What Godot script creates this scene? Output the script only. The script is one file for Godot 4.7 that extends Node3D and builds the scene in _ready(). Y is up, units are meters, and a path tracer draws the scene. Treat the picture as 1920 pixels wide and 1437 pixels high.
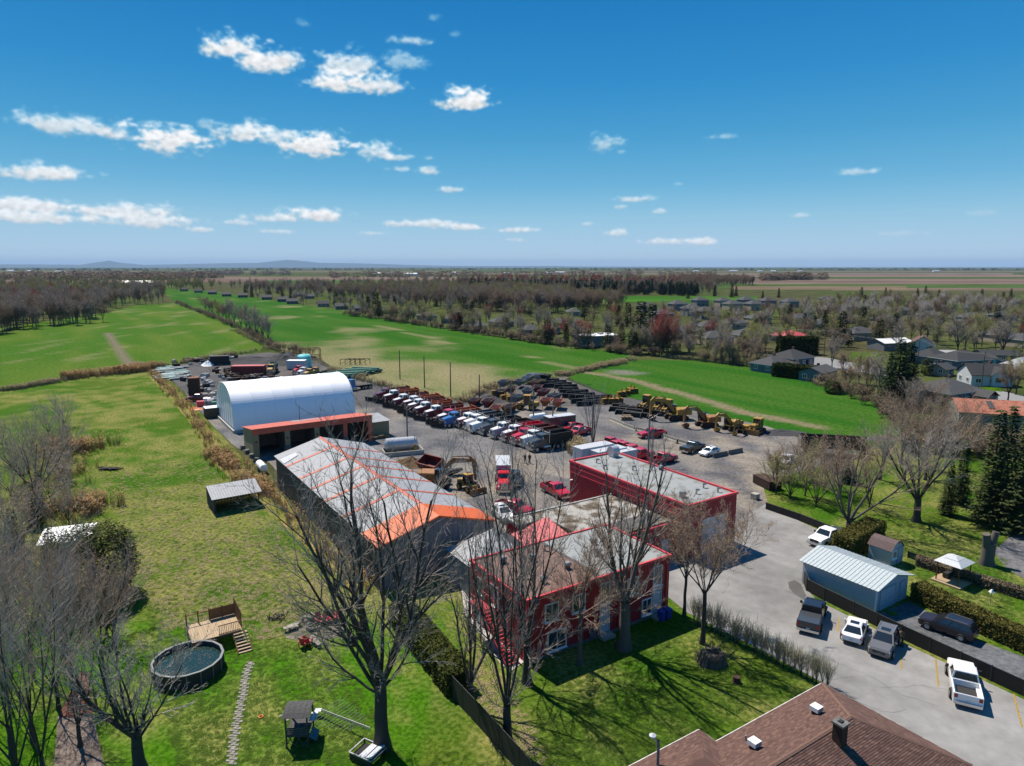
extends Node3D
# An equipment yard on the edge of a farming village, seen from about 34 m up.

const FOCAL := 1280.0
const CAM_H := 34.0
var PITCH := atan(218.0 / 1280.0)
const YARD := 0.576            # yaw of the yard's buildings (33 degrees)
var M := {}
var names := {}
var rng := RandomNumberGenerator.new()

func _ready():
	rng.seed = 77
	setup_camera_and_sky()
	make_materials()
	build_ground()
	build_buildings()
	build_village()
	build_vehicles()
	build_yard_items()
	build_garden()
	build_vegetation()

func setup_camera_and_sky():
	var cam := Camera3D.new()
	cam.name = "camera"
	add_child(cam)
	cam.position = Vector3(0, CAM_H, 0)
	cam.rotation.x = -PITCH
	cam.fov = rad_to_deg(2.0 * atan(718.5 / FOCAL))
	cam.near = 0.5
	cam.far = 90000.0
	cam.current = true
	var sun := DirectionalLight3D.new()
	sun.name = "sun"
	add_child(sun)
	sun.look_at_from_position(Vector3(-0.41, 1.0, -0.49) * 100.0, Vector3.ZERO, Vector3.UP)
	sun.light_energy = 1.6
	sun.light_angular_distance = 0.5
	sun.light_color = Color(1.0, 0.955, 0.89)
	sun.shadow_enabled = true
	var env := Environment.new()
	env.background_mode = Environment.BG_SKY
	var sm := PanoramaSkyMaterial.new()
	sm.panorama = ImageTexture.create_from_image(sky_image())
	var sky := Sky.new()
	sky.sky_material = sm
	env.sky = sky
	env.background_energy_multiplier = 0.74
	env.tonemap_mode = Environment.TONE_MAPPER_LINEAR
	env.tonemap_exposure = 1.42
	env.sdfgi_enabled = true
	env.ssao_enabled = true
	env.ssil_enabled = true
	env.fog_enabled = true
	env.fog_density = 0.000026
	env.fog_light_color = Color(0.68, 0.83, 1.0)
	var we := WorldEnvironment.new()
	we.name = "environment"
	we.environment = env
	add_child(we)

# sky: blue gradient with fair-weather clouds, in the band of directions that the photograph shows and all round
func sky_image() -> Image:
	var w := 4096
	var h := 2048
	var img := Image.create(w, h, false, Image.FORMAT_RGB8)
	var stops = [[0.0, Color8(196, 216, 230)], [0.8, Color8(188, 213, 230)], [2.0, Color8(172, 206, 228)], [4.0, Color8(146, 196, 222)], [6.5, Color8(106, 176, 215)], [10.0, Color8(72, 156, 205)], [14.0, Color8(46, 138, 199)], [20.0, Color8(28, 120, 187)], [45.0, Color8(24, 108, 170)], [90.0, Color8(22, 100, 164)]]
	for y in h:
		var el := 90.0 - (y + 0.5) * 180.0 / h
		var c: Color = Color8(150, 165, 160)
		if el >= 0.0:
			for i in stops.size() - 1:
				if el <= stops[i + 1][0]:
					var t: float = (el - stops[i][0]) / (stops[i + 1][0] - stops[i][0])
					c = stops[i][1].lerp(stops[i + 1][1], t)
					break
		img.fill_rect(Rect2i(0, y, w, 1), c)
	var nz := FastNoiseLite.new()
	nz.seed = 5
	nz.noise_type = FastNoiseLite.TYPE_SIMPLEX_SMOOTH
	nz.frequency = 0.06
	nz.fractal_octaves = 4
	nz.fractal_gain = 0.6
	# clouds of the photograph: centre x, y, half width, half height (its pixels), density
	var cl = [[440, 92, 62, 26, 1.0], [500, 118, 66, 25, 1.0], [545, 112, 40, 14, 0.8], [660, 125, 75, 26, 0.85], [640, 158, 72, 25, 1.0], [705, 158, 60, 22, 0.9], [745, 118, 55, 18, 0.55], [768, 76, 42, 10, 0.7], [872, 190, 62, 24, 1.05], [810, 34, 18, 8, 0.35], [570, 45, 16, 8, 0.3], [855, 65, 14, 6, 0.3],
		[140, 238, 95, 20, 0.85], [225, 252, 35, 14, 0.45], [318, 265, 74, 28, 1.1], [450, 248, 58, 20, 0.9], [515, 258, 50, 18, 0.85], [590, 274, 78, 26, 1.1], [705, 285, 48, 19, 0.85], [740, 296, 40, 7, 0.7], [385, 235, 20, 10, 0.45], [72, 324, 74, 16, 0.95], [800, 321, 28, 9, 0.8], [750, 318, 26, 6, 0.55], [846, 356, 32, 6, 0.7], [806, 297, 14, 5, 0.5],
		[60, 388, 85, 16, 0.95], [80, 410, 90, 12, 0.85], [235, 398, 110, 16, 0.9], [270, 416, 100, 14, 0.85], [40, 408, 60, 14, 0.6], [375, 431, 26, 5, 0.7], [590, 405, 70, 15, 1.0], [510, 410, 70, 9, 0.75], [445, 418, 30, 6, 0.6], [515, 435, 45, 5, 0.6], [800, 420, 90, 9, 0.8], [870, 427, 60, 8, 0.9], [970, 432, 50, 6, 0.8], [705, 438, 30, 4, 0.5],
		[1135, 270, 38, 18, 0.6], [1165, 285, 12, 5, 0.4], [1360, 257, 34, 5, 0.45], [1615, 323, 42, 7, 0.55], [1195, 374, 48, 7, 0.7], [1165, 388, 18, 5, 0.5], [1240, 397, 16, 5, 0.55], [1150, 438, 30, 8, 0.7], [1098, 421, 14, 4, 0.5], [1235, 454, 40, 7, 0.75], [1310, 454, 46, 9, 0.85], [1500, 405, 20, 5, 0.45], [1270, 345, 14, 4, 0.3], [965, 450, 20, 5, 0.5], [1700, 438, 40, 6, 0.25], [1840, 400, 30, 5, 0.2]]
	var list := []
	for c in cl:
		var dx: float = (c[0] - 960.0) / FOCAL
		var du: float = -(c[1] - 718.5) / FOCAL
		var d := Vector3(dx, -sin(PITCH) + du * cos(PITCH), -cos(PITCH) - du * sin(PITCH)).normalized()
		var k := w / TAU / FOCAL
		list.append([fposmod(atan2(d.x, -d.z) / TAU, 1.0) * w, (0.5 - asin(d.y) / PI) * h, c[2] * k * 0.98, c[3] * k * 0.95, c[4]])
	var r := RandomNumberGenerator.new()
	r.seed = 3
	for i in 80:
		var az := r.randf_range(42.0, 318.0)
		var el := r.randf_range(2.0, 26.0)
		var s := r.randf_range(10.0, 36.0) * (0.5 + el / 30.0)
		list.append([az / 360.0 * w, (0.5 - el / 180.0) * h, s, s * 0.28, r.randf_range(0.5, 1.0)])
	for c in list:
		for y in range(maxi(0, int(c[1] - c[3] * 2.0) - 1), mini(h / 2 - 1, int(c[1] + c[3] * 2.0) + 2)):
			for x in range(int(c[0] - c[2] * 1.6) - 1, int(c[0] + c[2] * 1.6) + 2):
				var fx: float = (x + 0.5 - c[0]) / c[2]
				var fy: float = (y + 0.5 - c[1]) / c[3]
				fy *= 1.25 if fy > 0.0 else 0.85          # flat bases
				var n := nz.get_noise_2d(x * 0.62, y * 1.25)
				var n2 := nz.get_noise_2d(x * 1.9 + 500.0, y * 3.2)
				var v: float = 1.0 - sqrt(fx * fx + fy * fy) + n * 0.62 + n2 * 0.3
				var a: float = smoothstep(0.0, 0.7, v) * c[4]
				if a <= 0.003:
					continue
				var lit: float = clampf(0.93 - fy * 0.10 + n2 * 0.12, 0.74, 1.0)
				var cc := Color(lit * 0.985, lit * 0.992, lit)
				var px := posmod(x, w)
				img.set_pixel(px, y, img.get_pixel(px, y).lerp(cc, minf(a, 1.0)))
	return img

# ------------------------------------------------------------------ helpers
# the point at height hh that lies in the direction of a pixel of the photograph
func G(px: float, py: float, hh := 0.0) -> Vector3:
	var dx := (px - 960.0) / FOCAL
	var du := -(py - 718.5) / FOCAL
	var d := Vector3(dx, -sin(PITCH) + du * cos(PITCH), -cos(PITCH) - du * sin(PITCH))
	return Vector3(0, CAM_H, 0) + d * ((hh - CAM_H) / d.y)

class MB:
	var v := PackedVector3Array()
	var n := PackedVector3Array()
	var c := PackedColorArray()
	var col := Color(1, 1, 1)
	var colored := false
	func tri(a: Vector3, b: Vector3, d: Vector3):      # counter-clockwise seen from outside
		var nn := (b - a).cross(d - a).normalized()
		v.append(a); v.append(d); v.append(b)
		n.append(nn); n.append(nn); n.append(nn)
		if colored:
			c.append(col); c.append(col); c.append(col)
	func quad(a: Vector3, b: Vector3, d: Vector3, e: Vector3):
		tri(a, b, d)
		tri(a, d, e)
	func tri_n(a: Vector3, b: Vector3, d: Vector3, na: Vector3, nb: Vector3, nd: Vector3):
		v.append(a); v.append(d); v.append(b)
		n.append(na); n.append(nd); n.append(nb)
		if colored:
			c.append(col); c.append(col); c.append(col)
	# a box; top = how much smaller the top is (x, z), base centre when up is true
	func box(p: Vector3, s: Vector3, b := Basis.IDENTITY, top := Vector2(1, 1), shift := Vector2.ZERO):
		var h := s * 0.5
		var q := []
		for k in 8:
			var sy := 1.0 if k >= 4 else -1.0
			var sx := -1.0 if (k % 4 == 0 or k % 4 == 3) else 1.0
			var sz := -1.0 if k % 4 < 2 else 1.0
			var f := top if sy > 0 else Vector2(1, 1)
			var sh := shift if sy > 0 else Vector2.ZERO
			q.append(p + b * Vector3(sx * h.x * f.x + sh.x, sy * h.y, sz * h.z * f.y + sh.y))
		quad(q[3], q[2], q[1], q[0]) ; quad(q[4], q[5], q[6], q[7])
		quad(q[0], q[1], q[5], q[4]) ; quad(q[2], q[3], q[7], q[6])
		quad(q[1], q[2], q[6], q[5]) ; quad(q[3], q[0], q[4], q[7])
	# box with chamfered vertical and top edges
	func cbox(p: Vector3, s: Vector3, e: float, b := Basis.IDENTITY):
		var hx := s.x * 0.5
		var hz := s.z * 0.5
		var ring := func(y: float, k: float) -> Array:
			var o := []
			for q in [[-hx + k, -hz + k + e], [-hx + k + e, -hz + k], [hx - k - e, -hz + k], [hx - k, -hz + k + e], [hx - k, hz - k - e], [hx - k - e, hz - k], [-hx + k + e, hz - k], [-hx + k, hz - k - e]]:
				o.append(p + b * Vector3(q[0], y, q[1]))
			return o
		loft([ring.call(-s.y * 0.5, 0.0), ring.call(s.y * 0.5 - e, 0.0), ring.call(s.y * 0.5, e * 0.8)], true)
	# rings of equal length joined; caps close the ends
	func loft(rings: Array, caps := true):
		var m: int = rings[0].size()
		for i in rings.size() - 1:
			for k in m:
				var k2 := (k + 1) % m
				quad(rings[i][k], rings[i + 1][k], rings[i + 1][k2], rings[i][k2])
		if caps:
			for q in [[rings[0], false], [rings[rings.size() - 1], true]]:
				var cen := Vector3.ZERO
				for pt in q[0]:
					cen += pt
				cen /= m
				for k in m:
					if q[1]:
						tri(cen, q[0][(k + 1) % m], q[0][k])
					else:
						tri(cen, q[0][k], q[0][(k + 1) % m])
	# a flat outline (x, y) pushed from z0 to z1
	func extrude(pts: PackedVector2Array, z0: float, z1: float, xf := Transform3D.IDENTITY):
		var ix := Geometry2D.triangulate_polygon(pts)
		var ccw := not Geometry2D.is_polygon_clockwise(pts)
		for i in range(0, ix.size(), 3):
			var a := pts[ix[i]]
			var b := pts[ix[i + 1]]
			var d := pts[ix[i + 2]]
			tri(xf * Vector3(a.x, a.y, z1), xf * Vector3(b.x, b.y, z1), xf * Vector3(d.x, d.y, z1))
			tri(xf * Vector3(a.x, a.y, z0), xf * Vector3(d.x, d.y, z0), xf * Vector3(b.x, b.y, z0))
		for i in pts.size():
			var a := pts[i]
			var b := pts[(i + 1) % pts.size()]
			if ccw:
				quad(xf * Vector3(a.x, a.y, z1), xf * Vector3(a.x, a.y, z0), xf * Vector3(b.x, b.y, z0), xf * Vector3(b.x, b.y, z1))
			else:
				quad(xf * Vector3(b.x, b.y, z1), xf * Vector3(b.x, b.y, z0), xf * Vector3(a.x, a.y, z0), xf * Vector3(a.x, a.y, z1))
	func tube(a: Vector3, b: Vector3, r0: float, r1: float, sides := 8, caps := false):
		var d := (b - a).normalized()
		var x := d.cross(Vector3(0.31, 0.95, 0.02) if absf(d.y) < 0.9 else Vector3.RIGHT).normalized()
		var y := d.cross(x)
		for k in sides:
			var t0 := TAU * k / sides
			var t1 := TAU * (k + 1) / sides
			var n0 := x * cos(t0) + y * sin(t0)
			var n1 := x * cos(t1) + y * sin(t1)
			tri_n(a + n0 * r0, a + n1 * r0, b + n1 * r1, n0, n1, n1)
			tri_n(a + n0 * r0, b + n1 * r1, b + n0 * r1, n0, n1, n0)
			if caps:
				tri(a, a + n1 * r0, a + n0 * r0)
				tri(b, b + n0 * r1, b + n1 * r1)
	func twig(a: Vector3, b: Vector3, r0: float, r1: float):      # three-sided
		var d := (b - a).normalized()
		var x := d.cross(Vector3(0.31, 0.95, 0.02) if absf(d.y) < 0.9 else Vector3.RIGHT).normalized()
		var y := d.cross(x) * 0.866
		var e := [x, y - x * 0.5, -y - x * 0.5]
		for k in 3:
			var n0: Vector3 = e[k]
			var n1: Vector3 = e[(k + 1) % 3]
			var p := a + n0 * r0
			var q := b + n1 * r1
			v.append(p); v.append(q); v.append(a + n1 * r0); v.append(p); v.append(b + n0 * r1); v.append(q)
			n.append(n0); n.append(n1); n.append(n1); n.append(n0); n.append(n0); n.append(n1)
	# profile (radius, height) turned round the y axis of xf
	func lathe(pr: Array, sides := 16, xf := Transform3D.IDENTITY):
		for i in pr.size() - 1:
			var a: Vector2 = pr[i]
			var b: Vector2 = pr[i + 1]
			var dn := Vector2(b.y - a.y, a.x - b.x).normalized()
			for k in sides:
				var t0 := TAU * k / sides
				var t1 := TAU * (k + 1) / sides
				var c0 := Vector3(cos(t0), 0, -sin(t0))
				var c1 := Vector3(cos(t1), 0, -sin(t1))
				var n0 := (xf.basis * (c0 * dn.x + Vector3.UP * dn.y)).normalized()
				var n1 := (xf.basis * (c1 * dn.x + Vector3.UP * dn.y)).normalized()
				var p00 := xf * (c0 * a.x + Vector3.UP * a.y)
				var p01 := xf * (c1 * a.x + Vector3.UP * a.y)
				var p10 := xf * (c0 * b.x + Vector3.UP * b.y)
				var p11 := xf * (c1 * b.x + Vector3.UP * b.y)
				if a.x > 0.0001:
					tri_n(p00, p01, p11, n0, n1, n1)
				if b.x > 0.0001:
					tri_n(p00, p11, p10, n0, n1, n0)
	func mesh() -> ArrayMesh:
		var ar := []
		ar.resize(Mesh.ARRAY_MAX)
		ar[Mesh.ARRAY_VERTEX] = v
		ar[Mesh.ARRAY_NORMAL] = n
		if colored:
			ar[Mesh.ARRAY_COLOR] = c
		var m := ArrayMesh.new()
		m.add_surface_from_arrays(Mesh.PRIMITIVE_TRIANGLES, ar)
		return m

func numbered(called: String) -> String:
	var k: int = names.get(called, 0)
	names[called] = k + 1
	return called if k == 0 else "%s_%03d" % [called, k]

func tag(o: Node, label: String, category: String, group := "", kind := ""):
	if label != "":
		o.set_meta("label", label)
	if category != "":
		o.set_meta("category", category)
	if group != "":
		o.set_meta("group", group)
	if kind != "":
		o.set_meta("kind", kind)

# one named mesh; a child of parent, or top-level
func part(mb: MB, called: String, mat: Material, parent: Node = null) -> MeshInstance3D:
	return part_mesh(mb.mesh(), called, mat, parent)

func part_mesh(me: Mesh, called: String, mat: Material, parent: Node = null) -> MeshInstance3D:
	var o := MeshInstance3D.new()
	o.mesh = me
	o.material_override = mat
	if parent == null:
		o.name = numbered(called)
		add_child(o)
	else:
		o.name = called
		parent.add_child(o, true)
	return o

func thing(called: String, label: String, category: String, at := Vector3.ZERO, turn := 0.0, group := "") -> Node3D:
	var o := Node3D.new()
	o.name = numbered(called)
	add_child(o)
	o.position = at
	o.rotation.y = turn
	tag(o, label, category, group)
	return o

func copy(src: Node3D, at: Vector3, turn := 0.0, label := "", group := "") -> Node3D:
	var o: Node3D = src.duplicate()
	var base := String(src.name)
	if base.length() > 4 and base.substr(base.length() - 3).is_valid_int():
		base = base.substr(0, base.length() - 4)
	o.name = numbered(base)
	add_child(o)
	o.position = at
	o.rotation.y = turn
	if label != "":
		o.set_meta("label", label)
	if group != "":
		o.set_meta("group", group)
	return o

func one_box(called: String, mat: Material, p: Vector3, s: Vector3, parent: Node, b := Basis.IDENTITY) -> MeshInstance3D:
	var m := MB.new()
	m.box(p, s, b)
	return part(m, called, mat, parent)

# ------------------------------------------------------------------ materials
func lin(r: float, g: float, b: float) -> Color:
	return Color(r, g, b).linear_to_srgb()

func noise_tex(freq: float, dark: float, oct := 4, sz := 512, sd := 1, kind := FastNoiseLite.TYPE_SIMPLEX_SMOOTH) -> NoiseTexture2D:
	var f := FastNoiseLite.new()
	f.seed = sd
	f.frequency = freq
	f.noise_type = kind
	f.fractal_octaves = oct
	f.fractal_gain = 0.62
	var g := Gradient.new()
	g.set_color(0, Color(dark, dark, dark))
	g.set_color(1, Color(1, 1, 1))
	var t := NoiseTexture2D.new()
	t.width = sz
	t.height = sz
	t.seamless = true
	t.noise = f
	t.color_ramp = g
	return t

func ramp_tex(freq: float, cols: Array, oct := 5, sz := 512, sd := 1) -> NoiseTexture2D:
	var t := noise_tex(freq, 0.0, oct, sz, sd)
	var g := Gradient.new()
	g.offsets = PackedFloat32Array()
	g.colors = PackedColorArray()
	var off := PackedFloat32Array()
	var cc := PackedColorArray()
	for k in cols:
		off.append(k[0])
		cc.append(k[1])
	g.offsets = off
	g.colors = cc
	t.color_ramp = g
	return t

func mat(c: Color, rough := 0.8, metal := 0.0, tex: Texture2D = null, scale := 1.0) -> StandardMaterial3D:
	var m := StandardMaterial3D.new()
	m.albedo_color = c
	m.roughness = rough
	m.metallic = metal
	if tex:
		m.albedo_texture = tex
		m.uv1_triplanar = true
		m.uv1_world_triplanar = true
		m.uv1_scale = Vector3.ONE * scale
	return m

func make_materials():
	var grain := noise_tex(0.03, 0.72, 4, 512, 2)
	var dirt := noise_tex(0.012, 0.55, 5, 512, 3)
	var soft := noise_tex(0.012, 0.78, 5, 512, 6)
	var fine := noise_tex(0.09, 0.45, 3, 512, 4)
	var leafy := noise_tex(0.05, 0.5, 3, 512, 9)
	M.grain = grain
	# ground: the mesh carries the large patches in its vertex colours, the texture the blades
	var gt := ramp_tex(0.045, [[0.0, Color(0.52, 0.6, 0.42)], [0.38, Color(0.71, 0.78, 0.56)], [0.52, Color(0.80, 0.86, 0.62)], [0.66, Color(0.94, 0.93, 0.80)], [1.0, Color(1.0, 0.97, 0.92)]], 8, 1024, 11)
	M.grass = mat(Color(1, 1, 1), 0.95, 0.0, gt, 0.038)
	M.grass.vertex_color_use_as_albedo = true
	M.field = mat(Color(1, 1, 1), 0.95, 0.0, noise_tex(0.03, 0.66, 5, 1024, 12), 0.025)
	M.field.vertex_color_use_as_albedo = true
	M.land = mat(Color(1, 1, 1), 1.0, 0.0, noise_tex(0.02, 0.6, 5, 512, 13), 0.004)
	M.land.vertex_color_use_as_albedo = true
	M.gravel = mat(Color(1, 1, 1), 0.92, 0.0, noise_tex(0.03, 0.66, 6, 1024, 14), 0.045)
	M.gravel.vertex_color_use_as_albedo = true
	M.asphalt = mat(Color(1, 1, 1), 0.85, 0.0, noise_tex(0.012, 0.86, 7, 1024, 15), 0.05)
	M.asphalt.vertex_color_use_as_albedo = true
	for k in [M.grass, M.field, M.land, M.gravel]:
		k.metallic_specular = 0.12
	M.line = mat(lin(0.50, 0.34, 0.06), 0.8, 0.0, dirt, 0.9)
	M.concrete = mat(lin(0.42, 0.41, 0.38), 0.85, 0.0, soft, 0.4)
	M.barrier = mat(lin(0.50, 0.47, 0.40), 0.85, 0.0, dirt, 0.5)
	M.dark_concrete = mat(lin(0.2, 0.2, 0.2), 0.85, 0.0, dirt, 0.5)
	# buildings
	M.fabric = mat(lin(0.84, 0.86, 0.89), 0.5)
	M.fabric.backlight = Color(0.3, 0.3, 0.32)
	M.orange = mat(lin(0.78, 0.15, 0.03), 0.55, 0.0, grain, 0.2)
	M.vermilion = mat(lin(0.60, 0.115, 0.065), 0.55, 0.0, soft, 0.12)
	M.stripe = mat(lin(0.62, 0.12, 0.06), 0.55, 0.0, grain, 0.2)
	M.roof_grey = mat(lin(0.35, 0.37, 0.40), 0.65, 0.0, soft, 0.25)
	M.roof_galv = mat(lin(0.31, 0.335, 0.37), 0.6, 0.0, soft, 0.22)
	M.shed_wall = mat(lin(0.16, 0.13, 0.10), 0.85, 0.0, dirt, 0.3)
	M.shed_front = mat(lin(0.24, 0.24, 0.255), 0.85, 0.0, soft, 0.25)
	M.tan = mat(lin(0.36, 0.30, 0.17), 0.8, 0.0, grain, 0.3)
	M.dark = mat(lin(0.018, 0.018, 0.02), 0.9)
	M.bay_wall = mat(lin(0.30, 0.29, 0.27), 0.9, 0.0, dirt, 0.4)
	M.red_siding = mat(lin(0.44, 0.018, 0.034), 0.55, 0.0, grain, 0.3)
	M.red_trim = mat(lin(0.58, 0.045, 0.06), 0.5)
	M.red_roof = mat(lin(0.62, 0.10, 0.11), 0.5, 0.0, grain, 0.2)
	M.flat_roof = mat(lin(0.27, 0.285, 0.29), 0.9, 0.0, ramp_tex(0.012, [[0.0, Color(0.62, 0.58, 0.5)], [0.25, Color(0.86, 0.85, 0.83)], [0.5, Color(0.95, 0.96, 0.96)], [1.0, Color(1, 1, 1)]], 5, 512, 21), 0.06)
	M.flat_roof_old = mat(lin(0.33, 0.32, 0.30), 0.95, 0.0, ramp_tex(0.012, [[0.0, Color(0.30, 0.23, 0.15)], [0.4, Color(0.62, 0.58, 0.52)], [0.58, Color(0.95, 0.95, 0.95)], [1.0, Color(1, 1, 1)]], 5, 512, 22), 0.05)
	M.flat_roof_brown = mat(lin(0.20, 0.125, 0.105), 0.95, 0.0, soft, 0.2)
	M.flat_roof_dark = mat(lin(0.17, 0.16, 0.16), 0.95, 0.0, dirt, 0.2)
	M.shingle = mat(lin(0.20, 0.105, 0.083), 0.92, 0.0, fine, 0.5)
	M.shingle_b = mat(lin(0.275, 0.155, 0.118), 0.92, 0.0, fine, 0.5)
	M.shingle_c = mat(lin(0.145, 0.074, 0.06), 0.92, 0.0, fine, 0.5)
	M.shingle_grey = mat(lin(0.10, 0.105, 0.115), 0.92, 0.0, fine, 0.3)
	M.shingle_dark = mat(lin(0.055, 0.06, 0.068), 0.92, 0.0, fine, 0.3)
	M.shingle_mauve = mat(lin(0.19, 0.13, 0.13), 0.92, 0.0, dirt, 0.7)
	M.rust_roof = mat(lin(0.36, 0.15, 0.10), 0.8, 0.1, ramp_tex(0.012, [[0.0, Color(0.6, 0.5, 0.45)], [0.5, Color(1, 0.9, 0.85)], [0.62, Color(1.0, 1.0, 1.0)], [1.0, Color(0.9, 1.0, 1.0)]], 4, 512, 23), 0.1)
	M.garage_roof = mat(lin(0.54, 0.62, 0.65), 0.5, 0.0, grain, 0.3)
	M.white = mat(lin(0.74, 0.75, 0.76), 0.55)
	M.white_wall = mat(lin(0.62, 0.66, 0.70), 0.6, 0.0, grain, 0.4)
	M.blue_wall = mat(lin(0.46, 0.55, 0.64), 0.6, 0.0, grain, 0.4)
	M.house_blue = mat(lin(0.11, 0.16, 0.20), 0.7, 0.0, grain, 0.3)
	M.house_grey = mat(lin(0.22, 0.23, 0.24), 0.7, 0.0, grain, 0.3)
	M.house_brick = mat(lin(0.25, 0.12, 0.09), 0.8, 0.0, fine, 0.4)
	M.house_beige = mat(lin(0.42, 0.36, 0.28), 0.8, 0.0, grain, 0.3)
	M.block_wall = mat(lin(0.30, 0.30, 0.27), 0.9, 0.0, dirt, 0.3)
	M.window = mat(lin(0.03, 0.045, 0.06), 0.08)
	M.window.metallic_specular = 0.8
	M.door_white = mat(lin(0.62, 0.66, 0.72), 0.5, 0.0, grain, 0.5)
	M.fence_black = mat(lin(0.016, 0.016, 0.017), 0.85, 0.0, fine, 0.8)
	M.fence_dark = mat(lin(0.022, 0.026, 0.02), 0.8, 0.0, grain, 0.5)
	M.post_black = mat(lin(0.02, 0.02, 0.02), 0.6)
	M.galv = mat(lin(0.45, 0.46, 0.47), 0.4, 0.5, grain, 0.6)
	M.tank = mat(lin(0.60, 0.62, 0.65), 0.32, 0.35, soft, 0.3)
	M.wood_pole = mat(lin(0.13, 0.11, 0.09), 0.9, 0.0, grain, 0.8)
	M.grey_pole = mat(lin(0.24, 0.23, 0.22), 0.85, 0.0, grain, 0.8)
	M.deck = mat(lin(0.52, 0.39, 0.25), 0.8, 0.0, grain, 0.9)
	M.deck_b = mat(lin(0.46, 0.34, 0.21), 0.8, 0.0, grain, 0.9)
	M.deck_wall = mat(lin(0.19, 0.088, 0.036), 0.8, 0.0, grain, 0.9)
	M.old_wood = mat(lin(0.16, 0.12, 0.085), 0.9, 0.0, dirt, 0.7)
	M.grey_wood = mat(lin(0.10, 0.10, 0.105), 0.9, 0.0, dirt, 0.8)
	M.paver = mat(lin(0.42, 0.39, 0.35), 0.9, 0.0, dirt, 0.9)
	M.paver_b = mat(lin(0.36, 0.335, 0.31), 0.9, 0.0, dirt, 0.9)
	M.pool_wall = mat(lin(0.045, 0.042, 0.042), 0.7, 0.0, grain, 0.5)
	M.pool_liner = mat(lin(0.02, 0.055, 0.075), 0.6, 0.0, grain, 0.5)
	M.pool_rim = mat(lin(0.13, 0.14, 0.15), 0.5)
	M.water = mat(lin(0.012, 0.035, 0.033), 0.05)
	M.water.metallic_specular = 0.6
	M.debris = mat(lin(0.13, 0.10, 0.06), 0.9)
	# vehicles
	for k in [["paint_white", 0.72, 0.73, 0.74], ["paint_black", 0.012, 0.012, 0.014], ["paint_navy", 0.012, 0.017, 0.026], ["paint_grey", 0.12, 0.12, 0.125], ["paint_silver", 0.40, 0.41, 0.42], ["paint_red", 0.46, 0.012, 0.03], ["paint_bright_red", 0.60, 0.018, 0.03], ["paint_maroon", 0.13, 0.010, 0.018], ["paint_blue", 0.03, 0.14, 0.38], ["paint_purple_grey", 0.30, 0.27, 0.36], ["paint_dark_grey", 0.05, 0.055, 0.06], ["paint_plum", 0.020, 0.013, 0.018]]:
		var m := mat(lin(k[1], k[2], k[3]), 0.32)
		m.clearcoat_enabled = true
		m.clearcoat = 0.6
		m.clearcoat_roughness = 0.08
		M[k[0]] = m
	M.glass = mat(lin(0.015, 0.02, 0.025), 0.06)
	M.glass.metallic_specular = 0.85
	M.tyre = mat(lin(0.018, 0.018, 0.018), 0.9)
	M.rim = mat(lin(0.42, 0.42, 0.43), 0.35, 0.6)
	M.chrome = mat(lin(0.6, 0.61, 0.62), 0.2, 0.85)
	M.black_plastic = mat(lin(0.02, 0.02, 0.02), 0.7)
	M.chassis = mat(lin(0.025, 0.024, 0.023), 0.8)
	M.lamp = mat(lin(0.65, 0.66, 0.66), 0.15)
	M.tail = mat(lin(0.30, 0.012, 0.01), 0.25)
	M.plate = mat(lin(0.55, 0.57, 0.6), 0.5)
	M.yellow = mat(lin(0.60, 0.34, 0.045), 0.55, 0.0, dirt, 0.4)
	M.cat_yellow = mat(lin(0.52, 0.31, 0.05), 0.6, 0.0, dirt, 0.4)
	M.digger_orange = mat(lin(0.46, 0.21, 0.06), 0.6, 0.0, dirt, 0.4)
	M.rust = mat(lin(0.30, 0.12, 0.05), 0.9, 0.0, dirt, 0.4)
	M.rust_dark = mat(lin(0.075, 0.034, 0.022), 0.9, 0.0, dirt, 0.4)
	M.box_orange = mat(lin(0.60, 0.13, 0.03), 0.7, 0.0, dirt, 0.35)
	M.box_red = mat(lin(0.24, 0.03, 0.025), 0.75, 0.0, dirt, 0.35)
	M.box_grey = mat(lin(0.19, 0.20, 0.22), 0.7, 0.1, dirt, 0.35)
	M.box_black = mat(lin(0.025, 0.025, 0.027), 0.7, 0.0, dirt, 0.35)
	M.plow_black = mat(lin(0.02, 0.021, 0.024), 0.6, 0.0, dirt, 0.4)
	M.track = mat(lin(0.035, 0.03, 0.027), 0.9, 0.0, dirt, 0.5)
	M.teal = mat(lin(0.025, 0.24, 0.19), 0.6, 0.0, dirt, 0.4)
	M.teal_pale = mat(lin(0.36, 0.58, 0.56), 0.6, 0.0, dirt, 0.4)
	M.cyan = mat(lin(0.12, 0.52, 0.55), 0.5)
	M.pallet = mat(lin(0.30, 0.22, 0.13), 0.9, 0.0, dirt, 0.6)
	M.stone = mat(lin(0.24, 0.24, 0.24), 0.95, 0.0, fine, 0.4)
	M.dark_gravel = mat(lin(0.075, 0.077, 0.085), 0.95, 0.0, fine, 0.3)
	M.soil = mat(lin(0.23, 0.135, 0.06), 0.95, 0.0, fine, 0.3)
	M.trailer_white = mat(lin(0.66, 0.69, 0.74), 0.4, 0.0, grain, 0.3)
	M.plastic_red = mat(lin(0.45, 0.04, 0.06), 0.5)
	M.plastic_orange = mat(lin(0.70, 0.16, 0.03), 0.5)
	M.blue_bin = mat(lin(0.02, 0.05, 0.30), 0.5)
	M.green_net = mat(lin(0.03, 0.10, 0.075), 0.8, 0.0, fine, 0.6)
	M.cloth_black = mat(lin(0.014, 0.014, 0.016), 0.95)
	M.cloth_brown = mat(lin(0.09, 0.06, 0.04), 0.95)
	M.cloth_jeans = mat(lin(0.03, 0.04, 0.06), 0.95)
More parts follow.
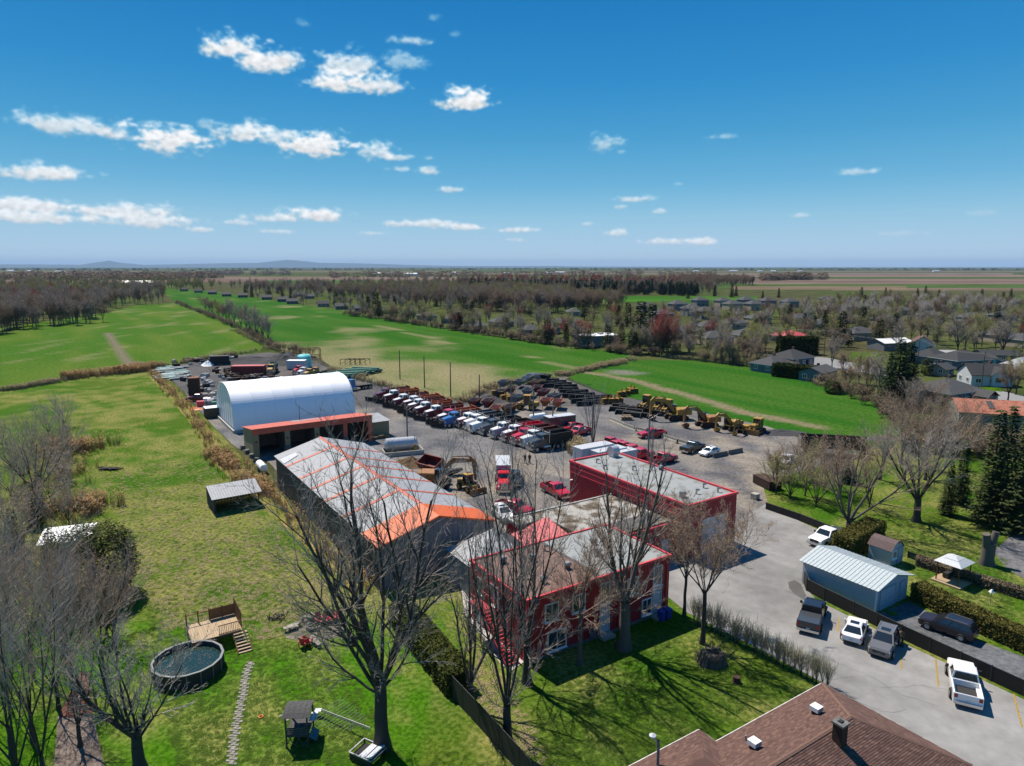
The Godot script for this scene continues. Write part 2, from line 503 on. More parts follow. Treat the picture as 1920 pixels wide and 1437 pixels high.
	M.skin = mat(lin(0.42, 0.24, 0.17), 0.6)
	M.hair = mat(lin(0.03, 0.022, 0.016), 0.8)
	# plants
	M.bark = mat(lin(0.10, 0.085, 0.075), 0.95, 0.0, fine, 1.2)
	M.bark_pale = mat(lin(0.21, 0.185, 0.16), 0.95, 0.0, fine, 0.9)
	M.twig = mat(lin(0.29, 0.255, 0.225), 0.95)
	M.twig_grey = mat(lin(0.36, 0.33, 0.30), 0.95)
	M.twig_brown = mat(lin(0.34, 0.25, 0.19), 0.95)
	for k in [["bud_red", 0.5, 0.095, 0.08], ["bud_brown", 0.42, 0.31, 0.22], ["bud_grey", 0.44, 0.39, 0.34], ["bud_olive", 0.46, 0.45, 0.2], ["bud_yellow", 0.52, 0.52, 0.12], ["needle", 0.05, 0.088, 0.038], ["spruce", 0.105, 0.135, 0.052], ["needle_blue", 0.09, 0.15, 0.12], ["cedar", 0.15, 0.175, 0.045], ["cedar_dark", 0.082, 0.108, 0.034], ["hedge_gold", 0.24, 0.22, 0.06], ["reed", 0.70, 0.45, 0.22], ["reed_pale", 0.6, 0.49, 0.29], ["brush", 0.38, 0.3, 0.21], ["leaf_green", 0.12, 0.22, 0.03]]:
		var m := mat(lin(k[1], k[2], k[3]), 0.85, 0.0, leafy, 0.35)
		m.backlight = Color(1.0, 1.0, 0.9)
		m.metallic_specular = 0.15
		M[k[0]] = m

# ------------------------------------------------------------------ ground
# a flat sheet inside a polygon (x, z), cut into cells that carry a colour each
func sheet(called: String, poly: PackedVector2Array, y: float, cell: float, m: Material, paint: Callable, turn := 0.0) -> MeshInstance3D:
	var pts := PackedVector2Array()
	for p in poly:
		pts.append(p.rotated(turn))
	var lo := pts[0]
	var hi := pts[0]
	for p in pts:
		lo = lo.min(p)
		hi = hi.max(p)
	var nx := int(ceil((hi.x - lo.x) / cell))
	var nz := int(ceil((hi.y - lo.y) / cell))
	var mb := MB.new()
	mb.colored = true
	var cols := {}
	var colat := func(p: Vector2) -> Color:
		return paint.call(p.rotated(-turn))
	# which grid points lie inside
	var ins := PackedByteArray()
	ins.resize((nx + 1) * (nz + 1))
	var gc := PackedColorArray()
	gc.resize((nx + 1) * (nz + 1))
	for j in nz + 1:
		for i in nx + 1:
			var p := lo + Vector2(i, j) * cell
			var t := Geometry2D.is_point_in_polygon(p, pts)
			ins[j * (nx + 1) + i] = 1 if t else 0
			if t:
				gc[j * (nx + 1) + i] = colat.call(p)
	var edge_cells := {}
	for k in pts.size():
		var a := pts[k]
		var b := pts[(k + 1) % pts.size()]
		var steps := int(a.distance_to(b) / cell * 3.0) + 2
		for s in steps + 1:
			var q := (a.lerp(b, float(s) / steps) - lo) / cell
			for ox in [-0.02, 0.02]:
				for oz in [-0.02, 0.02]:
					edge_cells[Vector2i(int(floor(q.x + ox)), int(floor(q.y + oz)))] = true
	var up := Vector3.UP
	for j in nz:
		for i in nx:
			var k00 := j * (nx + 1) + i
			var k01 := k00 + nx + 1
			var p := lo + Vector2(i, j) * cell
			if edge_cells.has(Vector2i(i, j)):
				var sq := PackedVector2Array([p, p + Vector2(cell, 0), p + Vector2(cell, cell), p + Vector2(0, cell)])
				for pc in Geometry2D.intersect_polygons(sq, pts):
					var ix := Geometry2D.triangulate_polygon(pc)
					for qi in ix.size():
						var q := ix[qi]
						if not Geometry2D.is_polygon_clockwise(PackedVector2Array([pc[ix[qi - qi % 3]], pc[ix[qi - qi % 3 + 1]], pc[ix[qi - qi % 3 + 2]]])):
							pass
						elif qi % 3 > 0:
							q = ix[qi - qi % 3 + 3 - qi % 3]
						var w := pc[q].rotated(-turn)
						mb.v.append(Vector3(w.x, y, w.y))
						mb.n.append(up)
						mb.c.append(colat.call(pc[q]))
			elif ins[k00] == 1:
				var cs := [p, p + Vector2(cell, 0), p + Vector2(cell, cell), p + Vector2(0, cell)]
				var ks := [k00, k00 + 1, k01 + 1, k01]
				for q in [0, 1, 2, 0, 2, 3]:
					var w: Vector2 = cs[q].rotated(-turn)
					mb.v.append(Vector3(w.x, y, w.y))
					mb.n.append(up)
					mb.c.append(gc[ks[q]])
	var o := part(mb, called, m)
	o.set_meta("kind", "structure")
	return o

func px_poly(a: Array) -> PackedVector2Array:
	var o := PackedVector2Array()
	for p in a:
		var w := G(p[0], p[1])
		o.append(Vector2(w.x, w.z))
	return o

var n1 := FastNoiseLite.new()
var n2 := FastNoiseLite.new()

func near_seg(p: Vector2, a: Vector2, b: Vector2) -> float:
	return p.distance_to(Geometry2D.get_closest_point_to_segment(p, a, b))

func build_ground():
	n1.seed = 4; n1.frequency = 0.02; n1.fractal_octaves = 5
	n2.seed = 8; n2.frequency = 0.11; n2.fractal_octaves = 4
	var green := Color(0.066, 0.148, 0.018)
	var green2 := Color(0.085, 0.165, 0.020)
	var dry := Color(0.34, 0.29, 0.165)
	var olive := Color(0.13, 0.125, 0.045)
	# the land out to the horizon, in rings of growing cells
	var land := MB.new()
	land.colored = true
	var rads := [20.0, 60.0, 120.0, 200.0, 300.0, 420.0, 560.0, 750.0, 1000.0, 1350.0, 1800.0, 2500.0, 3600.0, 5200.0, 8000.0, 13000.0, 24000.0, 45000.0]
	var cat := func(p: Vector2) -> Color:
		var t := clampf(n1.get_noise_2d(p.x * 0.5, p.y * 0.5) * 1.6 + 0.5, 0.0, 1.0)
		return Color(0.105, 0.10, 0.05).lerp(Color(0.085, 0.125, 0.03), t)
	for i in rads.size() - 1:
		for k in 96:
			var a0 := TAU * k / 96.0
			var a1 := TAU * (k + 1) / 96.0
			var q := [Vector2(cos(a0), sin(a0)) * rads[i], Vector2(cos(a1), sin(a1)) * rads[i], Vector2(cos(a1), sin(a1)) * rads[i + 1], Vector2(cos(a0), sin(a0)) * rads[i + 1]]
			for t in [0, 2, 1, 0, 3, 2]:
				land.v.append(Vector3(q[t].x, -0.08, q[t].y)); land.n.append(Vector3.UP); land.c.append(cat.call(q[t]))
	for k in 96:
		var a0 := TAU * k / 96.0
		var a1 := TAU * (k + 1) / 96.0
		for q in [Vector2.ZERO, Vector2(cos(a0), sin(a0)) * 20.0, Vector2(cos(a1), sin(a1)) * 20.0]:
			land.v.append(Vector3(q.x, -0.08, q.y)); land.n.append(Vector3.UP); land.c.append(cat.call(q))
	part(land, "ground", M.land).set_meta("kind", "structure")
	# far farmland: long strips of ploughed soil, pasture and stubble
	var strips = [[-700, 2700, 521.5, 529, 0.165, 0.115, 0.095], [-600, 900, 508, 511, 0.14, 0.13, 0.07], [-300, 420, 512, 514.5, 0.12, 0.14, 0.05], [420, 960, 519, 524, 0.20, 0.15, 0.115], [500, 1000, 526, 531, 0.05, 0.125, 0.02], [800, 1900, 512, 515, 0.19, 0.15, 0.12], [1050, 2600, 508.5, 510.5, 0.16, 0.135, 0.10], [1380, 2400, 515.5, 519.5, 0.21, 0.155, 0.13], [1450, 2500, 524, 527, 0.22, 0.16, 0.13], [1400, 2500, 529.5, 533, 0.20, 0.15, 0.12], [1300, 2500, 533.5, 540, 0.07, 0.125, 0.03], [1560, 2500, 540, 545, 0.17, 0.13, 0.09], [1370, 1700, 537, 543, 0.20, 0.15, 0.10], [1480, 2500, 520.5, 523, 0.075, 0.12, 0.035], [1030, 1340, 555, 566, 0.05, 0.16, 0.015], [1250, 1420, 556, 572, 0.06, 0.14, 0.02]]
	var yy := -0.05
	for s in strips:
		var col := Color(s[4], s[5], s[6])
		var poly := px_poly([[s[0], s[2]], [s[1], s[2]], [s[1], s[3]], [s[0], s[3]]])
		var ext: float = absf(poly[0].x - poly[1].x)
		sheet("field", poly, yy, maxf(ext / 60.0, 12.0), M.field, func(p: Vector2) -> Color:
			return col * (0.85 + 0.5 * clampf(n1.get_noise_2d(p.x * 0.25, p.y * 0.6) + 0.5, 0.0, 1.0)))
		yy += 0.002
	# hay and corn fields close by
	var track_a := px_poly([[205, 625], [215, 650], [235, 672], [255, 690]])
	sheet("field", px_poly([[-420, 790], [0, 727], [130, 706], [275, 691], [330, 683], [420, 668], [512, 654], [470, 628], [400, 597], [330, 568], [262, 572], [190, 588], [100, 600], [0, 615], [-420, 660]]), 0.0, 3.0, M.field, func(p: Vector2) -> Color:
		var u := Vector2(0.545, 0.838)
		var s := p.dot(Vector2(0.838, -0.545))
		var t := clampf(n1.get_noise_2d(s * 2.4, p.dot(u) * 0.35) * 1.5 + 0.35, 0.0, 1.0)
		var c := Color(0.066, 0.165, 0.013).lerp(Color(0.115, 0.19, 0.025), t)
		c = c.lerp(dry, clampf((n2.get_noise_2d(p.x * 0.5, p.y * 0.12) - 0.22) * 1.6, 0.0, 0.6))
		for k in track_a.size() - 1:
			if near_seg(p, track_a[k], track_a[k + 1]) < 2.2:
				c = Color(0.22, 0.185, 0.14)
		return c, 0.576)
	var bare := px_poly([[560, 655], [700, 700], [880, 735]])
	var trk := px_poly([[700, 608], [830, 640], [1000, 672], [1090, 695]])
	sheet("field", px_poly([[295, 541], [400, 546], [640, 583], [850, 620], [1010, 643], [1170, 663], [1195, 672], [1120, 692], [1010, 716], [930, 728], [872, 752], [760, 737], [640, 702], [590, 678], [512, 654], [470, 628], [400, 597], [330, 568]]), 0.0, 4.0, M.field, func(p: Vector2) -> Color:
		var u := Vector2(0.545, 0.838)
		var s := p.dot(Vector2(0.838, -0.545))
		var t := clampf(n1.get_noise_2d(s * 3.0, p.dot(u) * 0.3) * 1.4 + 0.4, 0.0, 1.0)
		var c := Color(0.032, 0.135, 0.010).lerp(Color(0.066, 0.165, 0.020), t)
		var d := 1e9
		for k in bare.size() - 1:
			d = minf(d, near_seg(p, bare[k], bare[k + 1]))
		var w := clampf((42.0 - d) / 30.0 + n1.get_noise_2d(p.x * 1.6, p.y * 0.9) * 1.5, 0.0, 1.0)
		c = c.lerp(dry, w * 0.75)
		c = c.lerp(dry, clampf((n2.get_noise_2d(p.x * 0.2, p.y * 0.09 + 40.0) - 0.3) * 2.0, 0.0, 0.6))
		for k in trk.size() - 1:
			if absf(near_seg(p, trk[k], trk[k + 1])) < 1.6:
				c = c.lerp(dry, 0.6)
		return c, 0.576)
	var path_b := px_poly([[1080, 695], [1180, 712], [1300, 745], [1400, 775], [1530, 800]])
	var puddle := px_poly([[1165, 698], [1180, 700]])
	sheet("field", px_poly([[1085, 700], [1190, 676], [1300, 676], [1450, 694], [1560, 722], [1640, 757], [1692, 800], [1700, 830], [1600, 850], [1540, 838], [1480, 815], [1440, 800], [1250, 760], [1130, 738], [1060, 712]]), 0.0, 1.5, M.field, func(p: Vector2) -> Color:
		var u := Vector2(0.545, 0.838)
		var s := p.dot(Vector2(0.838, -0.545))
		var t := clampf(n1.get_noise_2d(s * 4.0, p.dot(u) * 0.35) * 1.4 + 0.4, 0.0, 1.0)
		var c := Color(0.034, 0.140, 0.012).lerp(Color(0.07, 0.165, 0.022), t)
		var d := 1e9
		for k in path_b.size() - 1:
			d = minf(d, near_seg(p, path_b[k], path_b[k + 1]))
		c = c.lerp(Color(0.29, 0.235, 0.155), clampf((2.6 - d) * 0.6 + n2.get_noise_2d(p.x, p.y) * 0.9, 0.0, 0.85) if d < 4.0 else 0.0)
		d = near_seg(p, puddle[0], puddle[1])
		c = c.lerp(Color(0.25, 0.24, 0.2), clampf((7.0 - d) / 6.0 + n2.get_noise_2d(p.x, p.y) * 0.4, 0.0, 0.8) if d < 9.0 else 0.0)
		return c, 0.576)
	# grass round the buildings and gardens
	var lush := px_poly([[430, 1300], [600, 1350]])
	sheet("lawn", PackedVector2Array([Vector2(-150, -190), Vector2(-118, -226), Vector2(-62, -140), Vector2(-30, -90), Vector2(10, -66), Vector2(30, -90), Vector2(50, -130), Vector2(75, -140), Vector2(150, -140), Vector2(150, -10), Vector2(-150, -10)]), -0.02, 1.0, M.grass, func(p: Vector2) -> Color:
		var t := clampf(n1.get_noise_2d(p.x * 2.2, p.y * 2.2) * 1.5 + 0.45, 0.0, 1.0)
		var c := green.lerp(Color(0.110, 0.160, 0.034), t)
		var dryness := 0.18
		if p.x < -6.0 and p.y > -62.0:      # mown and fertilised garden
			c = c.lerp(Color(0.066, 0.185, 0.009), 0.65)
		if p.x < 0.0:
			dryness = clampf((-p.y - 60.0) / 9.0, 0.0, 1.0) * 0.72 if p.y > -105.0 else 0.34
			if p.y > -62.0 and p.x > -20.0 and p.x - p.y * 0.0 > -7.0:
				dryness = 0.6
		elif p.x < 24.0 and p.y > -60.0:
			dryness = 0.42
		var w := clampf(dryness + n2.get_noise_2d(p.x * 1.3, p.y * 1.3) * 1.2 + n1.get_noise_2d(p.x * 1.2 + 90.0, p.y * 1.2) * 1.1, 0.0, 1.0)
		return c.lerp(dry * 0.92, w * 0.72))
	sheet("ditch_bank", px_poly([[272, 700], [296, 697], [345, 748], [395, 805], [418, 850], [470, 885], [530, 930], [620, 1025], [700, 1112], [672, 1118], [590, 1040], [500, 960], [440, 905], [395, 865], [372, 815], [322, 752]]), 0.0, 1.0, M.grass, func(p: Vector2) -> Color:
		var t := clampf(n2.get_noise_2d(p.x * 1.6, p.y * 1.6) * 1.6 + 0.35, 0.0, 1.0)
		return Color(0.36, 0.27, 0.17).lerp(Color(0.19, 0.2, 0.06), t))
	# the yard: packed gravel, browner where it is driven over, darker where it is wet or oily
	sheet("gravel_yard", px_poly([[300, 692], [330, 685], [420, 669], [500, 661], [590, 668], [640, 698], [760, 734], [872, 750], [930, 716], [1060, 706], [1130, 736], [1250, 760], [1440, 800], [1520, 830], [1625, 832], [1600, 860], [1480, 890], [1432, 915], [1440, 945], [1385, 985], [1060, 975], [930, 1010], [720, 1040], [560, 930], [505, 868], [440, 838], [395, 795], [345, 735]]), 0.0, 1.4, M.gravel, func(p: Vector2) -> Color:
		var a := n1.get_noise_2d(p.x * 2.0, p.y * 0.9)
		var b := n2.get_noise_2d(p.x * 1.2, p.y * 0.45)
		var c := Color(0.225, 0.222, 0.225).lerp(Color(0.315, 0.28, 0.24), clampf(a * 2.4 + 0.4, 0.0, 1.0))
		c = c.lerp(Color(0.12, 0.125, 0.145), clampf(b * 2.2 + 0.1, 0.0, 0.85))
		var tr := n2.get_noise_2d(p.x * 0.35 + p.y * 0.5, p.y * 3.0 - p.x * 2.2)
		c = c * (1.0 + 0.3 * tr)
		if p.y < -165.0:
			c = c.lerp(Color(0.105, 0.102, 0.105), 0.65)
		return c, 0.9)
	sheet("asphalt_drive", px_poly([[1290, 1030], [1385, 975], [1440, 943], [1500, 978], [1560, 1006], [1548, 1035], [1512, 1062], [1505, 1095], [1530, 1125], [1690, 1205], [1920, 1312], [2500, 1600], [2300, 2100], [1900, 1560], [1800, 1440], [1640, 1345], [1560, 1290], [1420, 1215], [1290, 1150], [1240, 1110], [1225, 1060], [1260, 1010]]), 0.012, 1.0, M.asphalt, func(p: Vector2) -> Color:
		var a := n1.get_noise_2d(p.x * 2.0, p.y * 2.0)
		var b := n2.get_noise_2d(p.x * 0.5 + p.y * 0.4, p.y * 1.4 - p.x * 1.2)
		var w := n2.get_noise_2d(p.x * 2.6, p.y * 2.6)
		return Color(0.255, 0.252, 0.248) * (1.0 + a * 0.34 + b * 0.26 + minf(w, 0.0) * 0.3))
	sheet("gravel_drive", px_poly([[1640, 1165], [1652, 1150], [1705, 1128], [1830, 1200], [1920, 1232], [2400, 1400], [2500, 1590], [1920, 1306], [1700, 1203]]), 0.006, 1.0, M.gravel, func(p: Vector2) -> Color:
		return Color(0.17, 0.18, 0.195) * (1.0 + n2.get_noise_2d(p.x * 2.0, p.y * 2.0) * 0.35))
	sheet("oil_patch", px_poly([[1478, 1092], [1490, 1088], [1502, 1096], [1512, 1118], [1508, 1126], [1492, 1116], [1480, 1104]]), 0.018, 0.6, M.asphalt, func(p: Vector2) -> Color:
		return Color(0.10, 0.098, 0.095) * (1.0 + n2.get_noise_2d(p.x * 3.0, p.y * 3.0) * 0.4))
	for q in [[[1574, 1160], [1570, 1185]], [[1628, 1195], [1625, 1220]], [[1690, 1222], [1691, 1256]], [[1755, 1236], [1760, 1288]], [[1901, 1302], [1917, 1364]]]:
		var a := G(q[0][0], q[0][1])
		var b := G(q[1][0], q[1][1])
		var d := (b - a).normalized()
		var s := d.cross(Vector3.UP) * 0.07
		var mb := MB.new()
		var o := Vector3(0, 0.018, 0)
		mb.quad(a - s + o, b - s + o, b + s + o, a + s + o)
		var l := part(mb, "parking_line", M.line)
		l.set_meta("kind", "structure")
	# tar-sealed cracks in the asphalt
	var cr := RandomNumberGenerator.new()
	cr.seed = 19
	for q in [[1380, 1060, 1.2], [1450, 1100, 0.4], [1420, 1150, 2.0], [1560, 1240, 0.9], [1650, 1290, 0.5], [1700, 1330, 2.2], [1480, 1000, 1.7], [1600, 1270, 2.6]]:
		var p := G(q[0], q[1]) + Vector3(0, 0.017, 0)
		var ang: float = q[2]
		var mb := MB.new()
		for k in 14:
			ang += cr.randf_range(-0.5, 0.5)
			var d := Vector3(cos(ang), 0, sin(ang))
			var e := p + d * cr.randf_range(0.35, 0.8)
			var s := d.cross(Vector3.UP) * cr.randf_range(0.006, 0.016)
			mb.quad(p - s, e - s, e + s, p + s)
			p = e
		part(mb, "asphalt_crack", M.dark_gravel).set_meta("kind", "structure")
	# concrete walk beside the office, gravel round the fire ring, brick and gravel path on the left
	sheet("concrete_walk", px_poly([[862, 1095], [900, 1085], [905, 1120], [925, 1155], [962, 1215], [985, 1240], [960, 1258], [940, 1248], [900, 1190], [870, 1150]]), 0.02, 1.0, M.asphalt, func(p: Vector2) -> Color:
		return Color(0.42, 0.41, 0.39) * (1.0 + n2.get_noise_2d(p.x * 2.0, p.y * 2.0) * 0.15))
	sheet("fire_ring_gravel", px_poly([[532, 1183], [560, 1165], [600, 1155], [640, 1158], [652, 1175], [640, 1195], [600, 1200], [560, 1203], [535, 1196]]), 0.0, 0.6, M.gravel, func(p: Vector2) -> Color:
		return Color(0.24, 0.21, 0.18) * (1.0 + n2.get_noise_2d(p.x * 4.0, p.y * 4.0) * 0.4))
	sheet("garden_path", px_poly([[150, 1262], [165, 1262], [175, 1345], [108, 1345]]), 0.0, 0.7, M.gravel, func(p: Vector2) -> Color:
		return Color(0.22, 0.10, 0.075) * (1.0 + n2.get_noise_2d(p.x * 3.0, p.y * 3.0) * 0.4))
	sheet("garden_path", px_poly([[108, 1345], [175, 1345], [196, 1440], [205, 1560], [80, 1560], [100, 1440]]), 0.0, 0.7, M.gravel, func(p: Vector2) -> Color:
		return Color(0.25, 0.20, 0.17) * (1.0 + n2.get_noise_2d(p.x * 3.0, p.y * 3.0) * 0.4))
	sheet("garden_drive", px_poly([[1862, 1035], [1890, 1010], [1925, 985], [2060, 980], [2060, 1090], [1920, 1085], [1890, 1068]]), 0.0, 0.8, M.gravel, func(p: Vector2) -> Color:
		return Color(0.19, 0.19, 0.2) * (1.0 + n2.get_noise_2d(p.x * 3.0, p.y * 3.0) * 0.3))
	# village streets and lawns
	sheet("village_street", px_poly([[1480, 665], [1560, 672], [1640, 690], [1700, 700], [1660, 705], [1560, 690], [1470, 676]]), 0.0, 4.0, M.asphalt, func(_p: Vector2) -> Color: return Color(0.23, 0.23, 0.235))
	sheet("village_street", px_poly([[1820, 722], [1900, 738], [1990, 760], [2000, 800], [1880, 752], [1815, 738]]), 0.0, 4.0, M.asphalt, func(_p: Vector2) -> Color: return Color(0.25, 0.25, 0.255))
	sheet("village_street", px_poly([[1755, 656], [1800, 657], [1800, 664], [1755, 663]]), 0.0, 4.0, M.asphalt, func(_p: Vector2) -> Color: return Color(0.32, 0.32, 0.32))
	for q in [[[1770, 775], [1830, 770], [1860, 800], [1790, 812]], [[1815, 716], [1875, 722], [1880, 735], [1820, 730]], [[1600, 660], [1650, 664], [1640, 676], [1590, 672]], [[1640, 790], [1780, 765], [1800, 815], [1700, 830]], [[1450, 668], [1480, 668], [1500, 682], [1470, 684]]]:
		sheet("village_lawn", px_poly(q), 0.006, 2.0, M.grass, func(p: Vector2) -> Color:
			return green2 * (1.0 + n2.get_noise_2d(p.x, p.y) * 0.5))
	# blue hills on the horizon
	for hl in [[[-500, 497.5], [80, 497], [150, 497.5], [190, 492.5], [205, 490.5], [225, 494], [270, 497.5], [330, 496.5], [420, 494.5], [480, 494], [520, 490], [540, 488], [560, 489.5], [600, 493.5], [680, 494.5], [760, 497], [850, 499], [1000, 499.5]], [[900, 500], [1040, 499], [1080, 500], [1300, 501]]]:
		var mb := MB.new()
		for k in hl.size() - 1:
			var a := G(hl[k][0], 502.0, 0.0)
			var b := G(hl[k + 1][0], 502.0, 0.0)
			var r := 38000.0
			a = Vector3(a.x, 0, a.z) * (r / Vector3(a.x, 0, a.z).length())
			b = Vector3(b.x, 0, b.z) * (r / Vector3(b.x, 0, b.z).length())
			var ha: float = (502.0 - hl[k][1]) / FOCAL * r
			var hb: float = (502.0 - hl[k + 1][1]) / FOCAL * r
			var bk := 1.12
			mb.quad(a, b, b * 1.06 + Vector3(0, hb, 0), a * 1.06 + Vector3(0, ha, 0))
			mb.quad(a * 1.06 + Vector3(0, ha, 0), b * 1.06 + Vector3(0, hb, 0), b * bk, a * bk)
		part(mb, "hills", mat(lin(0.05, 0.07, 0.06), 1.0)).set_meta("kind", "structure")

# ------------------------------------------------------------------ buildings
func W(o: Vector3, x: float, z: float, y := 0.0) -> Vector3:      # a point of the yard's own grid
	return o + Vector3(sin(YARD), 0, cos(YARD)) * z + Vector3(cos(YARD), 0, -sin(YARD)) * x + Vector3(0, y, 0)

# sheet metal between the points a, b (low edge) and d, e (high edge): flat with raised ribs that run up the slope
func ribbed(mb: MB, a: Vector3, b: Vector3, d: Vector3, e: Vector3, pitch := 0.4, high := 0.035):
	var nn := (b - a).cross(d - a).normalized()
	var cnt := maxi(1, int(round(a.distance_to(b) / pitch)))
	var th := nn * 0.05
	mb.quad(b - th, a - th, e - th, d - th)
	mb.quad(a, a - th, b - th, b); mb.quad(d, d - th, e - th, e); mb.quad(b, b - th, d - th, d); mb.quad(e, e - th, a - th, a)
	for i in cnt:
		var prev_lo := a.lerp(b, float(i) / cnt)
		var prev_hi := e.lerp(d, float(i) / cnt)
		for st in [[0.7, 0.0], [0.78, 1.0], [0.92, 1.0], [1.0, 0.0]]:
			var lo: Vector3 = a.lerp(b, (i + st[0]) / cnt) + nn * (high * st[1])
			var hi: Vector3 = e.lerp(d, (i + st[0]) / cnt) + nn * (high * st[1])
			mb.quad(prev_lo, lo, hi, prev_hi)
			prev_lo = lo
			prev_hi = hi

# a wall with upright metal or lapped siding, as one panel between two corners
func siding(mb: MB, a: Vector3, b: Vector3, h0: float, h1: float, upright := true, pitch := 0.35, depth := 0.03):
	var d := (b - a)
	var outn := d.normalized().cross(Vector3.UP)
	var up := Vector3.UP
	if upright:
		ribbed(mb, a + up * h0, b + up * h0, b + up * h1, a + up * h1, pitch, depth)
	else:
		var cnt := maxi(1, int(round((h1 - h0) / pitch)))
		for i in cnt:
			var y0 := h0 + (h1 - h0) * i / cnt
			var y1 := h0 + (h1 - h0) * (i + 1) / cnt
			var o := outn * depth
			mb.quad(a + up * y0 + o, b + up * y0 + o, b + up * y1, a + up * y1)
			mb.quad(a + up * y0, b + up * y0, b + up * y0 + o, a + up * y0 + o)

# a window set in the wall: casing, pane, bars. p is its lower centre on the wall, along = wall direction, out = outwards
func window(par: Node3D, p: Vector3, along: Vector3, out: Vector3, w: float, h: float, bars := 1, sill := true, frame: Material = null):
	var f := MB.new()
	var b := Basis(along, Vector3.UP, out)
	if frame == null:
		frame = M.white
	var t := 0.09
	f.box(p + Vector3.UP * (h + t * 0.5) + out * 0.03, Vector3(w + 2 * t, t, 0.12), b)
	f.box(p - Vector3.UP * (t * 0.5) + out * 0.03, Vector3(w + 2 * t, t, 0.12), b)
	for s in [-1, 1]:
		f.box(p + Vector3.UP * (h * 0.5) + along * s * (w * 0.5 + t * 0.5) + out * 0.03, Vector3(t, h, 0.12), b)
	for k in bars:
		f.box(p + Vector3.UP * (h * 0.5) + along * (w * (float(k + 1) / (bars + 1) - 0.5)) + out * 0.05, Vector3(0.05, h, 0.06), b)
	var fr := part(f, "window", frame, par)
	var g := MB.new()
	g.box(p + Vector3.UP * (h * 0.5) + out * 0.02, Vector3(w, h, 0.04), b)
	part(g, "pane", M.window, fr)
	if sill:
		var s := MB.new()
		s.box(p - Vector3.UP * (t + 0.04) + out * 0.08, Vector3(w + 0.3, 0.07, 0.2), b)
		part(s, "sill", frame, fr)

func panel_door(par: Node3D, called: String, p: Vector3, along: Vector3, out: Vector3, w: float, h: float, rows: int, m: Material) -> MeshInstance3D:
	var b := Basis(along, Vector3.UP, out)
	var f := MB.new()
	f.box(p + Vector3.UP * (h + 0.06) + out * 0.05, Vector3(w + 0.24, 0.12, 0.14), b)
	for s in [-1, 1]:
		f.box(p + Vector3.UP * (h * 0.5) + along * s * (w * 0.5 + 0.06) + out * 0.05, Vector3(0.12, h, 0.14), b)
	var o := part(f, called, m, par)
	for k in rows:
		var q := MB.new()
		q.cbox(p + Vector3.UP * (h * (k + 0.5) / rows) + out * 0.035, Vector3(w - 0.02, h / rows - 0.03, 0.07), 0.02, b)
		part(q, "panel", m, o)
	return o

func roof_vent(o: Vector3, k: int, par: Node3D):
	var base := MB.new()
	if k == 0:      # square cowl
		base.box(o + Vector3(0, 0.2, 0), Vector3(0.4, 0.4, 0.4))
		var v := part(base, "roof_vent", M.dark_concrete, par)
		var c := MB.new()
		c.box(o + Vector3(0, 0.52, 0), Vector3(0.62, 0.26, 0.62), Basis.IDENTITY, Vector2(0.75, 0.75))
		part(c, "cowl", M.galv, v)
	elif k == 1:    # bent pipe
		base.tube(o, o + Vector3(0, 0.6, 0), 0.11, 0.11, 10)
		base.tube(o + Vector3(0, 0.55, 0), o + Vector3(0.35, 0.5, 0.1), 0.13, 0.13, 10, true)
		part(base, "vent_pipe", M.galv, par)
	else:           # fan drum
		base.tube(o, o + Vector3(0, 0.5, 0), 0.4, 0.4, 14)
		base.tube(o + Vector3(0, 0.5, 0), o + Vector3(0, 0.75, 0), 0.5, 0.36, 14, true)
		part(base, "fan_vent", M.galv, par)

func build_buildings():
	build_fabric_hall()
	build_bay_garage()
	build_long_shed()
	build_red_buildings()
	build_open_shed()
	build_blue_garage()
	build_brown_roof_house()

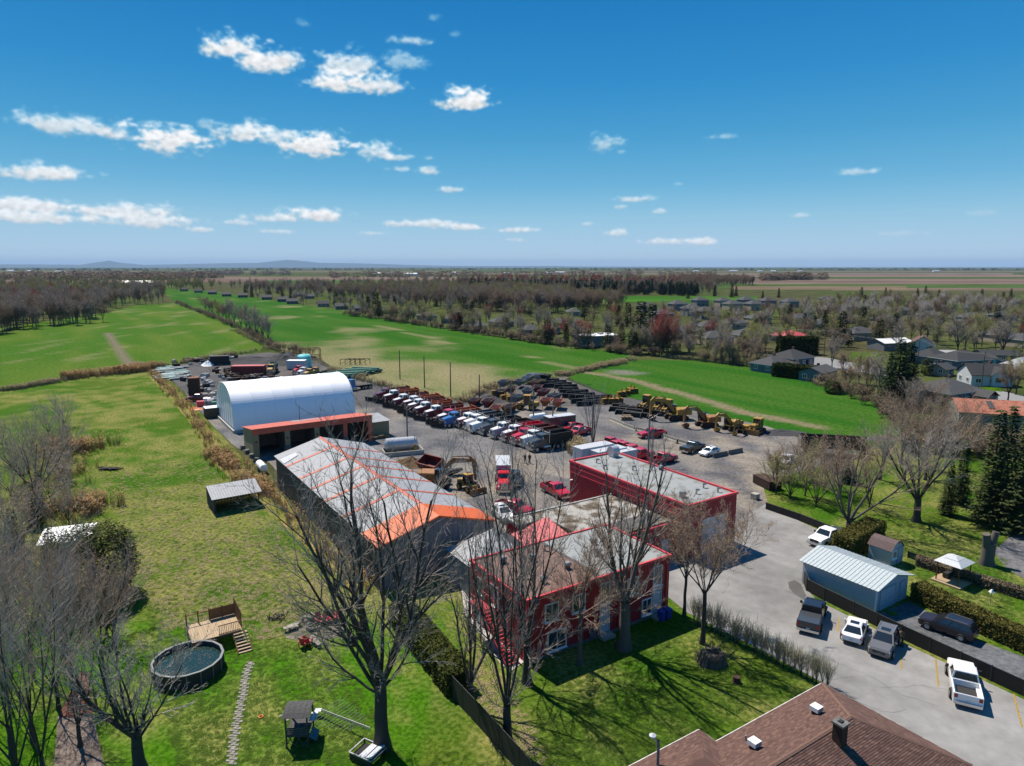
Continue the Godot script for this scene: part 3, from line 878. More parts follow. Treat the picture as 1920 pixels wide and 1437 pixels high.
func build_fabric_hall():
	var o := Vector3(-57.4, 0, -137.5)
	var t := thing("fabric_hall", "long white fabric arch hall with rounded roof beside the open bays", "hall", o, YARD)
	var L := 26.0
	var wd := 18.6
	var n := 44
	var prof := func(k: int) -> Vector3:
		var a := PI * k / n
		var cx := cos(a)
		var y := 9.3 * pow(sin(a), 0.72)
		return Vector3(0, y, -wd * 0.5 + signf(cx) * pow(absf(cx), 0.86) * wd * 0.5)
	var bays := 6
	for b in bays:
		var mb := MB.new()
		var x0 := L * b / bays
		var x1 := L * (b + 1) / bays
		var subs := 4
		for s in subs:
			for k in n:
				var q := []
				for e in [[s, k], [s + 1, k], [s + 1, k + 1], [s, k + 1]]:
					var f: float = float(e[0]) / subs
					var p: Vector3 = prof.call(e[1])
					var sag := 1.0 - 0.007 * sin(PI * f)          # cloth hangs in between the hoops
					q.append(Vector3(lerpf(x0, x1, f), p.y * sag, (p.z + wd * 0.5) * sag - wd * 0.5))
				mb.quad(q[0], q[1], q[2], q[3])
		part(mb, "cover_panel", M.fabric, t)
	for b in bays + 1:
		var mb := MB.new()
		var x := L * b / bays
		for k in n:
			mb.tube(prof.call(k) + Vector3(x, 0.02, 0), prof.call(k + 1) + Vector3(x, 0.02, 0), 0.07, 0.07, 5)
		part(mb, "hoop", M.fabric, t)
	for side in [0.0, L]:
		var e := MB.new()
		var pts := PackedVector2Array()
		for k in n + 1:
			var p: Vector3 = prof.call(k)
			pts.append(Vector2(p.z, p.y))
		e.extrude(pts, -0.05, 0.05, Transform3D(Basis(Vector3(0, 0, 1), Vector3.UP, Vector3(-1, 0, 0)), Vector3(side + (0.3 if side == 0.0 else -0.3), 0, 0)))
		var ew := part(e, "end_wall", M.fabric, t)
		for k in 7:
			var z := -wd + wd * (k + 1) / 8.0
			var hh := 9.1 * pow(sqrt(maxf(0.0, 1.0 - pow((z + wd * 0.5) / (wd * 0.5), 2.0))), 0.75)
			var sm := MB.new()
			sm.box(Vector3(side + (0.22 if side == 0.0 else -0.22), hh * 0.5, z), Vector3(0.05, hh, 0.06))
			part(sm, "seam", M.trailer_white, ew)
	var base := MB.new()
	base.box(Vector3(L * 0.5, 0.3, 0.15), Vector3(L + 0.4, 0.6, 0.3))
	base.box(Vector3(L * 0.5, 0.3, -wd - 0.15), Vector3(L + 0.4, 0.6, 0.3))
	base.box(Vector3(-0.15, 0.3, -wd * 0.5), Vector3(0.3, 0.6, wd))
	part(base, "concrete_base", M.concrete, t)

func build_bay_garage():
	var o := Vector3(-46.6, 0, -119.2)
	var t := thing("bay_garage", "long garage with orange red roof and four open bays", "garage", o, YARD)
	var L := 22.5
	var dp := 7.7
	var hf := 5.2
	var hb := 4.1
	var r := MB.new()
	ribbed(r, Vector3(L + 0.2, hb + 0.1, -dp - 0.3), Vector3(-0.2, hb + 0.1, -dp - 0.3), Vector3(-0.2, hf + 0.1, 0.35), Vector3(L + 0.2, hf + 0.1, 0.35), 0.5)
	part(r, "roof", M.vermilion, t)
	var pt := MB.new()
	ribbed(pt, Vector3(14.5, hb + 0.22, -dp + 0.6), Vector3(8.5, hb + 0.2, -dp + 0.2), Vector3(8.8, hb + 0.52, -dp + 2.8), Vector3(14.3, hb + 0.6, -dp + 3.4), 0.5)
	part(pt, "roof_patch", M.roof_galv, t)
	var w := MB.new()
	w.extrude(PackedVector2Array([Vector2(0, 0), Vector2(dp, 0), Vector2(dp, hb), Vector2(0, hf)]), 0.0, 0.2, Transform3D(Basis(Vector3(0, 0, -1), Vector3.UP, Vector3(1, 0, 0)), Vector3.ZERO))
	part(w, "side_wall", M.tan, t)
	w = MB.new()
	w.extrude(PackedVector2Array([Vector2(0, 0), Vector2(dp, 0), Vector2(dp, hb), Vector2(0, hf)]), 0.0, 0.2, Transform3D(Basis(Vector3(0, 0, -1), Vector3.UP, Vector3(1, 0, 0)), Vector3(L - 0.2, 0, 0)))
	part(w, "side_wall", M.vermilion, t)
	w = MB.new()
	w.box(Vector3(L * 0.5, hb * 0.5, -dp + 0.1), Vector3(L - 0.4, hb, 0.2))
	part(w, "back_wall", M.bay_wall, t)
	w = MB.new()
	w.box(Vector3(L * 0.5, hf - 0.5, 0.12), Vector3(L + 0.1, 1.0, 0.24))
	part(w, "fascia", M.vermilion, t)
	var xs := [0.55, 6.1, 11.6, 17.1, L - 0.35]
	for k in 5:
		var p := MB.new()
		p.box(Vector3(xs[k], (hf - 1.0) * 0.5, 0.1), Vector3(0.95 if k in [0, 1, 2] else 0.8, hf - 1.0, 0.22))
		var pm := part(p, "pier", M.tan if k < 3 else M.vermilion, t)
		if k in [1, 2, 3]:
			one_box("pier_foot", M.dark_concrete, Vector3(xs[k], 0.8, 0.15), Vector3(1.05, 1.6, 0.3), pm)
		if k > 0 and k < 4:
			one_box("divider", M.bay_wall, Vector3(xs[k], 2.0, -dp * 0.5), Vector3(0.2, 4.0, dp - 0.4), t)
	for k in 3:
		one_box("wall_lamp", M.rust, Vector3(xs[k], 2.9, 0.26), Vector3(0.35, 0.3, 0.14), t)
	var ms := MB.new()
	ms.tube(Vector3(10.5, hb, -dp + 0.5), Vector3(10.5, hb + 3.2, -dp + 0.5), 0.06, 0.04, 6)
	part(ms, "mast", M.post_black, t)
	# tan annex with a grey roof at the end of the bays
	var a := thing("tan_annex", "low tan annex with grey roof against the end of the bays", "shed", W(o, L + 0.1, -4.5), YARD)
	var m := MB.new()
	m.box(Vector3(2.3, 1.5, -1.2), Vector3(4.6, 3.0, 6.4))
	part(m, "wall", M.tan, a)
	m = MB.new()
	ribbed(m, Vector3(-0.05, 3.1, 2.2), Vector3(4.9, 3.1, 2.2), Vector3(4.9, 3.5, -4.6), Vector3(-0.05, 3.5, -4.6), 0.5)
	part(m, "roof", M.roof_galv, a)
	# stack of pallets against it
	for s in 3:
		for k in [4, 5, 3][s]:
			var p := thing("pallet", "weathered wooden pallet stacked against the tan annex", "pallet", W(o, L + 0.9 + s * 1.25, -0.9 - 0.1 * s, 0.14 * k), YARD + 0.04 * (k - 2), "pallets stacked by the tan annex")
			for q in 6:
				one_box("slat", M.pallet, Vector3(0, 0.12, -0.5 + q * 0.2), Vector3(1.15, 0.03, 0.13), p)
			for q in 3:
				one_box("bearer", M.pallet, Vector3(-0.5 + q * 0.5, 0.05, 0), Vector3(0.09, 0.1, 1.1), p)

func build_long_shed():
	var o := Vector3(-8.0, 0, -71.5)
	var t := thing("long_shed", "long gabled shed with striped grey and orange metal roof", "shed", o, YARD)
	var hw := 7.35
	var eave := 5.0
	var ridge := 7.05
	var L := 42.0
	var zs := [-42.0, -35.0, -28.1, -22.7, -17.1, -10.5, -4.7, 0.0]
	for s in [-1.0, 1.0]:
		for k in zs.size() - 1:
			var mb := MB.new()
			var z0: float = zs[k] + (0.3 if k > 0 and k < 6 else 0.0)
			var z1: float = zs[k + 1] - (0.3 if k < 5 else 0.0)
			var lo0 := Vector3(s * hw, eave, z0)
			var lo1 := Vector3(s * hw, eave, z1)
			var hi0 := Vector3(0, ridge, z0)
			var hi1 := Vector3(0, ridge, z1)
			if s > 0:
				ribbed(mb, lo1, lo0, hi0, hi1, 0.32, 0.012)
			else:
				ribbed(mb, lo0, lo1, hi1, hi0, 0.32, 0.012)
			part(mb, "roof_panel", M.orange if k == 6 else M.roof_grey, t)
			if k < 5:
				var st := MB.new()
				var up := Vector3(0, 0.06, 0)
				var e0 := Vector3(s * hw, eave, zs[k + 1] - 0.3) + up
				var e1 := Vector3(s * hw, eave, zs[k + 1] + 0.3) + up
				var r0 := Vector3(0, ridge, zs[k + 1] - 0.3) + up
				var r1 := Vector3(0, ridge, zs[k + 1] + 0.3) + up
				if s > 0:
					ribbed(st, e1, e0, r0, r1, 0.3, 0.008)
				else:
					ribbed(st, e0, e1, r1, r0, 0.3, 0.008)
				part(st, "roof_stripe", M.stripe, t)
	var rc := MB.new()
	rc.extrude(PackedVector2Array([Vector2(-0.28, -0.03), Vector2(0.28, -0.03), Vector2(0.02, 0.08), Vector2(-0.02, 0.08)]), -L, -4.8, Transform3D(Basis.IDENTITY, Vector3(0, ridge, 0)))
	part(rc, "ridge_cap", M.stripe, t)
	var sk := MB.new()
	var f := (hw - 7.0) / hw
	sk.quad(Vector3(-7.25, eave + (ridge - eave) * f * 0.3 + 0.1, -39.0), Vector3(-7.25, eave + 0.12, -36.4), Vector3(-4.8, eave + 0.82, -37.6), Vector3(-4.8, eave + 0.82, -39.2))
	part(sk, "roof_patch", M.trailer_white, t)
	for s in [-1.0, 1.0]:
		var mb := MB.new()
		if s < 0:
			siding(mb, Vector3(-hw + 0.25, 0, -L + 0.2), Vector3(-hw + 0.25, 0, -0.3), 0.0, eave, true, 0.6, 0.03)
		else:
			siding(mb, Vector3(hw - 0.25, 0, -0.3), Vector3(hw - 0.25, 0, -L + 0.2), 0.0, eave, true, 0.6, 0.03)
		part(mb, "side_wall", M.shed_wall, t)
	for z in [-0.3, -L + 0.2]:
		var g := MB.new()
		g.extrude(PackedVector2Array([Vector2(-hw + 0.25, 0), Vector2(hw - 0.25, 0), Vector2(hw - 0.25, eave), Vector2(0, ridge - 0.1), Vector2(-hw + 0.25, eave)]), z - 0.1, z + 0.1)
		var gw := part(g, "gable_wall", M.shed_front if z > -1.0 else M.tan, t)
		if z > -1.0:
			for k in 23:
				var x := -6.6 + k * 0.6
				var hh := eave + (ridge - eave) * (1.0 - absf(x) / hw) - 0.2
				one_box("batten", M.shed_front, Vector3(x, hh * 0.5, z + 0.12), Vector3(0.06, hh, 0.05), gw)
	var ft := MB.new()
	ft.box(Vector3(-3.7, (eave + ridge) * 0.5 - 0.12, 0.02), Vector3(7.6, 0.16, 0.08), Basis(Vector3(0, 0, 1), atan2(ridge - eave, hw)))
	ft.box(Vector3(3.7, (eave + ridge) * 0.5 - 0.12, 0.02), Vector3(7.6, 0.16, 0.08), Basis(Vector3(0, 0, 1), -atan2(ridge - eave, hw)))
	part(ft, "barge_board", M.orange, t)

func build_red_buildings():
	var o := Vector3(1.27, 0, -54.29)
	var ax := Vector3(cos(0.0), 0, 0)
	# ---- office with a flat two-tone roof
	var t := thing("red_office", "two storey red clad office with flat brown and grey roof", "building", o, YARD)
	var h := 5.9
	var X := 17.1
	var Z := -9.6
	var mb := MB.new()
	siding(mb, Vector3(0, 0, 0), Vector3(X, 0, 0), 0.0, h, true, 0.42, 0.025)
	part(mb, "front_wall", M.red_siding, t)
	mb = MB.new()
	siding(mb, Vector3(0, 0, Z), Vector3(0, 0, 0), 0.0, h, true, 0.42, 0.025)
	part(mb, "side_wall", M.red_siding, t)
	mb = MB.new()
	siding(mb, Vector3(X, 0, 0), Vector3(X, 0, Z), 0.0, h, true, 0.42, 0.025)
	siding(mb, Vector3(X, 0, Z), Vector3(0, 0, Z), 0.0, h, true, 0.42, 0.025)
	part(mb, "back_wall", M.red_siding, t)
	mb = MB.new()
	mb.box(Vector3(4.2, h - 0.12, Z * 0.5), Vector3(8.2, 0.2, -Z - 0.2))
	part(mb, "brown_roof", M.flat_roof_brown, t)
	mb = MB.new()
	mb.box(Vector3(12.7, h - 0.10, Z * 0.5), Vector3(8.6, 0.2, -Z - 0.2))
	part(mb, "grey_roof", M.flat_roof, t)
	one_box("roof_joint", M.flat_roof_dark, Vector3(8.36, h - 0.02, Z * 0.5), Vector3(0.3, 0.08, -Z - 0.3), t)
	for e in [[Vector3(X * 0.5, h, 0.03), Vector3(X + 0.3, 0.24, 0.22)], [Vector3(X * 0.5, h, Z - 0.03), Vector3(X + 0.3, 0.24, 0.22)], [Vector3(-0.03, h, Z * 0.5), Vector3(0.22, 0.24, -Z - 0.2)], [Vector3(X + 0.03, h, Z * 0.5), Vector3(0.22, 0.24, -Z - 0.2)]]:
		one_box("roof_edge", M.red_trim, e[0], e[1], t)
	# darker band of cladding under the roof on the side that faces the walk
	mb = MB.new()
	for k in 3:
		mb.box(Vector3(-0.07, h - 0.35 - k * 0.28, Z * 0.5), Vector3(0.1, 0.2, -Z))
	part(mb, "side_band", M.red_trim, t)
	var xa := Vector3(1, 0, 0)
	var za := Vector3(0, 0, 1)
	for q in [[2.6, 3.4, 1.3, 1.5], [5.6, 3.4, 1.3, 1.5], [12.1, 3.3, 1.2, 1.5], [3.2, 0.5, 1.9, 1.7], [14.1, 0.6, 1.1, 1.5]]:
		window(t, Vector3(q[0], q[1], 0.05), xa, za, q[2], q[3], 1)
	for q in [8.7, 15.4]:        # doors one above the other with a light panel between them
		panel_door(t, "door", Vector3(q, 0.35, 0.05), xa, za, 0.95, 2.1, 3, M.door_white)
		window(t, Vector3(q, 3.3, 0.05), xa, za, 0.95, 1.9, 1)
		one_box("cladding_panel", M.blue_wall, Vector3(q, 2.85, 0.07), Vector3(1.15, 0.7, 0.08), t)
		one_box("door_step", M.concrete, Vector3(q, 0.15, 0.5), Vector3(1.4, 0.3, 0.8), t)
	one_box("corner_post", M.red_trim, Vector3(0.0, h * 0.5, 0.02), Vector3(0.24, h - 0.2, 0.24), t)
	# recessed entrance side: door, glazing and the red stair
	panel_door(t, "door", Vector3(-0.05, 0.2, -7.9), Vector3(0, 0, 1), Vector3(-1, 0, 0), 1.0, 2.2, 3, M.door_white)
	window(t, Vector3(-0.05, 3.4, -7.8), Vector3(0, 0, 1), Vector3(-1, 0, 0), 1.0, 1.4, 1)
	window(t, Vector3(-0.05, 3.2, -5.2), Vector3(0, 0, 1), Vector3(-1, 0, 0), 1.3, 1.9, 1)
	for q in [[2.4, 2.0, 0], [5.0, 3.2, 0], [6.8, 6.4, 0], [7.4, 1.9, 1], [11.2, 5.6, 2], [12.6, 3.3, 0], [3.2, 7.6, 0]]:
		roof_vent(Vector3(q[0], h - 0.02, Z + q[1]), q[2], t)
	for q in [0.35, 10.4, 16.7]:      # downpipes, meter and service box
		one_box("downpipe", M.red_trim, Vector3(q, h * 0.5, 0.1), Vector3(0.09, h - 0.4, 0.08), t)
	one_box("meter_box", M.galv, Vector3(11.0, 1.5, 0.14), Vector3(0.4, 0.6, 0.2), t)
	one_box("service_box", M.dark_concrete, Vector3(7.2, 0.7, 0.16), Vector3(0.7, 0.5, 0.3), t)
	one_box("base_strip", M.dark_concrete, Vector3(X * 0.5, 0.14, 0.04), Vector3(X, 0.28, 0.1), t)
	for q in [4.3, 13.2]:
		one_box("wall_lamp", M.white, Vector3(q, 2.75, 0.16), Vector3(0.22, 0.14, 0.22), t)
	# outside stair
	var st := thing("red_stair", "red steel stair climbing the side of the office", "stair", W(o, -1.15, -0.4), YARD)
	for k in 16:
		one_box("tread", M.red_siding, Vector3(0, 0.2 + k * 0.195, -0.2 - k * 0.27), Vector3(1.1, 0.05, 0.3), st)
	for s in [-0.58, 0.58]:
		mb = MB.new()
		mb.tube(Vector3(s, 0.1, 0.0), Vector3(s, 3.25, -4.4), 0.07, 0.07, 6)
		part(mb, "stringer", M.red_trim, st)
		mb = MB.new()
		mb.tube(Vector3(s, 1.1, 0.0), Vector3(s, 4.2, -4.4), 0.035, 0.035, 5)
		mb.tube(Vector3(s, 4.2, -4.4), Vector3(s, 4.2, -6.6), 0.035, 0.035, 5)
		for k in 17:
			mb.tube(Vector3(s, 0.15 + k * 0.195, -k * 0.27), Vector3(s, 1.12 + k * 0.193, -k * 0.27), 0.018, 0.018, 4)
		for k in 8:
			mb.tube(Vector3(s, 3.25, -4.4 - k * 0.3), Vector3(s, 4.2, -4.4 - k * 0.3), 0.018, 0.018, 4)
		part(mb, "railing", M.red_trim, st)
	one_box("landing", M.red_siding, Vector3(0, 3.2, -5.6), Vector3(1.2, 0.1, 2.3), st)
	for q in [[-0.5, -4.6], [-0.5, -6.5]]:
		mb = MB.new()
		mb.tube(Vector3(q[0], 0, q[1]), Vector3(q[0], 3.15, q[1]), 0.06, 0.06, 6)
		part(mb, "post", M.red_trim, st)
	# ---- tall garage
	var o2 := W(o, 27.7, -29.7)
	t = thing("red_garage", "tall red clad garage with flat grey roof and overhead door", "garage", o2, YARD)
	h = 6.65
	X = 8.6
	Z = 22.2
	mb = MB.new()
	siding(mb, Vector3(0, 0, 0), Vector3(0, 0, Z), 0.0, h - 1.5, true, 0.42, 0.03)
	part(mb, "side_wall", M.red_siding, t)
	for q in [[Vector3(0, 0, Z), Vector3(X, 0, Z)], [Vector3(X, 0, Z), Vector3(X, 0, 0)], [Vector3(X, 0, 0), Vector3(0, 0, 0)]]:
		mb = MB.new()
		siding(mb, q[0], q[1], 0.0, h - 0.05, true, 0.42, 0.03)
		part(mb, "wall", M.red_siding, t)
	mb = MB.new()
	siding(mb, Vector3(-0.05, 0, 0), Vector3(-0.05, 0, Z), h - 1.5, h, false, 0.3, 0.05)
	part(mb, "lapped_band", M.red_siding, t)
	for k in [0, 1]:
		one_box("band_trim", M.red_trim, Vector3(-0.09, h - 0.75 - k * 0.75, Z * 0.5), Vector3(0.06, 0.08, Z), t)
	one_box("roof", M.flat_roof, Vector3(X * 0.5, h - 0.2, Z * 0.5), Vector3(X - 0.2, 0.2, Z - 0.2), t)
	for e in [[Vector3(X * 0.5, h, 0.0), Vector3(X + 0.3, 0.26, 0.25)], [Vector3(X * 0.5, h, Z), Vector3(X + 0.3, 0.26, 0.25)], [Vector3(0, h, Z * 0.5), Vector3(0.25, 0.26, Z - 0.25)], [Vector3(X, h, Z * 0.5), Vector3(0.25, 0.26, Z - 0.25)]]:
		one_box("roof_edge", M.red_trim, e[0], e[1], t)
	panel_door(t, "overhead_door", Vector3(4.6, 0.05, Z + 0.03), xa, za, 4.0, 4.3, 6, M.door_white)
	for q in [[1.6, 5.5, 1], [2.7, 2.6, 1], [4.6, 8.0, 1], [7.9, 10.0, 0], [6.9, 9.3, 1], [6.8, 18.5, 1], [2.0, 19.5, 2], [4.3, 19.6, 1], [7.0, 20.6, 1]]:
		roof_vent(Vector3(q[0], h - 0.1, q[1]), q[2], t)
	var hood := MB.new()      # large round ventilator at the back corner
	hood.lathe([Vector2(0.0, 0.0), Vector2(0.75, 0.0), Vector2(0.75, 1.2), Vector2(0.0, 1.2)], 18, Transform3D(Basis(Vector3(0, 0, 1), PI * 0.5) * Basis.IDENTITY, Vector3(7.6, h + 0.75, 1.3)))
	hood.box(Vector3(7.0, h + 0.2, 1.3), Vector3(1.0, 0.6, 1.1))
	part(hood, "round_ventilator", M.tank, t)
	mb = MB.new()
	mb.tube(Vector3(-0.2, 4.6, 1.4), Vector3(-0.2, 8.4, 1.4), 0.05, 0.03, 6)
	part(mb, "mast", M.grey_pole, t)
	one_box("wall_lamp", M.white, Vector3(-0.2, 4.0, 0.6), Vector3(0.5, 0.16, 0.2), t)
	# ---- lower middle part
	var o3 := W(o, 11.2, -20.8)
	t = thing("red_workshop", "low red workshop with stained flat roof between office and garage", "building", o3, YARD)
	h = 4.2
	X = 16.4
	Z = 11.1
	mb = MB.new()
	siding(mb, Vector3(6.0, 0, Z + 0.6), Vector3(X, 0, Z + 0.6), 0.0, h, true, 0.42, 0.025)
	part(mb, "front_wall", M.red_siding, t)
	mb = MB.new()
	siding(mb, Vector3(X, 0, 0), Vector3(0, 0, 0), 0.0, h, true, 0.42, 0.025)
	siding(mb, Vector3(0, 0, 0), Vector3(0, 0, 2.5), 0.0, h, true, 0.42, 0.025)
	part(mb, "back_wall", M.red_siding, t)
	one_box("roof", M.flat_roof_old, Vector3(10.25, h - 0.05, Z * 0.5 + 0.05), Vector3(12.1, 0.2, Z - 0.2), t)
	one_box("roof_wing", M.flat_roof_old, Vector3(2.15, h - 0.05, 1.3), Vector3(4.08, 0.2, 2.4), t)
	one_box("roof_strip", M.flat_roof_dark, Vector3(X * 0.5 + 4.0, h + 0.062, Z - 1.9), Vector3(7.0, 0.02, 2.6), t)
	one_box("roof_edge", M.red_trim, Vector3(11.4, h, Z + 0.62), Vector3(X - 6.4, 0.22, 0.2), t)
	for q in [Vector3(X * 0.5, h + 0.02, 0.1), Vector3(0.1, h + 0.02, 1.5)]:
		one_box("parapet", M.concrete, q, Vector3(X if q.z < 0.5 else 0.25, 0.3, 0.25 if q.z < 0.5 else 3.0), t)
	panel_door(t, "door", Vector3(14.6, 0.1, Z + 0.64), xa, za, 1.0, 2.2, 3, M.door_white)
	window(t, Vector3(11.8, 1.2, Z + 0.64), xa, za, 1.2, 1.2, 1)
	# ---- link with the red metal slope and the pale hip
	var o4 := W(o, 1.9, -18.4)
	t = thing("link_building", "small link building with red metal slope and pale metal hip roof", "building", o4, YARD)
	mb = MB.new()
	ribbed(mb, Vector3(7.4, 3.3, 6.4), Vector3(8.4, 3.3, 0.0), Vector3(13.3, 4.5, 0.3), Vector3(12.1, 4.5, 6.4), 0.4)
	part(mb, "red_slope", M.red_roof, t)
	mb = MB.new()
	ribbed(mb, Vector3(-0.2, 3.5, 6.5), Vector3(6.2, 3.5, 6.5), Vector3(5.2, 5.2, 1.6), Vector3(5.0, 5.2, 1.4), 0.4)
	part(mb, "pale_slope", M.roof_galv, t)
	mb = MB.new()
	mb.quad(Vector3(6.2, 3.5, 6.5), Vector3(7.5, 3.2, 6.4), Vector3(8.4, 3.2, 0.0), Vector3(5.1, 5.2, 1.5))
	part(mb, "dark_slope", M.shingle_grey, t)
	mb = MB.new()
	mb.tri(Vector3(-0.2, 3.5, 6.5), Vector3(5.0, 5.2, 1.4), Vector3(-0.2, 3.5, 0.0))
	mb.tri(Vector3(-0.2, 3.5, 0.0), Vector3(5.1, 5.2, 1.5), Vector3(8.4, 3.2, 0.0))
	part(mb, "rear_slope", M.roof_galv, t)
	one_box("wall", M.shed_front, Vector3(5.8, 1.6, 3.2), Vector3(11.6, 3.2, 6.2), t)

func build_open_shed():
	var a := G(402, 964)
	var b := G(487, 948)
	var c := G(372, 940.5)
	var w := a.distance_to(b)
	var dp := minf(a.distance_to(c), 5.2)
	var turn := atan2(-(b - a).z, (b - a).x)
	var t := thing("open_shed", "small open sided shed with grey metal roof on posts in the meadow", "shed", a, turn)
	var mb := MB.new()
	ribbed(mb, Vector3(-0.3, 2.2, 0.5), Vector3(w + 0.3, 2.2, 0.5), Vector3(w + 0.3, 3.2, -dp * 0.62), Vector3(-0.3, 3.2, -dp * 0.62), 0.35, 0.03)
	part(mb, "roof_slope", M.roof_galv, t)
	mb = MB.new()
	ribbed(mb, Vector3(w + 0.3, 2.5, -dp - 0.3), Vector3(-0.3, 2.5, -dp - 0.3), Vector3(-0.3, 3.2, -dp * 0.62), Vector3(w + 0.3, 3.2, -dp * 0.62), 0.35, 0.03)
	part(mb, "roof_slope", M.roof_galv, t)
	for x in [0.1, w * 0.5, w - 0.1]:
		one_box("post", M.grey_wood, Vector3(x, 1.1, 0), Vector3(0.15, 2.2, 0.15), t)
		for s in [-1, 1]:
			mb = MB.new()
			mb.tube(Vector3(x, 1.6, 0), Vector3(clampf(x + s * 0.6, 0.1, w - 0.1), 2.15, 0), 0.05, 0.05, 5)
			part(mb, "brace", M.grey_wood, t)
	one_box("beam", M.grey_wood, Vector3(w * 0.5, 2.12, 0.0), Vector3(w, 0.18, 0.12), t)
	for k in 12:
		var x := dp * (k + 0.5) / 12.0
		var hh := 2.3 + (0.9 * (x / (dp * 0.62)) if x < dp * 0.62 else 0.9 - 0.7 * (x - dp * 0.62) / (dp * 0.38))
		one_box("board", M.grey_wood, Vector3(0.02 * (k % 2), hh * 0.5 - 0.1, -x), Vector3(0.04, hh - 0.25, dp / 12.0 - 0.03), t)
	for k in 14:
		one_box("board", M.grey_wood, Vector3(w * (k + 0.5) / 14.0, 1.2, -dp + 0.02 * (k % 2)), Vector3(w / 14.0 - 0.03, 2.4, 0.04), t)

func build_blue_garage():
	var o := Vector3(36.11, 0, -63.16)
	var t := thing("blue_garage", "small pale blue garage with ribbed light metal roof by the parking lot", "garage", o, YARD)
	var X := 5.95
	var L := 8.0
	var mb := MB.new()
	siding(mb, Vector3(0, 0, -L), Vector3(0, 0, 0), 0.0, 2.6, false, 0.16, 0.02)
	part(mb, "side_wall", M.white_wall, t)
	mb = MB.new()
	siding(mb, Vector3(X, 0, 0), Vector3(X, 0, -L), 0.0, 2.6, false, 0.16, 0.02)
	part(mb, "side_wall", M.white_wall, t)
	for z in [0.0, -L]:
		mb = MB.new()
		mb.extrude(PackedVector2Array([Vector2(0, 0), Vector2(X, 0), Vector2(X, 2.6), Vector2(X * 0.5, 3.35), Vector2(0, 2.6)]), z - 0.08, z + 0.0)
		part(mb, "gable_wall", M.blue_wall, t)
	for s in [-1.0, 1.0]:
		mb = MB.new()
		var e0 := Vector3(X * 0.5 + s * (X * 0.5 + 0.45), 2.55, -L - 0.35)
		var e1 := Vector3(e0.x, e0.y, 0.45)
		var r0 := Vector3(X * 0.5, 3.5, -L - 0.35)
		var r1 := Vector3(X * 0.5, 3.5, 0.45)
		if s > 0:
			ribbed(mb, e1, e0, r0, r1, 0.42, 0.04)
		else:
			ribbed(mb, e0, e1, r1, r0, 0.42, 0.04)
		part(mb, "roof_slope", M.garage_roof, t)
	panel_door(t, "garage_door", Vector3(2.1, 0.02, 0.03), Vector3(1, 0, 0), Vector3(0, 0, 1), 2.6, 2.1, 4, M.blue_wall)
	panel_door(t, "door", Vector3(4.9, 0.05, 0.03), Vector3(1, 0, 0), Vector3(0, 0, 1), 0.85, 2.0, 2, M.blue_wall)
	one_box("corner_board", M.white, Vector3(0.0, 1.3, 0.02), Vector3(0.12, 2.6, 0.12), t)

# hip roof as four slopes; ridge along x
func hip(par: Node3D, x0: float, x1: float, z0: float, z1: float, e: float, r: float, m: Material, inset := -1.0):
	var k := (z1 - z0) * 0.5 if inset < 0.0 else inset
	var zm := (z0 + z1) * 0.5
	var a := Vector3(x0 + k, r, zm)
	var b := Vector3(x1 - k, r, zm)
	if b.x < a.x:
		a.x = (x0 + x1) * 0.5
		b.x = a.x
	var mb := MB.new()
	mb.quad(Vector3(x0, e, z1), Vector3(x1, e, z1), b, a)
	part(mb, "roof_slope", m, par)
	mb = MB.new()
	mb.quad(Vector3(x1, e, z0), Vector3(x0, e, z0), a, b)
	part(mb, "roof_slope", m, par)
	mb = MB.new()
	mb.tri(Vector3(x1, e, z1), Vector3(x1, e, z0), b)
	part(mb, "roof_slope", m, par)
	mb = MB.new()
	mb.tri(Vector3(x0, e, z0), Vector3(x0, e, z1), a)
	part(mb, "roof_slope", m, par)
	one_box("soffit", M.white, Vector3((x0 + x1) * 0.5, e - 0.08, zm), Vector3(x1 - x0 - 0.02, 0.14, z1 - z0 - 0.02), par)

func shingle_slope(par: Node3D, a: Vector3, b: Vector3, d: Vector3, e: Vector3, rows: int, tab: float):
	# courses from the low edge a-b to the high edge e-d, each shingle tab a slightly lifted plate
	var r := RandomNumberGenerator.new()
	r.seed = 91
	var nn := (b - a).cross(d - a).normalized()
	var ms := [MB.new(), MB.new(), MB.new()]
	for i in rows:
		var f0 := float(i) / rows
		var f1 := float(i + 1) / rows + 0.012
		var l0 := a.lerp(e, f0)
		var r0 := b.lerp(d, f0)
		var l1 := a.lerp(e, minf(f1, 1.0))
		var r1 := b.lerp(d, minf(f1, 1.0))
		var cnt := maxi(1, int(l0.distance_to(r0) / tab))
		for k in cnt:
			var m: MB = ms[[0, 0, 0, 1, 2][r.randi_range(0, 4)]]
			var g := 0.012 * (1.0 if k % 2 == 0 else 0.6)
			var up := nn * (0.028 + r.randf() * 0.01)
			var p0 := l0.lerp(r0, (k + g) / cnt)
			var p1 := l0.lerp(r0, (k + 1.0 - g) / cnt)
			var p2 := l1.lerp(r1, (k + 1.0 - g) / cnt)
			var p3 := l1.lerp(r1, (k + g) / cnt)
			m.quad(p0 + up, p1 + up, p2 + nn * 0.004, p3 + nn * 0.004)
			m.quad(p0, p1, p1 + up, p0 + up)
	for k in 3:
		var o := part(ms[k], "shingles", [M.shingle, M.shingle_b, M.shingle_c][k], par)
		o.set_meta("kind", "stuff")

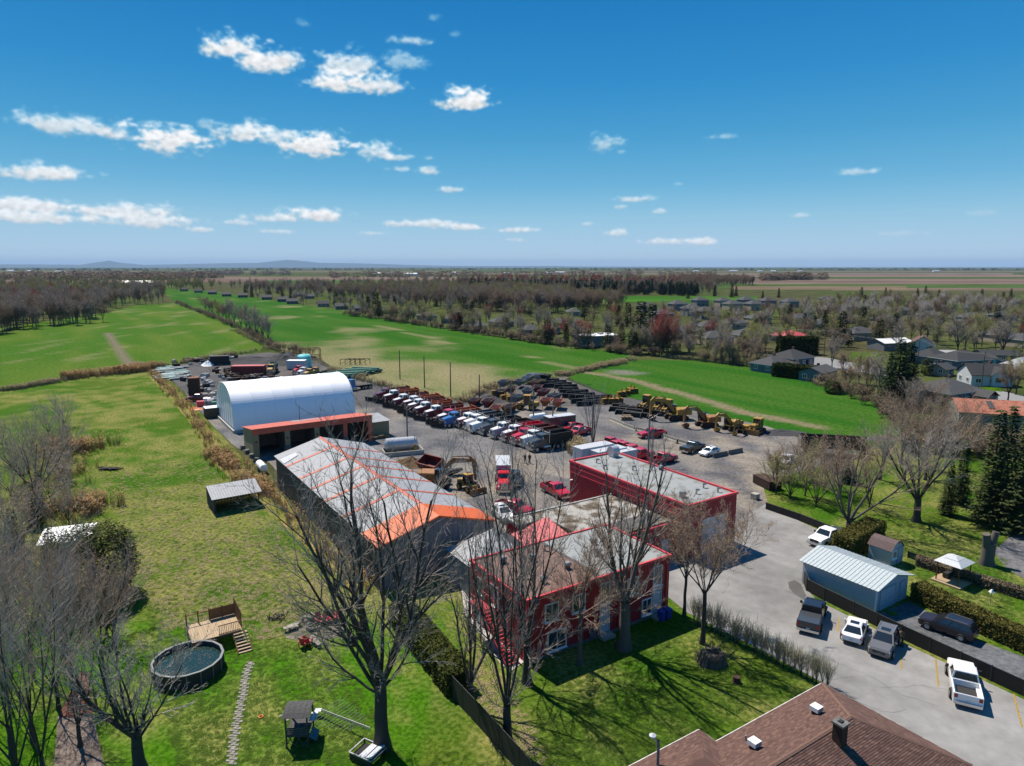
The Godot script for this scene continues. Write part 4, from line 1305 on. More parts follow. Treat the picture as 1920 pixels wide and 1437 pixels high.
func build_brown_roof_house():
	var o := Vector3(23.3, 0, -46.7)
	var t := thing("brown_roof_house", "house with big brown shingle hip roof, chimney and white vents", "house", o, YARD)
	var e := 3.2
	var r := 5.5
	var Z := 10.2
	var X := -26.0
	var pk := Vector3(-5.1, r, Z * 0.5)
	var pk2 := Vector3(X + 5.1, r, Z * 0.5)
	# base slopes (deck) with the shingle courses laid on them
	for q in [[Vector3(X, e, Z), Vector3(0, e, Z), pk, pk2, 40, 0.33], [Vector3(0, e, 0), Vector3(X, e, 0), pk2, pk, 40, 0.33], [Vector3(0, e, Z), Vector3(0, e, 0), pk, pk, 40, 0.33]]:
		var mb := MB.new()
		mb.quad(q[0], q[1], q[2], q[3])
		var s := part(mb, "roof_slope", M.shingle_c, t)
		shingle_slope(s, q[0], q[1], q[2], q[3], q[4], q[5])
	var mb := MB.new()
	mb.tri(Vector3(X, e, 0), Vector3(X, e, Z), pk2)
	part(mb, "roof_slope", M.shingle_c, t)
	for q in [[pk, pk2], [Vector3(0, e, 0), pk], [Vector3(0, e, Z), pk]]:
		mb = MB.new()
		var n := int((q[0] - q[1]).length() / 0.3)
		for k in n:
			var p0: Vector3 = q[0].lerp(q[1], float(k) / n)
			var p1: Vector3 = q[0].lerp(q[1], float(k + 1) / n)
			var d := (p1 - p0).normalized()
			var sd := d.cross(Vector3.UP).normalized() * 0.14
			mb.quad(p0 - sd + Vector3(0, 0.0, 0), p1 - sd, p1 + Vector3(0, 0.05, 0), p0 + Vector3(0, 0.075, 0))
			mb.quad(p0 + Vector3(0, 0.075, 0), p1 + Vector3(0, 0.05, 0), p1 + sd, p0 + sd)
		part(mb, "ridge_shingles", M.shingle_b, t)
	# wing with its own hip
	var wx0 := -26.0
	var wx1 := -11.8
	var wz := -1.4
	mb = MB.new()
	var wa := Vector3(wx1 - 3.2, e + 1.45, wz + 3.2)
	var wb := Vector3(wx1 - 3.2, e + 2.3, Z * 0.5)
	mb.quad(Vector3(wx1, e + 0.02, wz), Vector3(wx0, e + 0.02, wz), Vector3(wx0, e + 1.47, wz + 3.2), wa)
	var ws := part(mb, "wing_slope", M.shingle_c, t)
	shingle_slope(ws, Vector3(wx1, e + 0.02, wz), Vector3(wx0, e + 0.02, wz), Vector3(wx0, e + 1.47, wz + 3.2), wa, 24, 0.33)
	mb = MB.new()
	mb.quad(Vector3(wx1, e + 0.02, 1.5), Vector3(wx1, e + 0.02, wz), wa, Vector3(wx1 - 3.2, e + 1.47, 3.4))
	ws = part(mb, "wing_slope", M.shingle_c, t)
	shingle_slope(ws, Vector3(wx1, e + 0.02, 1.5), Vector3(wx1, e + 0.02, wz), wa, Vector3(wx1 - 3.2, e + 1.47, 3.4), 24, 0.33)
	mb = MB.new()
	mb.quad(Vector3(wx0, e + 1.47, wz + 5.0), Vector3(wx1 - 3.2, e + 1.47, wz + 5.0), wa, Vector3(wx0, e + 1.47, wz + 3.2))
	mb.quad(Vector3(wx0, e + 0.02, wz + 6.6), Vector3(wx1 - 3.2, e + 0.02, wz + 6.6), wa, Vector3(wx0, e + 1.47, wz + 3.2))
	part(mb, "wing_slope", M.shingle_c, t)
	for q in [[Vector3(X * 0.5, e - 0.06, 0.0), Vector3(-X, 0.16, 0.06)], [Vector3(0.0, e - 0.06, Z * 0.5), Vector3(0.06, 0.16, Z)], [Vector3((wx0 + wx1) * 0.5, e - 0.04, wz), Vector3(wx1 - wx0, 0.16, 0.06)], [Vector3(wx1, e - 0.04, wz * 0.5), Vector3(0.06, 0.16, -wz)]]:
		one_box("fascia", M.white, q[0] + Vector3(0.0, 0, -0.03 if q[1].z < 0.1 else 0.0), q[1], t)
	one_box("wall", M.house_brick, Vector3(X * 0.5, e * 0.5 - 0.1, Z * 0.5), Vector3(-X - 1.0, e - 0.2, Z - 1.0), t)
	one_box("wing_wall", M.house_brick, Vector3((wx0 + wx1) * 0.5, e * 0.5 - 0.1, 0.6), Vector3(wx1 - wx0 - 1.0, e - 0.2, 3.0), t)
	# chimney, vents and plumbing stack: on the front and back slopes
	var slope := (r - e) / (Z * 0.5)
	var ch := MB.new()
	var cp := Vector3(-7.6, r - 0.35, Z * 0.5 + 0.75)
	ch.box(cp + Vector3(0, 0.55, 0), Vector3(0.62, 1.5, 0.62))
	var cm := part(ch, "chimney", M.rust_dark, t)
	one_box("chimney_cap", M.dark_concrete, cp + Vector3(0, 1.36, 0), Vector3(0.78, 0.13, 0.78), cm)
	one_box("flue", M.dark, cp + Vector3(0, 1.46, 0), Vector3(0.3, 0.08, 0.22), cm)
	for q in [[-5.4, 2.9], [-11.6, 2.75]]:
		var p := Vector3(q[0], e + q[1] * slope, q[1])
		one_box("vent_base", M.rust_dark, p + Vector3(0, 0.12, 0), Vector3(0.42, 0.3, 0.42), t)
		var v := one_box("roof_vent", M.white, p + Vector3(0, 0.42, 0), Vector3(0.62, 0.3, 0.62), t)
		for k in 3:
			one_box("louvre", M.dark_concrete, p + Vector3(0, 0.34 + k * 0.09, 0.312), Vector3(0.56, 0.03, 0.02), v)
	mb = MB.new()
	var pp := Vector3(-10.9, e + 1.6 * slope, 1.6)
	mb.tube(pp, pp + Vector3(0, 0.4, 0), 0.06, 0.06, 8, true)
	part(mb, "plumbing_stack", M.galv, t)

# ------------------------------------------------------------------ village beyond the fields
var house_spots := []

func house(label: String, px: float, py: float, w: float, d: float, wall: float, rise: float, kind: String, roof: Material, walls: Material, turn: float, big := true) -> Node3D:
	var p := G(px, py)
	house_spots.append([Vector2(p.x, p.z), maxf(w, d) * 0.6])
	var t := thing("house", label, "house", p, turn)
	var b := MB.new()
	var hw := w * 0.5
	var hd := d * 0.5
	if kind == "gable":
		b.extrude(PackedVector2Array([Vector2(-hd, 0), Vector2(hd, 0), Vector2(hd, wall), Vector2(0, wall + rise), Vector2(-hd, wall)]), -hw, hw, Transform3D(Basis(Vector3(0, 0, 1), Vector3.UP, Vector3(-1, 0, 0)), Vector3.ZERO))
		part(b, "wall", walls, t)
		for s in [-1.0, 1.0]:
			var m := MB.new()
			var ev := 0.5
			var k := rise / hd
			var lo := Vector3(0, wall - ev * k + 0.1, s * (hd + ev))
			var hi := Vector3(0, wall + rise + 0.1, 0)
			var x := Vector3(hw + 0.4, 0, 0)
			var th := Vector3(0, 0.12, 0)
			m.quad(lo - x * s, lo + x * s, hi + x * s, hi - x * s)
			m.quad(lo + x * s - th, lo - x * s - th, hi - x * s - th, hi + x * s - th)
			m.quad(lo - x * s - th, lo + x * s - th, lo + x * s, lo - x * s)
			part(m, "roof_slope", roof, t)
	else:
		b.box(Vector3(0, wall * 0.5, 0), Vector3(w, wall, d))
		part(b, "wall", walls, t)
		if kind == "hip":
			hip(t, -hw - 0.5, hw + 0.5, -hd - 0.5, hd + 0.5, wall + 0.05, wall + rise, roof)
		else:
			one_box("flat_roof", roof, Vector3(0, wall + 0.12, 0), Vector3(w + 0.4, 0.25, d + 0.4), t)
	var n := 3 if w > 9.0 else 2
	for k in n:
		var x := -hw + w * (k + 0.5) / n
		if big:
			window(t, Vector3(x, 1.0, hd + 0.02), Vector3(1, 0, 0), Vector3(0, 0, 1), 1.4, 1.1, 1, false)
		else:
			one_box("window", M.window, Vector3(x, 1.6, hd + 0.02), Vector3(1.3, 1.1, 0.08), t)
	if big:
		for k in 2:
			window(t, Vector3(-hw - 0.02, 1.0, -hd + d * (k + 0.5) / 2.0), Vector3(0, 0, 1), Vector3(-1, 0, 0), 1.2, 1.1, 1, false)
		one_box("door", M.dark, Vector3(hw * 0.3, 1.05, hd + 0.03), Vector3(0.95, 2.1, 0.1), t)
		if kind != "flat":
			one_box("chimney", M.house_brick, Vector3(hw * 0.25, wall + rise + 0.1, -0.6), Vector3(0.7, 1.2, 0.7), t)
	return t

func build_village():
	var y := YARD
	house("dark blue bungalow with slate hip roof beside the dark cedar trees", 1483, 684, 12, 10, 2.9, 2.6, "hip", M.shingle_dark, M.house_blue, y)
	house("grey hip roofed house half hidden by bare shrubs at the field edge", 1448, 696, 11, 9, 2.7, 2.4, "hip", M.shingle_grey, M.house_blue, y)
	house("low blue house with white windows behind the clipped cedar hedge", 1533, 712, 11, 7, 2.9, 1.3, "gable", M.shingle_grey, M.house_blue, y + 0.2)
	var ct := house("white cottage with front gable and dark grey roof", 1845, 720, 11, 8.5, 3.4, 2.6, "gable", M.shingle_dark, M.white_wall, -0.15)
	var cg := MB.new()
	cg.extrude(PackedVector2Array([Vector2(-2.2, 0), Vector2(2.2, 0), Vector2(2.2, 3.4), Vector2(0, 5.4), Vector2(-2.2, 3.4)]), 0, 6.0)
	var fg := part(cg, "front_gable", M.white_wall, ct)
	fg.position = Vector3(1.8, 0, -1.0)
	for s in [-1.0, 1.0]:
		var m := MB.new()
		m.quad(Vector3(s * 2.6, 3.15, 6.3), Vector3(s * 2.6, 3.15, 0), Vector3(0, 5.55, 0), Vector3(0, 5.55, 6.3))
		part(m, "gable_roof", M.shingle_dark, fg)
	one_box("gable_window", M.window, Vector3(0, 1.9, 6.02), Vector3(2.4, 1.3, 0.06), fg)
	var h5 := house("dark green house with large grey hip roof and garage wing", 1772, 752, 13, 11, 3.2, 2.7, "hip", M.shingle_grey, M.house_blue, y - 0.15)
	var m5 := MB.new()
	m5.box(Vector3(3.6, 1.3, 7.2), Vector3(4.2, 2.6, 4.4))
	part(m5, "wing_wall", M.house_blue, h5)
	for s in [-1.0, 1.0]:
		var m := MB.new()
		m.quad(Vector3(3.6 + s * 2.5, 2.4, 9.8), Vector3(3.6 + s * 2.5, 2.4, 4.6), Vector3(3.6, 3.9, 4.6), Vector3(3.6, 3.9, 9.8))
		part(m, "wing_roof", M.shingle_grey, h5)
	house("wide blue grey house with slate hip roof and patio doors", 1800, 688, 15, 11, 3.0, 2.8, "hip", M.shingle_dark, M.house_blue, y - 0.3)
	house("slate roofed house behind the tall spruce", 1742, 681, 11, 9, 2.9, 2.5, "hip", M.shingle_dark, M.house_blue, y)
	house("white house with steep brown roof beyond the spruce", 1728, 657, 12, 8, 3.4, 2.8, "gable", M.shingle, M.white_wall, y + 0.5)
	house("small pale shed with grey roof behind the round cedar", 1764, 703, 6, 5, 2.3, 1.5, "gable", M.shingle_grey, M.house_beige, y)
	house("house with broad light grey hip roof beside the white cottage", 1912, 705, 13, 10, 3.0, 3.0, "hip", M.roof_grey, M.house_grey, y)
	house("long low dark roofed house beyond the blue one", 1868, 678, 13, 8, 2.8, 1.4, "gable", M.shingle_dark, M.house_grey, -0.1)
	house("turquoise sided small house beside the slate roofs", 1838, 684, 7, 6, 2.8, 1.2, "gable", M.shingle_dark, M.cyan, -0.1, false)
	house("white roofed storage shelter among bare trees", 1668, 655, 15, 9, 3.2, 1.4, "gable", M.white, M.house_grey, 0.3, false)
	house("house with faded pink roof behind the dark cedars", 1478, 640, 14, 10, 2.8, 2.2, "hip", M.red_roof, M.house_beige, 0.4, false)
	house("brick house with grey roof at the edge of the big field", 995, 628, 10, 8, 2.9, 2.4, "hip", M.shingle_grey, M.house_brick, 0.4)
	var fl := house("long pale building with white flat roof behind a row of trees", 1118, 648, 18, 11, 4.6, 0.0, "flat", M.white, M.house_grey, 0.4)
	one_box("roof_hatch", M.galv, Vector3(2, 5.2, 0), Vector3(2, 0.8, 2), fl)
	for q in [[1045, 614], [1072, 610], [1030, 625], [1075, 592], [940, 612], [850, 606], [890, 620], [800, 600]]:
		house("grey roofed house seen between the village trees", q[0], q[1], 12, 9, 3.0, 2.6, "hip", M.shingle_grey, M.house_grey, 0.4 + 0.01 * q[0], false).set_meta("group", "houses among the village trees")
	for q in [[1212, 586], [1270, 582], [1296, 592], [1322, 598], [1312, 574], [1355, 575], [1398, 573], [1438, 575], [1480, 577], [1373, 582], [1413, 582], [1240, 604]]:
		house("two storey grey house in the far row beyond the red maples", q[0], q[1], 12, 10, 5.4, 2.8, "hip", M.shingle_grey, M.house_grey if int(q[0]) % 2 == 0 else M.house_beige, 0.3, false).set_meta("group", "far row of two storey houses")
	for q in [[1690, 590], [1760, 585], [1850, 580], [1900, 572], [1600, 582], [1640, 575], [1720, 572], [1550, 566], [1580, 602], [1660, 608], [1745, 600], [1820, 604], [1880, 600], [1500, 606], [1540, 618], [1420, 606], [1375, 616], [1330, 622], [1290, 632], [1340, 645], [1400, 640], [1610, 636], [1870, 640], [1920, 650]]:
		house("far low house beyond the bare village trees", q[0], q[1], 13, 10, 3.4, 2.6, "hip", M.shingle_grey, M.house_beige, 0.2, false).set_meta("group", "far low houses")
	for q in [[345, 546], [372, 549], [398, 552], [425, 556], [455, 558], [500, 562], [530, 566], [548, 570], [606, 575], [640, 580], [676, 584], [720, 588], [580, 560], [560, 556]]:
		house("pale small house along the far edge of the big field", q[0], q[1], 10, 8, 2.8, 2.2, "gable", M.shingle_grey if int(q[0]) % 3 else M.shingle_dark, [M.house_beige, M.house_grey, M.house_blue][int(q[0]) % 3], 0.35, false).set_meta("group", "small houses along the big field")
	# barn with the rusty roof at the right edge
	var p := G(1796, 806)
	house_spots.append([Vector2(p.x + 10, p.z), 14.0])
	var t := thing("barn", "long block barn with rusted metal roof", "barn", p, -0.32)
	var m := MB.new()
	m.box(Vector3(12, 2.0, -5), Vector3(24, 4.0, 10))
	part(m, "wall", M.block_wall, t)
	for s in [0, 1]:
		for k in 8:
			m = MB.new()
			var x0 := 24.6 * k / 8.0 - 0.3
			var x1 := 24.6 * (k + 1) / 8.0 - 0.3
			if s == 0:
				ribbed(m, Vector3(x0, 3.9, 0.5), Vector3(x1, 3.9, 0.5), Vector3(x1, 6.0, -5), Vector3(x0, 6.0, -5), 0.5)
			else:
				ribbed(m, Vector3(x1, 3.9, -10.5), Vector3(x0, 3.9, -10.5), Vector3(x0, 6.0, -5), Vector3(x1, 6.0, -5), 0.5)
			part(m, "roof_sheet", M.rust_roof if not (s == 0 and k == 6) else M.roof_grey, t)
	one_box("roof_patch", M.shingle_grey, Vector3(6.2, 5.25, -2.7), Vector3(1.1, 0.05, 3.0), t, Basis(Vector3(1, 0, 0), atan2(2.1, 5.5)))
	for s in [0.0, 24.0]:
		m = MB.new()
		m.extrude(PackedVector2Array([Vector2(0, 4.0), Vector2(10, 4.0), Vector2(5, 5.9)]), s - 0.1, s + 0.1, Transform3D(Basis(Vector3(0, 0, -1), Vector3.UP, Vector3(1, 0, 0)), Vector3(0, 0, 0)))
		part(m, "gable_wall", M.block_wall, t)
	# power line through the village
	var pp := [[1340, 640], [1545, 668], [1720, 690], [1840, 728], [1990, 770]]
	var tops := []
	for q in pp:
		var b := G(q[0], q[1])
		var o := thing("utility_pole", "wooden utility pole carrying wires past the village houses", "utility pole", b, 0.5, "utility poles in the village")
		m = MB.new()
		m.tube(Vector3.ZERO, Vector3(0, 10.5, 0), 0.16, 0.11, 8, true)
		part(m, "pole", M.wood_pole, o)
		one_box("crossarm", M.wood_pole, Vector3(0, 9.8, 0), Vector3(2.2, 0.12, 0.12), o)
		tops.append(b + Vector3(0, 9.9, 0))
	for k in tops.size() - 1:
		for s in [-0.9, 0.9]:
			m = MB.new()
			var off := Vector3(s * cos(0.5), 0, -s * sin(0.5))
			for i in 10:
				var a: Vector3 = tops[k].lerp(tops[k + 1], i / 10.0)
				var c: Vector3 = tops[k].lerp(tops[k + 1], (i + 1) / 10.0)
				a.y -= 1.2 * sin(PI * i / 10.0)
				c.y -= 1.2 * sin(PI * (i + 1) / 10.0)
				m.tube(a + off, c + off, 0.035, 0.035, 4)
			tag(part(m, "power_wire", M.grey_pole), "thin wire strung between the village utility poles", "wire", "wires of the village power line")
	# far farms: white barns and silos on the plain
	var r := RandomNumberGenerator.new()
	r.seed = 12
	for q in [[20, 509], [55, 510], [110, 511], [850, 514], [950, 514], [1030, 513.5], [1050, 513], [1305, 510], [1375, 509.5], [1425, 510], [1450, 510], [1500, 510], [1755, 510], [710, 515], [735, 515], [770, 516.5], [260, 537]]:
		var b := G(q[0], q[1])
		var L := r.randf_range(25, 60)
		var f := thing("farm_barn", "white barn on the far plain", "barn", b, r.randf_range(-0.4, 0.4), "white barns on the far plain")
		m = MB.new()
		m.box(Vector3(0, 3, 0), Vector3(L, 6, 16))
		part(m, "wall", M.white, f)
		m = MB.new()
		m.extrude(PackedVector2Array([Vector2(-9, 6), Vector2(9, 6), Vector2(0, 10)]), -L * 0.5 - 0.5, L * 0.5 + 0.5, Transform3D(Basis(Vector3(0, 0, 1), Vector3.UP, Vector3(-1, 0, 0)), Vector3.ZERO))
		part(m, "roof", M.trailer_white, f)

# ------------------------------------------------------------------ vehicles (front towards +z, origin on the ground)
func wheel(par: Node3D, x: float, z: float, r: float, w: float, rim_m: Material = null):
	var sgn := signf(x)
	var xf := Transform3D(Basis(Vector3(0, 0, 1), -PI * 0.5 * sgn), Vector3(x - sgn * w * 0.5, r, z))
	var m := MB.new()
	m.lathe([Vector2(0.0, 0.0), Vector2(r * 0.86, 0.0), Vector2(r, w * 0.16), Vector2(r, w * 0.84), Vector2(r * 0.9, w), Vector2(r * 0.64, w), Vector2(r * 0.62, w * 0.86)], 16, xf)
	var t := part(m, "wheel", M.tyre, par)
	m = MB.new()
	m.lathe([Vector2(r * 0.62, w * 0.8), Vector2(r * 0.6, w * 0.96), Vector2(r * 0.5, w * 0.9), Vector2(r * 0.2, w * 0.95), Vector2(0.0, w * 0.98)], 12, xf)
	part(m, "rim", rim_m if rim_m else M.rim, t)

func arch(par: Node3D, x: float, z: float, r: float):
	var m := MB.new()
	var s := signf(x)
	var xf := Transform3D(Basis(Vector3(0, 0, 1), -PI * 0.5 * s), Vector3(x - s * 0.02, r * 0.95, z))
	m.lathe([Vector2(r * 1.2, 0.0), Vector2(r * 1.2, 0.03), Vector2(0.0, 0.03)], 16, xf)
	part(m, "wheel_arch", M.black_plastic, par)

# a body lofted along z: stations [z, y_bottom, y_top, half_width, top_inset]
func hull(st: Array) -> MB:
	var m := MB.new()
	var rings := []
	for s in st:
		var z: float = s[0]
		var y0: float = s[1]
		var y1: float = s[2]
		var hw: float = s[3]
		var ti: float = s[4]
		var r := []
		for p in [[-hw * 0.9, y0], [-hw, y0 + (y1 - y0) * 0.28], [-hw, y1 - (y1 - y0) * 0.22], [-hw + ti, y1], [hw - ti, y1], [hw, y1 - (y1 - y0) * 0.22], [hw, y0 + (y1 - y0) * 0.28], [hw * 0.9, y0]]:
			r.append(Vector3(p[0], p[1], z))
		rings.append(r)
	rings.reverse()
	m.loft(rings)
	return m

# the glasshouse: roof and pillars in paint, glass set in them
func cabin(par: Node3D, zb: float, zrb: float, zrf: float, zf: float, yb: float, yt: float, hwb: float, hwt: float, paint: Material, posts: Array) -> MeshInstance3D:
	var m := MB.new()
	var lo := [Vector3(-hwb, yb, zb), Vector3(hwb, yb, zb), Vector3(hwb, yb, zf), Vector3(-hwb, yb, zf)]
	var hi := [Vector3(-hwt, yt - 0.05, zrb), Vector3(hwt, yt - 0.05, zrb), Vector3(hwt, yt - 0.05, zrf), Vector3(-hwt, yt - 0.05, zrf)]
	var tp := []
	var mid := (zrb + zrf) * 0.5
	for p in hi:
		tp.append(Vector3(p.x * 0.86, yt, mid + (p.z - mid) * 0.9))
	var rings := []
	for r in [lo, hi, tp]:
		var q: Array = r.duplicate()
		q.reverse()
		rings.append(q)
	rings.reverse()
	m.loft(rings)
	var c := part(m, "cab", paint, par)
	# windscreen and rear window
	for q in [["windscreen", lo[3], lo[2], hi[2], hi[3], Vector3(0, 0, 1)], ["rear_window", lo[1], lo[0], hi[0], hi[1], Vector3(0, 0, -1)]]:
		var g := MB.new()
		var nn: Vector3 = ((q[2] - q[1]) as Vector3).cross(q[3] - q[1]).normalized() * 0.015
		var f := func(u: float, v: float) -> Vector3:
			return (q[1] as Vector3).lerp(q[2], u).lerp((q[4] as Vector3).lerp(q[3], u), v) + nn
		g.quad(f.call(0.06, 0.1), f.call(0.94, 0.1), f.call(0.92, 0.92), f.call(0.08, 0.92))
		part(g, q[0], M.glass, c)
	for s in [-1.0, 1.0]:
		var b0: Vector3 = lo[1] if s > 0 else lo[0]
		var b1: Vector3 = lo[2] if s > 0 else lo[3]
		var t0: Vector3 = hi[1] if s > 0 else hi[0]
		var t1: Vector3 = hi[2] if s > 0 else hi[3]
		for k in posts.size() - 1:
			var g := MB.new()
			var o := Vector3(s * 0.015, 0, 0)
			var f := func(u: float, v: float) -> Vector3:
				return b0.lerp(b1, u).lerp(t0.lerp(t1, u), v) + o
			var u0: float = posts[k] + 0.025
			var u1: float = posts[k + 1] - 0.025
			if s > 0:
				g.quad(f.call(u1, 0.12), f.call(u0, 0.12), f.call(u0, 0.9), f.call(u1, 0.9))
			else:
				g.quad(f.call(u0, 0.12), f.call(u1, 0.12), f.call(u1, 0.9), f.call(u0, 0.9))
			part(g, "side_window", M.glass, c)
	return c

func lamps(par: Node3D, zf: float, zr: float, y: float, hw: float, yr: float, sz := Vector2(0.36, 0.2)):
	for s in [-1.0, 1.0]:
		one_box("headlight", M.lamp, Vector3(s * (hw - sz.x * 0.5 - 0.05), y, zf), Vector3(sz.x, sz.y, 0.16), par)
		one_box("tail_light", M.tail, Vector3(s * (hw - 0.16), yr, zr), Vector3(0.24, sz.y * 1.5, 0.12), par)

func pickup(called: String, label: String, paint: Material, at: Vector3, turn: float, group := "", cover := false, cargo: Material = null) -> Node3D:
	var t := thing(called, label, "pickup truck", at, turn, group)
	part(hull([[2.92, 0.42, 0.98, 0.86, 0.1], [2.8, 0.36, 1.08, 0.96, 0.1], [2.3, 0.34, 1.16, 1.0, 0.12], [1.15, 0.34, 1.22, 1.0, 0.1], [0.9, 0.34, 1.22, 1.0, 0.06], [-0.75, 0.34, 1.22, 1.0, 0.06]]), "body", paint, t)
	var bed := MB.new()
	for s in [-1.0, 1.0]:
		bed.cbox(Vector3(s * 0.94, 0.82, -1.86), Vector3(0.12, 0.84, 2.2), 0.03)
		bed.box(Vector3(s * 0.8, 0.6, -1.86), Vector3(0.2, 0.5, 2.2))
	bed.box(Vector3(0, 0.62, -1.86), Vector3(1.8, 0.12, 2.2))
	bed.box(Vector3(0, 0.86, -0.80), Vector3(1.8, 0.7, 0.08))
	var bm := part(bed, "bed", paint, t)
	one_box("bed_liner", M.black_plastic, Vector3(0, 0.7, -1.86), Vector3(1.74, 0.05, 2.05), bm)
	var tg := MB.new()
	tg.cbox(Vector3(0, 0.88, -2.95), Vector3(1.98, 0.72, 0.1), 0.03)
	part(tg, "tailgate", paint, t)
	if cover:
		one_box("bed_cover", M.paint_dark_grey, Vector3(0, 1.25, -1.86), Vector3(1.8, 0.05, 2.14), t)
	elif cargo:
		one_box("toolbox", cargo, Vector3(0, 1.2, -1.05), Vector3(1.9, 0.42, 0.5), t)
	cabin(t, -0.78, -0.62, 0.62, 1.28, 1.2, 1.9, 0.97, 0.8, paint, [0.04, 0.42, 0.8])
	one_box("grille", M.black_plastic, Vector3(0, 0.86, 2.9), Vector3(1.1, 0.34, 0.1), t)
	one_box("front_bumper", M.chrome, Vector3(0, 0.52, 2.93), Vector3(1.9, 0.24, 0.2), t)
	one_box("rear_bumper", M.chrome, Vector3(0, 0.5, -3.04), Vector3(1.9, 0.22, 0.2), t)
	one_box("licence_plate", M.plate, Vector3(0, 0.66, -3.02), Vector3(0.32, 0.16, 0.03), t)
	lamps(t, 2.8, -2.95, 0.9, 0.98, 1.0)
	for s in [-1.0, 1.0]:
		one_box("mirror", M.black_plastic, Vector3(s * 1.14, 1.32, 0.95), Vector3(0.22, 0.24, 0.12), t)
		for z in [1.9, -1.75]:
			arch(t, s * 1.0, z, 0.42)
			wheel(t, s * 1.0, z, 0.41, 0.28)
	one_box("underbody", M.chassis, Vector3(0, 0.42, -0.4), Vector3(1.5, 0.2, 4.6), t)
	return t

func car(called: String, label: String, kind: String, paint: Material, at: Vector3, turn: float) -> Node3D:
	var t := thing(called, label, "suv" if kind == "suv" else "car", at, turn)
	if kind == "suv":
		part(hull([[2.3, 0.35, 0.82, 0.78, 0.1], [2.15, 0.26, 0.98, 0.9, 0.12], [1.3, 0.24, 1.08, 0.94, 0.12], [0.9, 0.24, 1.1, 0.94, 0.06], [-2.1, 0.24, 1.12, 0.94, 0.06], [-2.32, 0.34, 1.06, 0.84, 0.08]]), "body", paint, t)
		cabin(t, -2.28, -1.85, 0.15, 1.1, 1.08, 1.7, 0.91, 0.7, paint, [0.06, 0.33, 0.6, 0.86])
		var r := 0.37
		for s in [-1.0, 1.0]:
			for z in [1.42, -1.38]:
				arch(t, s * 0.94, z, r)
				wheel(t, s * 0.94, z, r, 0.24)
			one_box("roof_rail", M.galv, Vector3(s * 0.64, 1.73, -0.85), Vector3(0.05, 0.05, 1.7), t)
			one_box("mirror", paint, Vector3(s * 1.04, 1.14, 0.75), Vector3(0.2, 0.16, 0.12), t)
		lamps(t, 2.16, -2.25, 0.8, 0.9, 0.95, Vector2(0.4, 0.16))
		one_box("grille", M.black_plastic, Vector3(0, 0.68, 2.25), Vector3(1.0, 0.22, 0.1), t)
		one_box("licence_plate", M.plate, Vector3(0, 0.72, -2.34), Vector3(0.32, 0.16, 0.03), t)
	else:
		var hatch := kind == "hatchback"
		part(hull([[2.25, 0.32, 0.66, 0.74, 0.1], [2.1, 0.22, 0.78, 0.86, 0.14], [1.1, 0.2, 0.92, 0.9, 0.14], [0.8, 0.2, 0.94, 0.9, 0.06], [-1.5, 0.2, 0.96, 0.9, 0.06], [-2.1, 0.24, 0.98, 0.86, 0.12], [-2.28, 0.34, 0.9, 0.78, 0.1]]), "body", paint, t)
		cabin(t, -2.1 if hatch else -1.75, -1.3 if hatch else -0.95, 0.1, 1.05, 0.92, 1.43, 0.86, 0.62, paint, [0.12, 0.44, 0.82])
		for s in [-1.0, 1.0]:
			for z in [1.38, -1.32]:
				arch(t, s * 0.9, z, 0.33)
				wheel(t, s * 0.9, z, 0.33, 0.22)
			one_box("mirror", paint, Vector3(s * 1.0, 0.98, 0.7), Vector3(0.18, 0.13, 0.1), t)
		lamps(t, 2.08, -2.2, 0.66, 0.88, 0.82, Vector2(0.42, 0.13))
		one_box("bumper_insert", M.black_plastic, Vector3(0, 0.36, -2.24), Vector3(1.3, 0.16, 0.1), t)
		one_box("licence_plate", M.plate, Vector3(0, 0.62, -2.28), Vector3(0.32, 0.16, 0.03), t)
	one_box("sunroof", M.glass, Vector3(0, 1.712 if kind == "suv" else 1.44, -0.35), Vector3(0.75, 0.02, 0.6), t)
	return t

func body_box(m: MB, z0: float, z1: float, y0: float, y1: float, hw: float, flare := 0.12, th := 0.08):
	# open-topped steel body with sloping walls
	for s in [-1.0, 1.0]:
		var q := [Vector3(s * (hw - flare), y0, z0), Vector3(s * (hw - flare), y0, z1), Vector3(s * hw, y1, z1), Vector3(s * hw, y1, z0)]
		var i := Vector3(-s * th, 0, 0)
		m.quad(q[0], q[1], q[2], q[3])
		m.quad(q[1] + i, q[0] + i, q[3] + i, q[2] + i)
		m.box(Vector3(s * (hw - th * 0.5), y1 + 0.05, (z0 + z1) * 0.5), Vector3(0.16, 0.12, z1 - z0))
		var n := int((z1 - z0) / 0.8)
		for k in n + 1:
			var z := lerpf(z0 + 0.06, z1 - 0.06, float(k) / n)
			m.quad(Vector3(s * (hw - flare + 0.08), y0, z - 0.05), Vector3(s * (hw - flare + 0.08), y0, z + 0.05), Vector3(s * (hw + 0.07), y1, z + 0.05), Vector3(s * (hw + 0.07), y1, z - 0.05))
	m.box(Vector3(0, y0 + 0.04, (z0 + z1) * 0.5), Vector3((hw - flare) * 2.0, 0.08, z1 - z0))
	m.box(Vector3(0, (y0 + y1) * 0.5, z1 - 0.04), Vector3(hw * 2.0 - 0.1, y1 - y0, 0.08))
	m.box(Vector3(0, (y0 + y1) * 0.5 + 0.08, z0 + 0.04), Vector3(hw * 2.0 - 0.1, y1 - y0 + 0.16, 0.08))

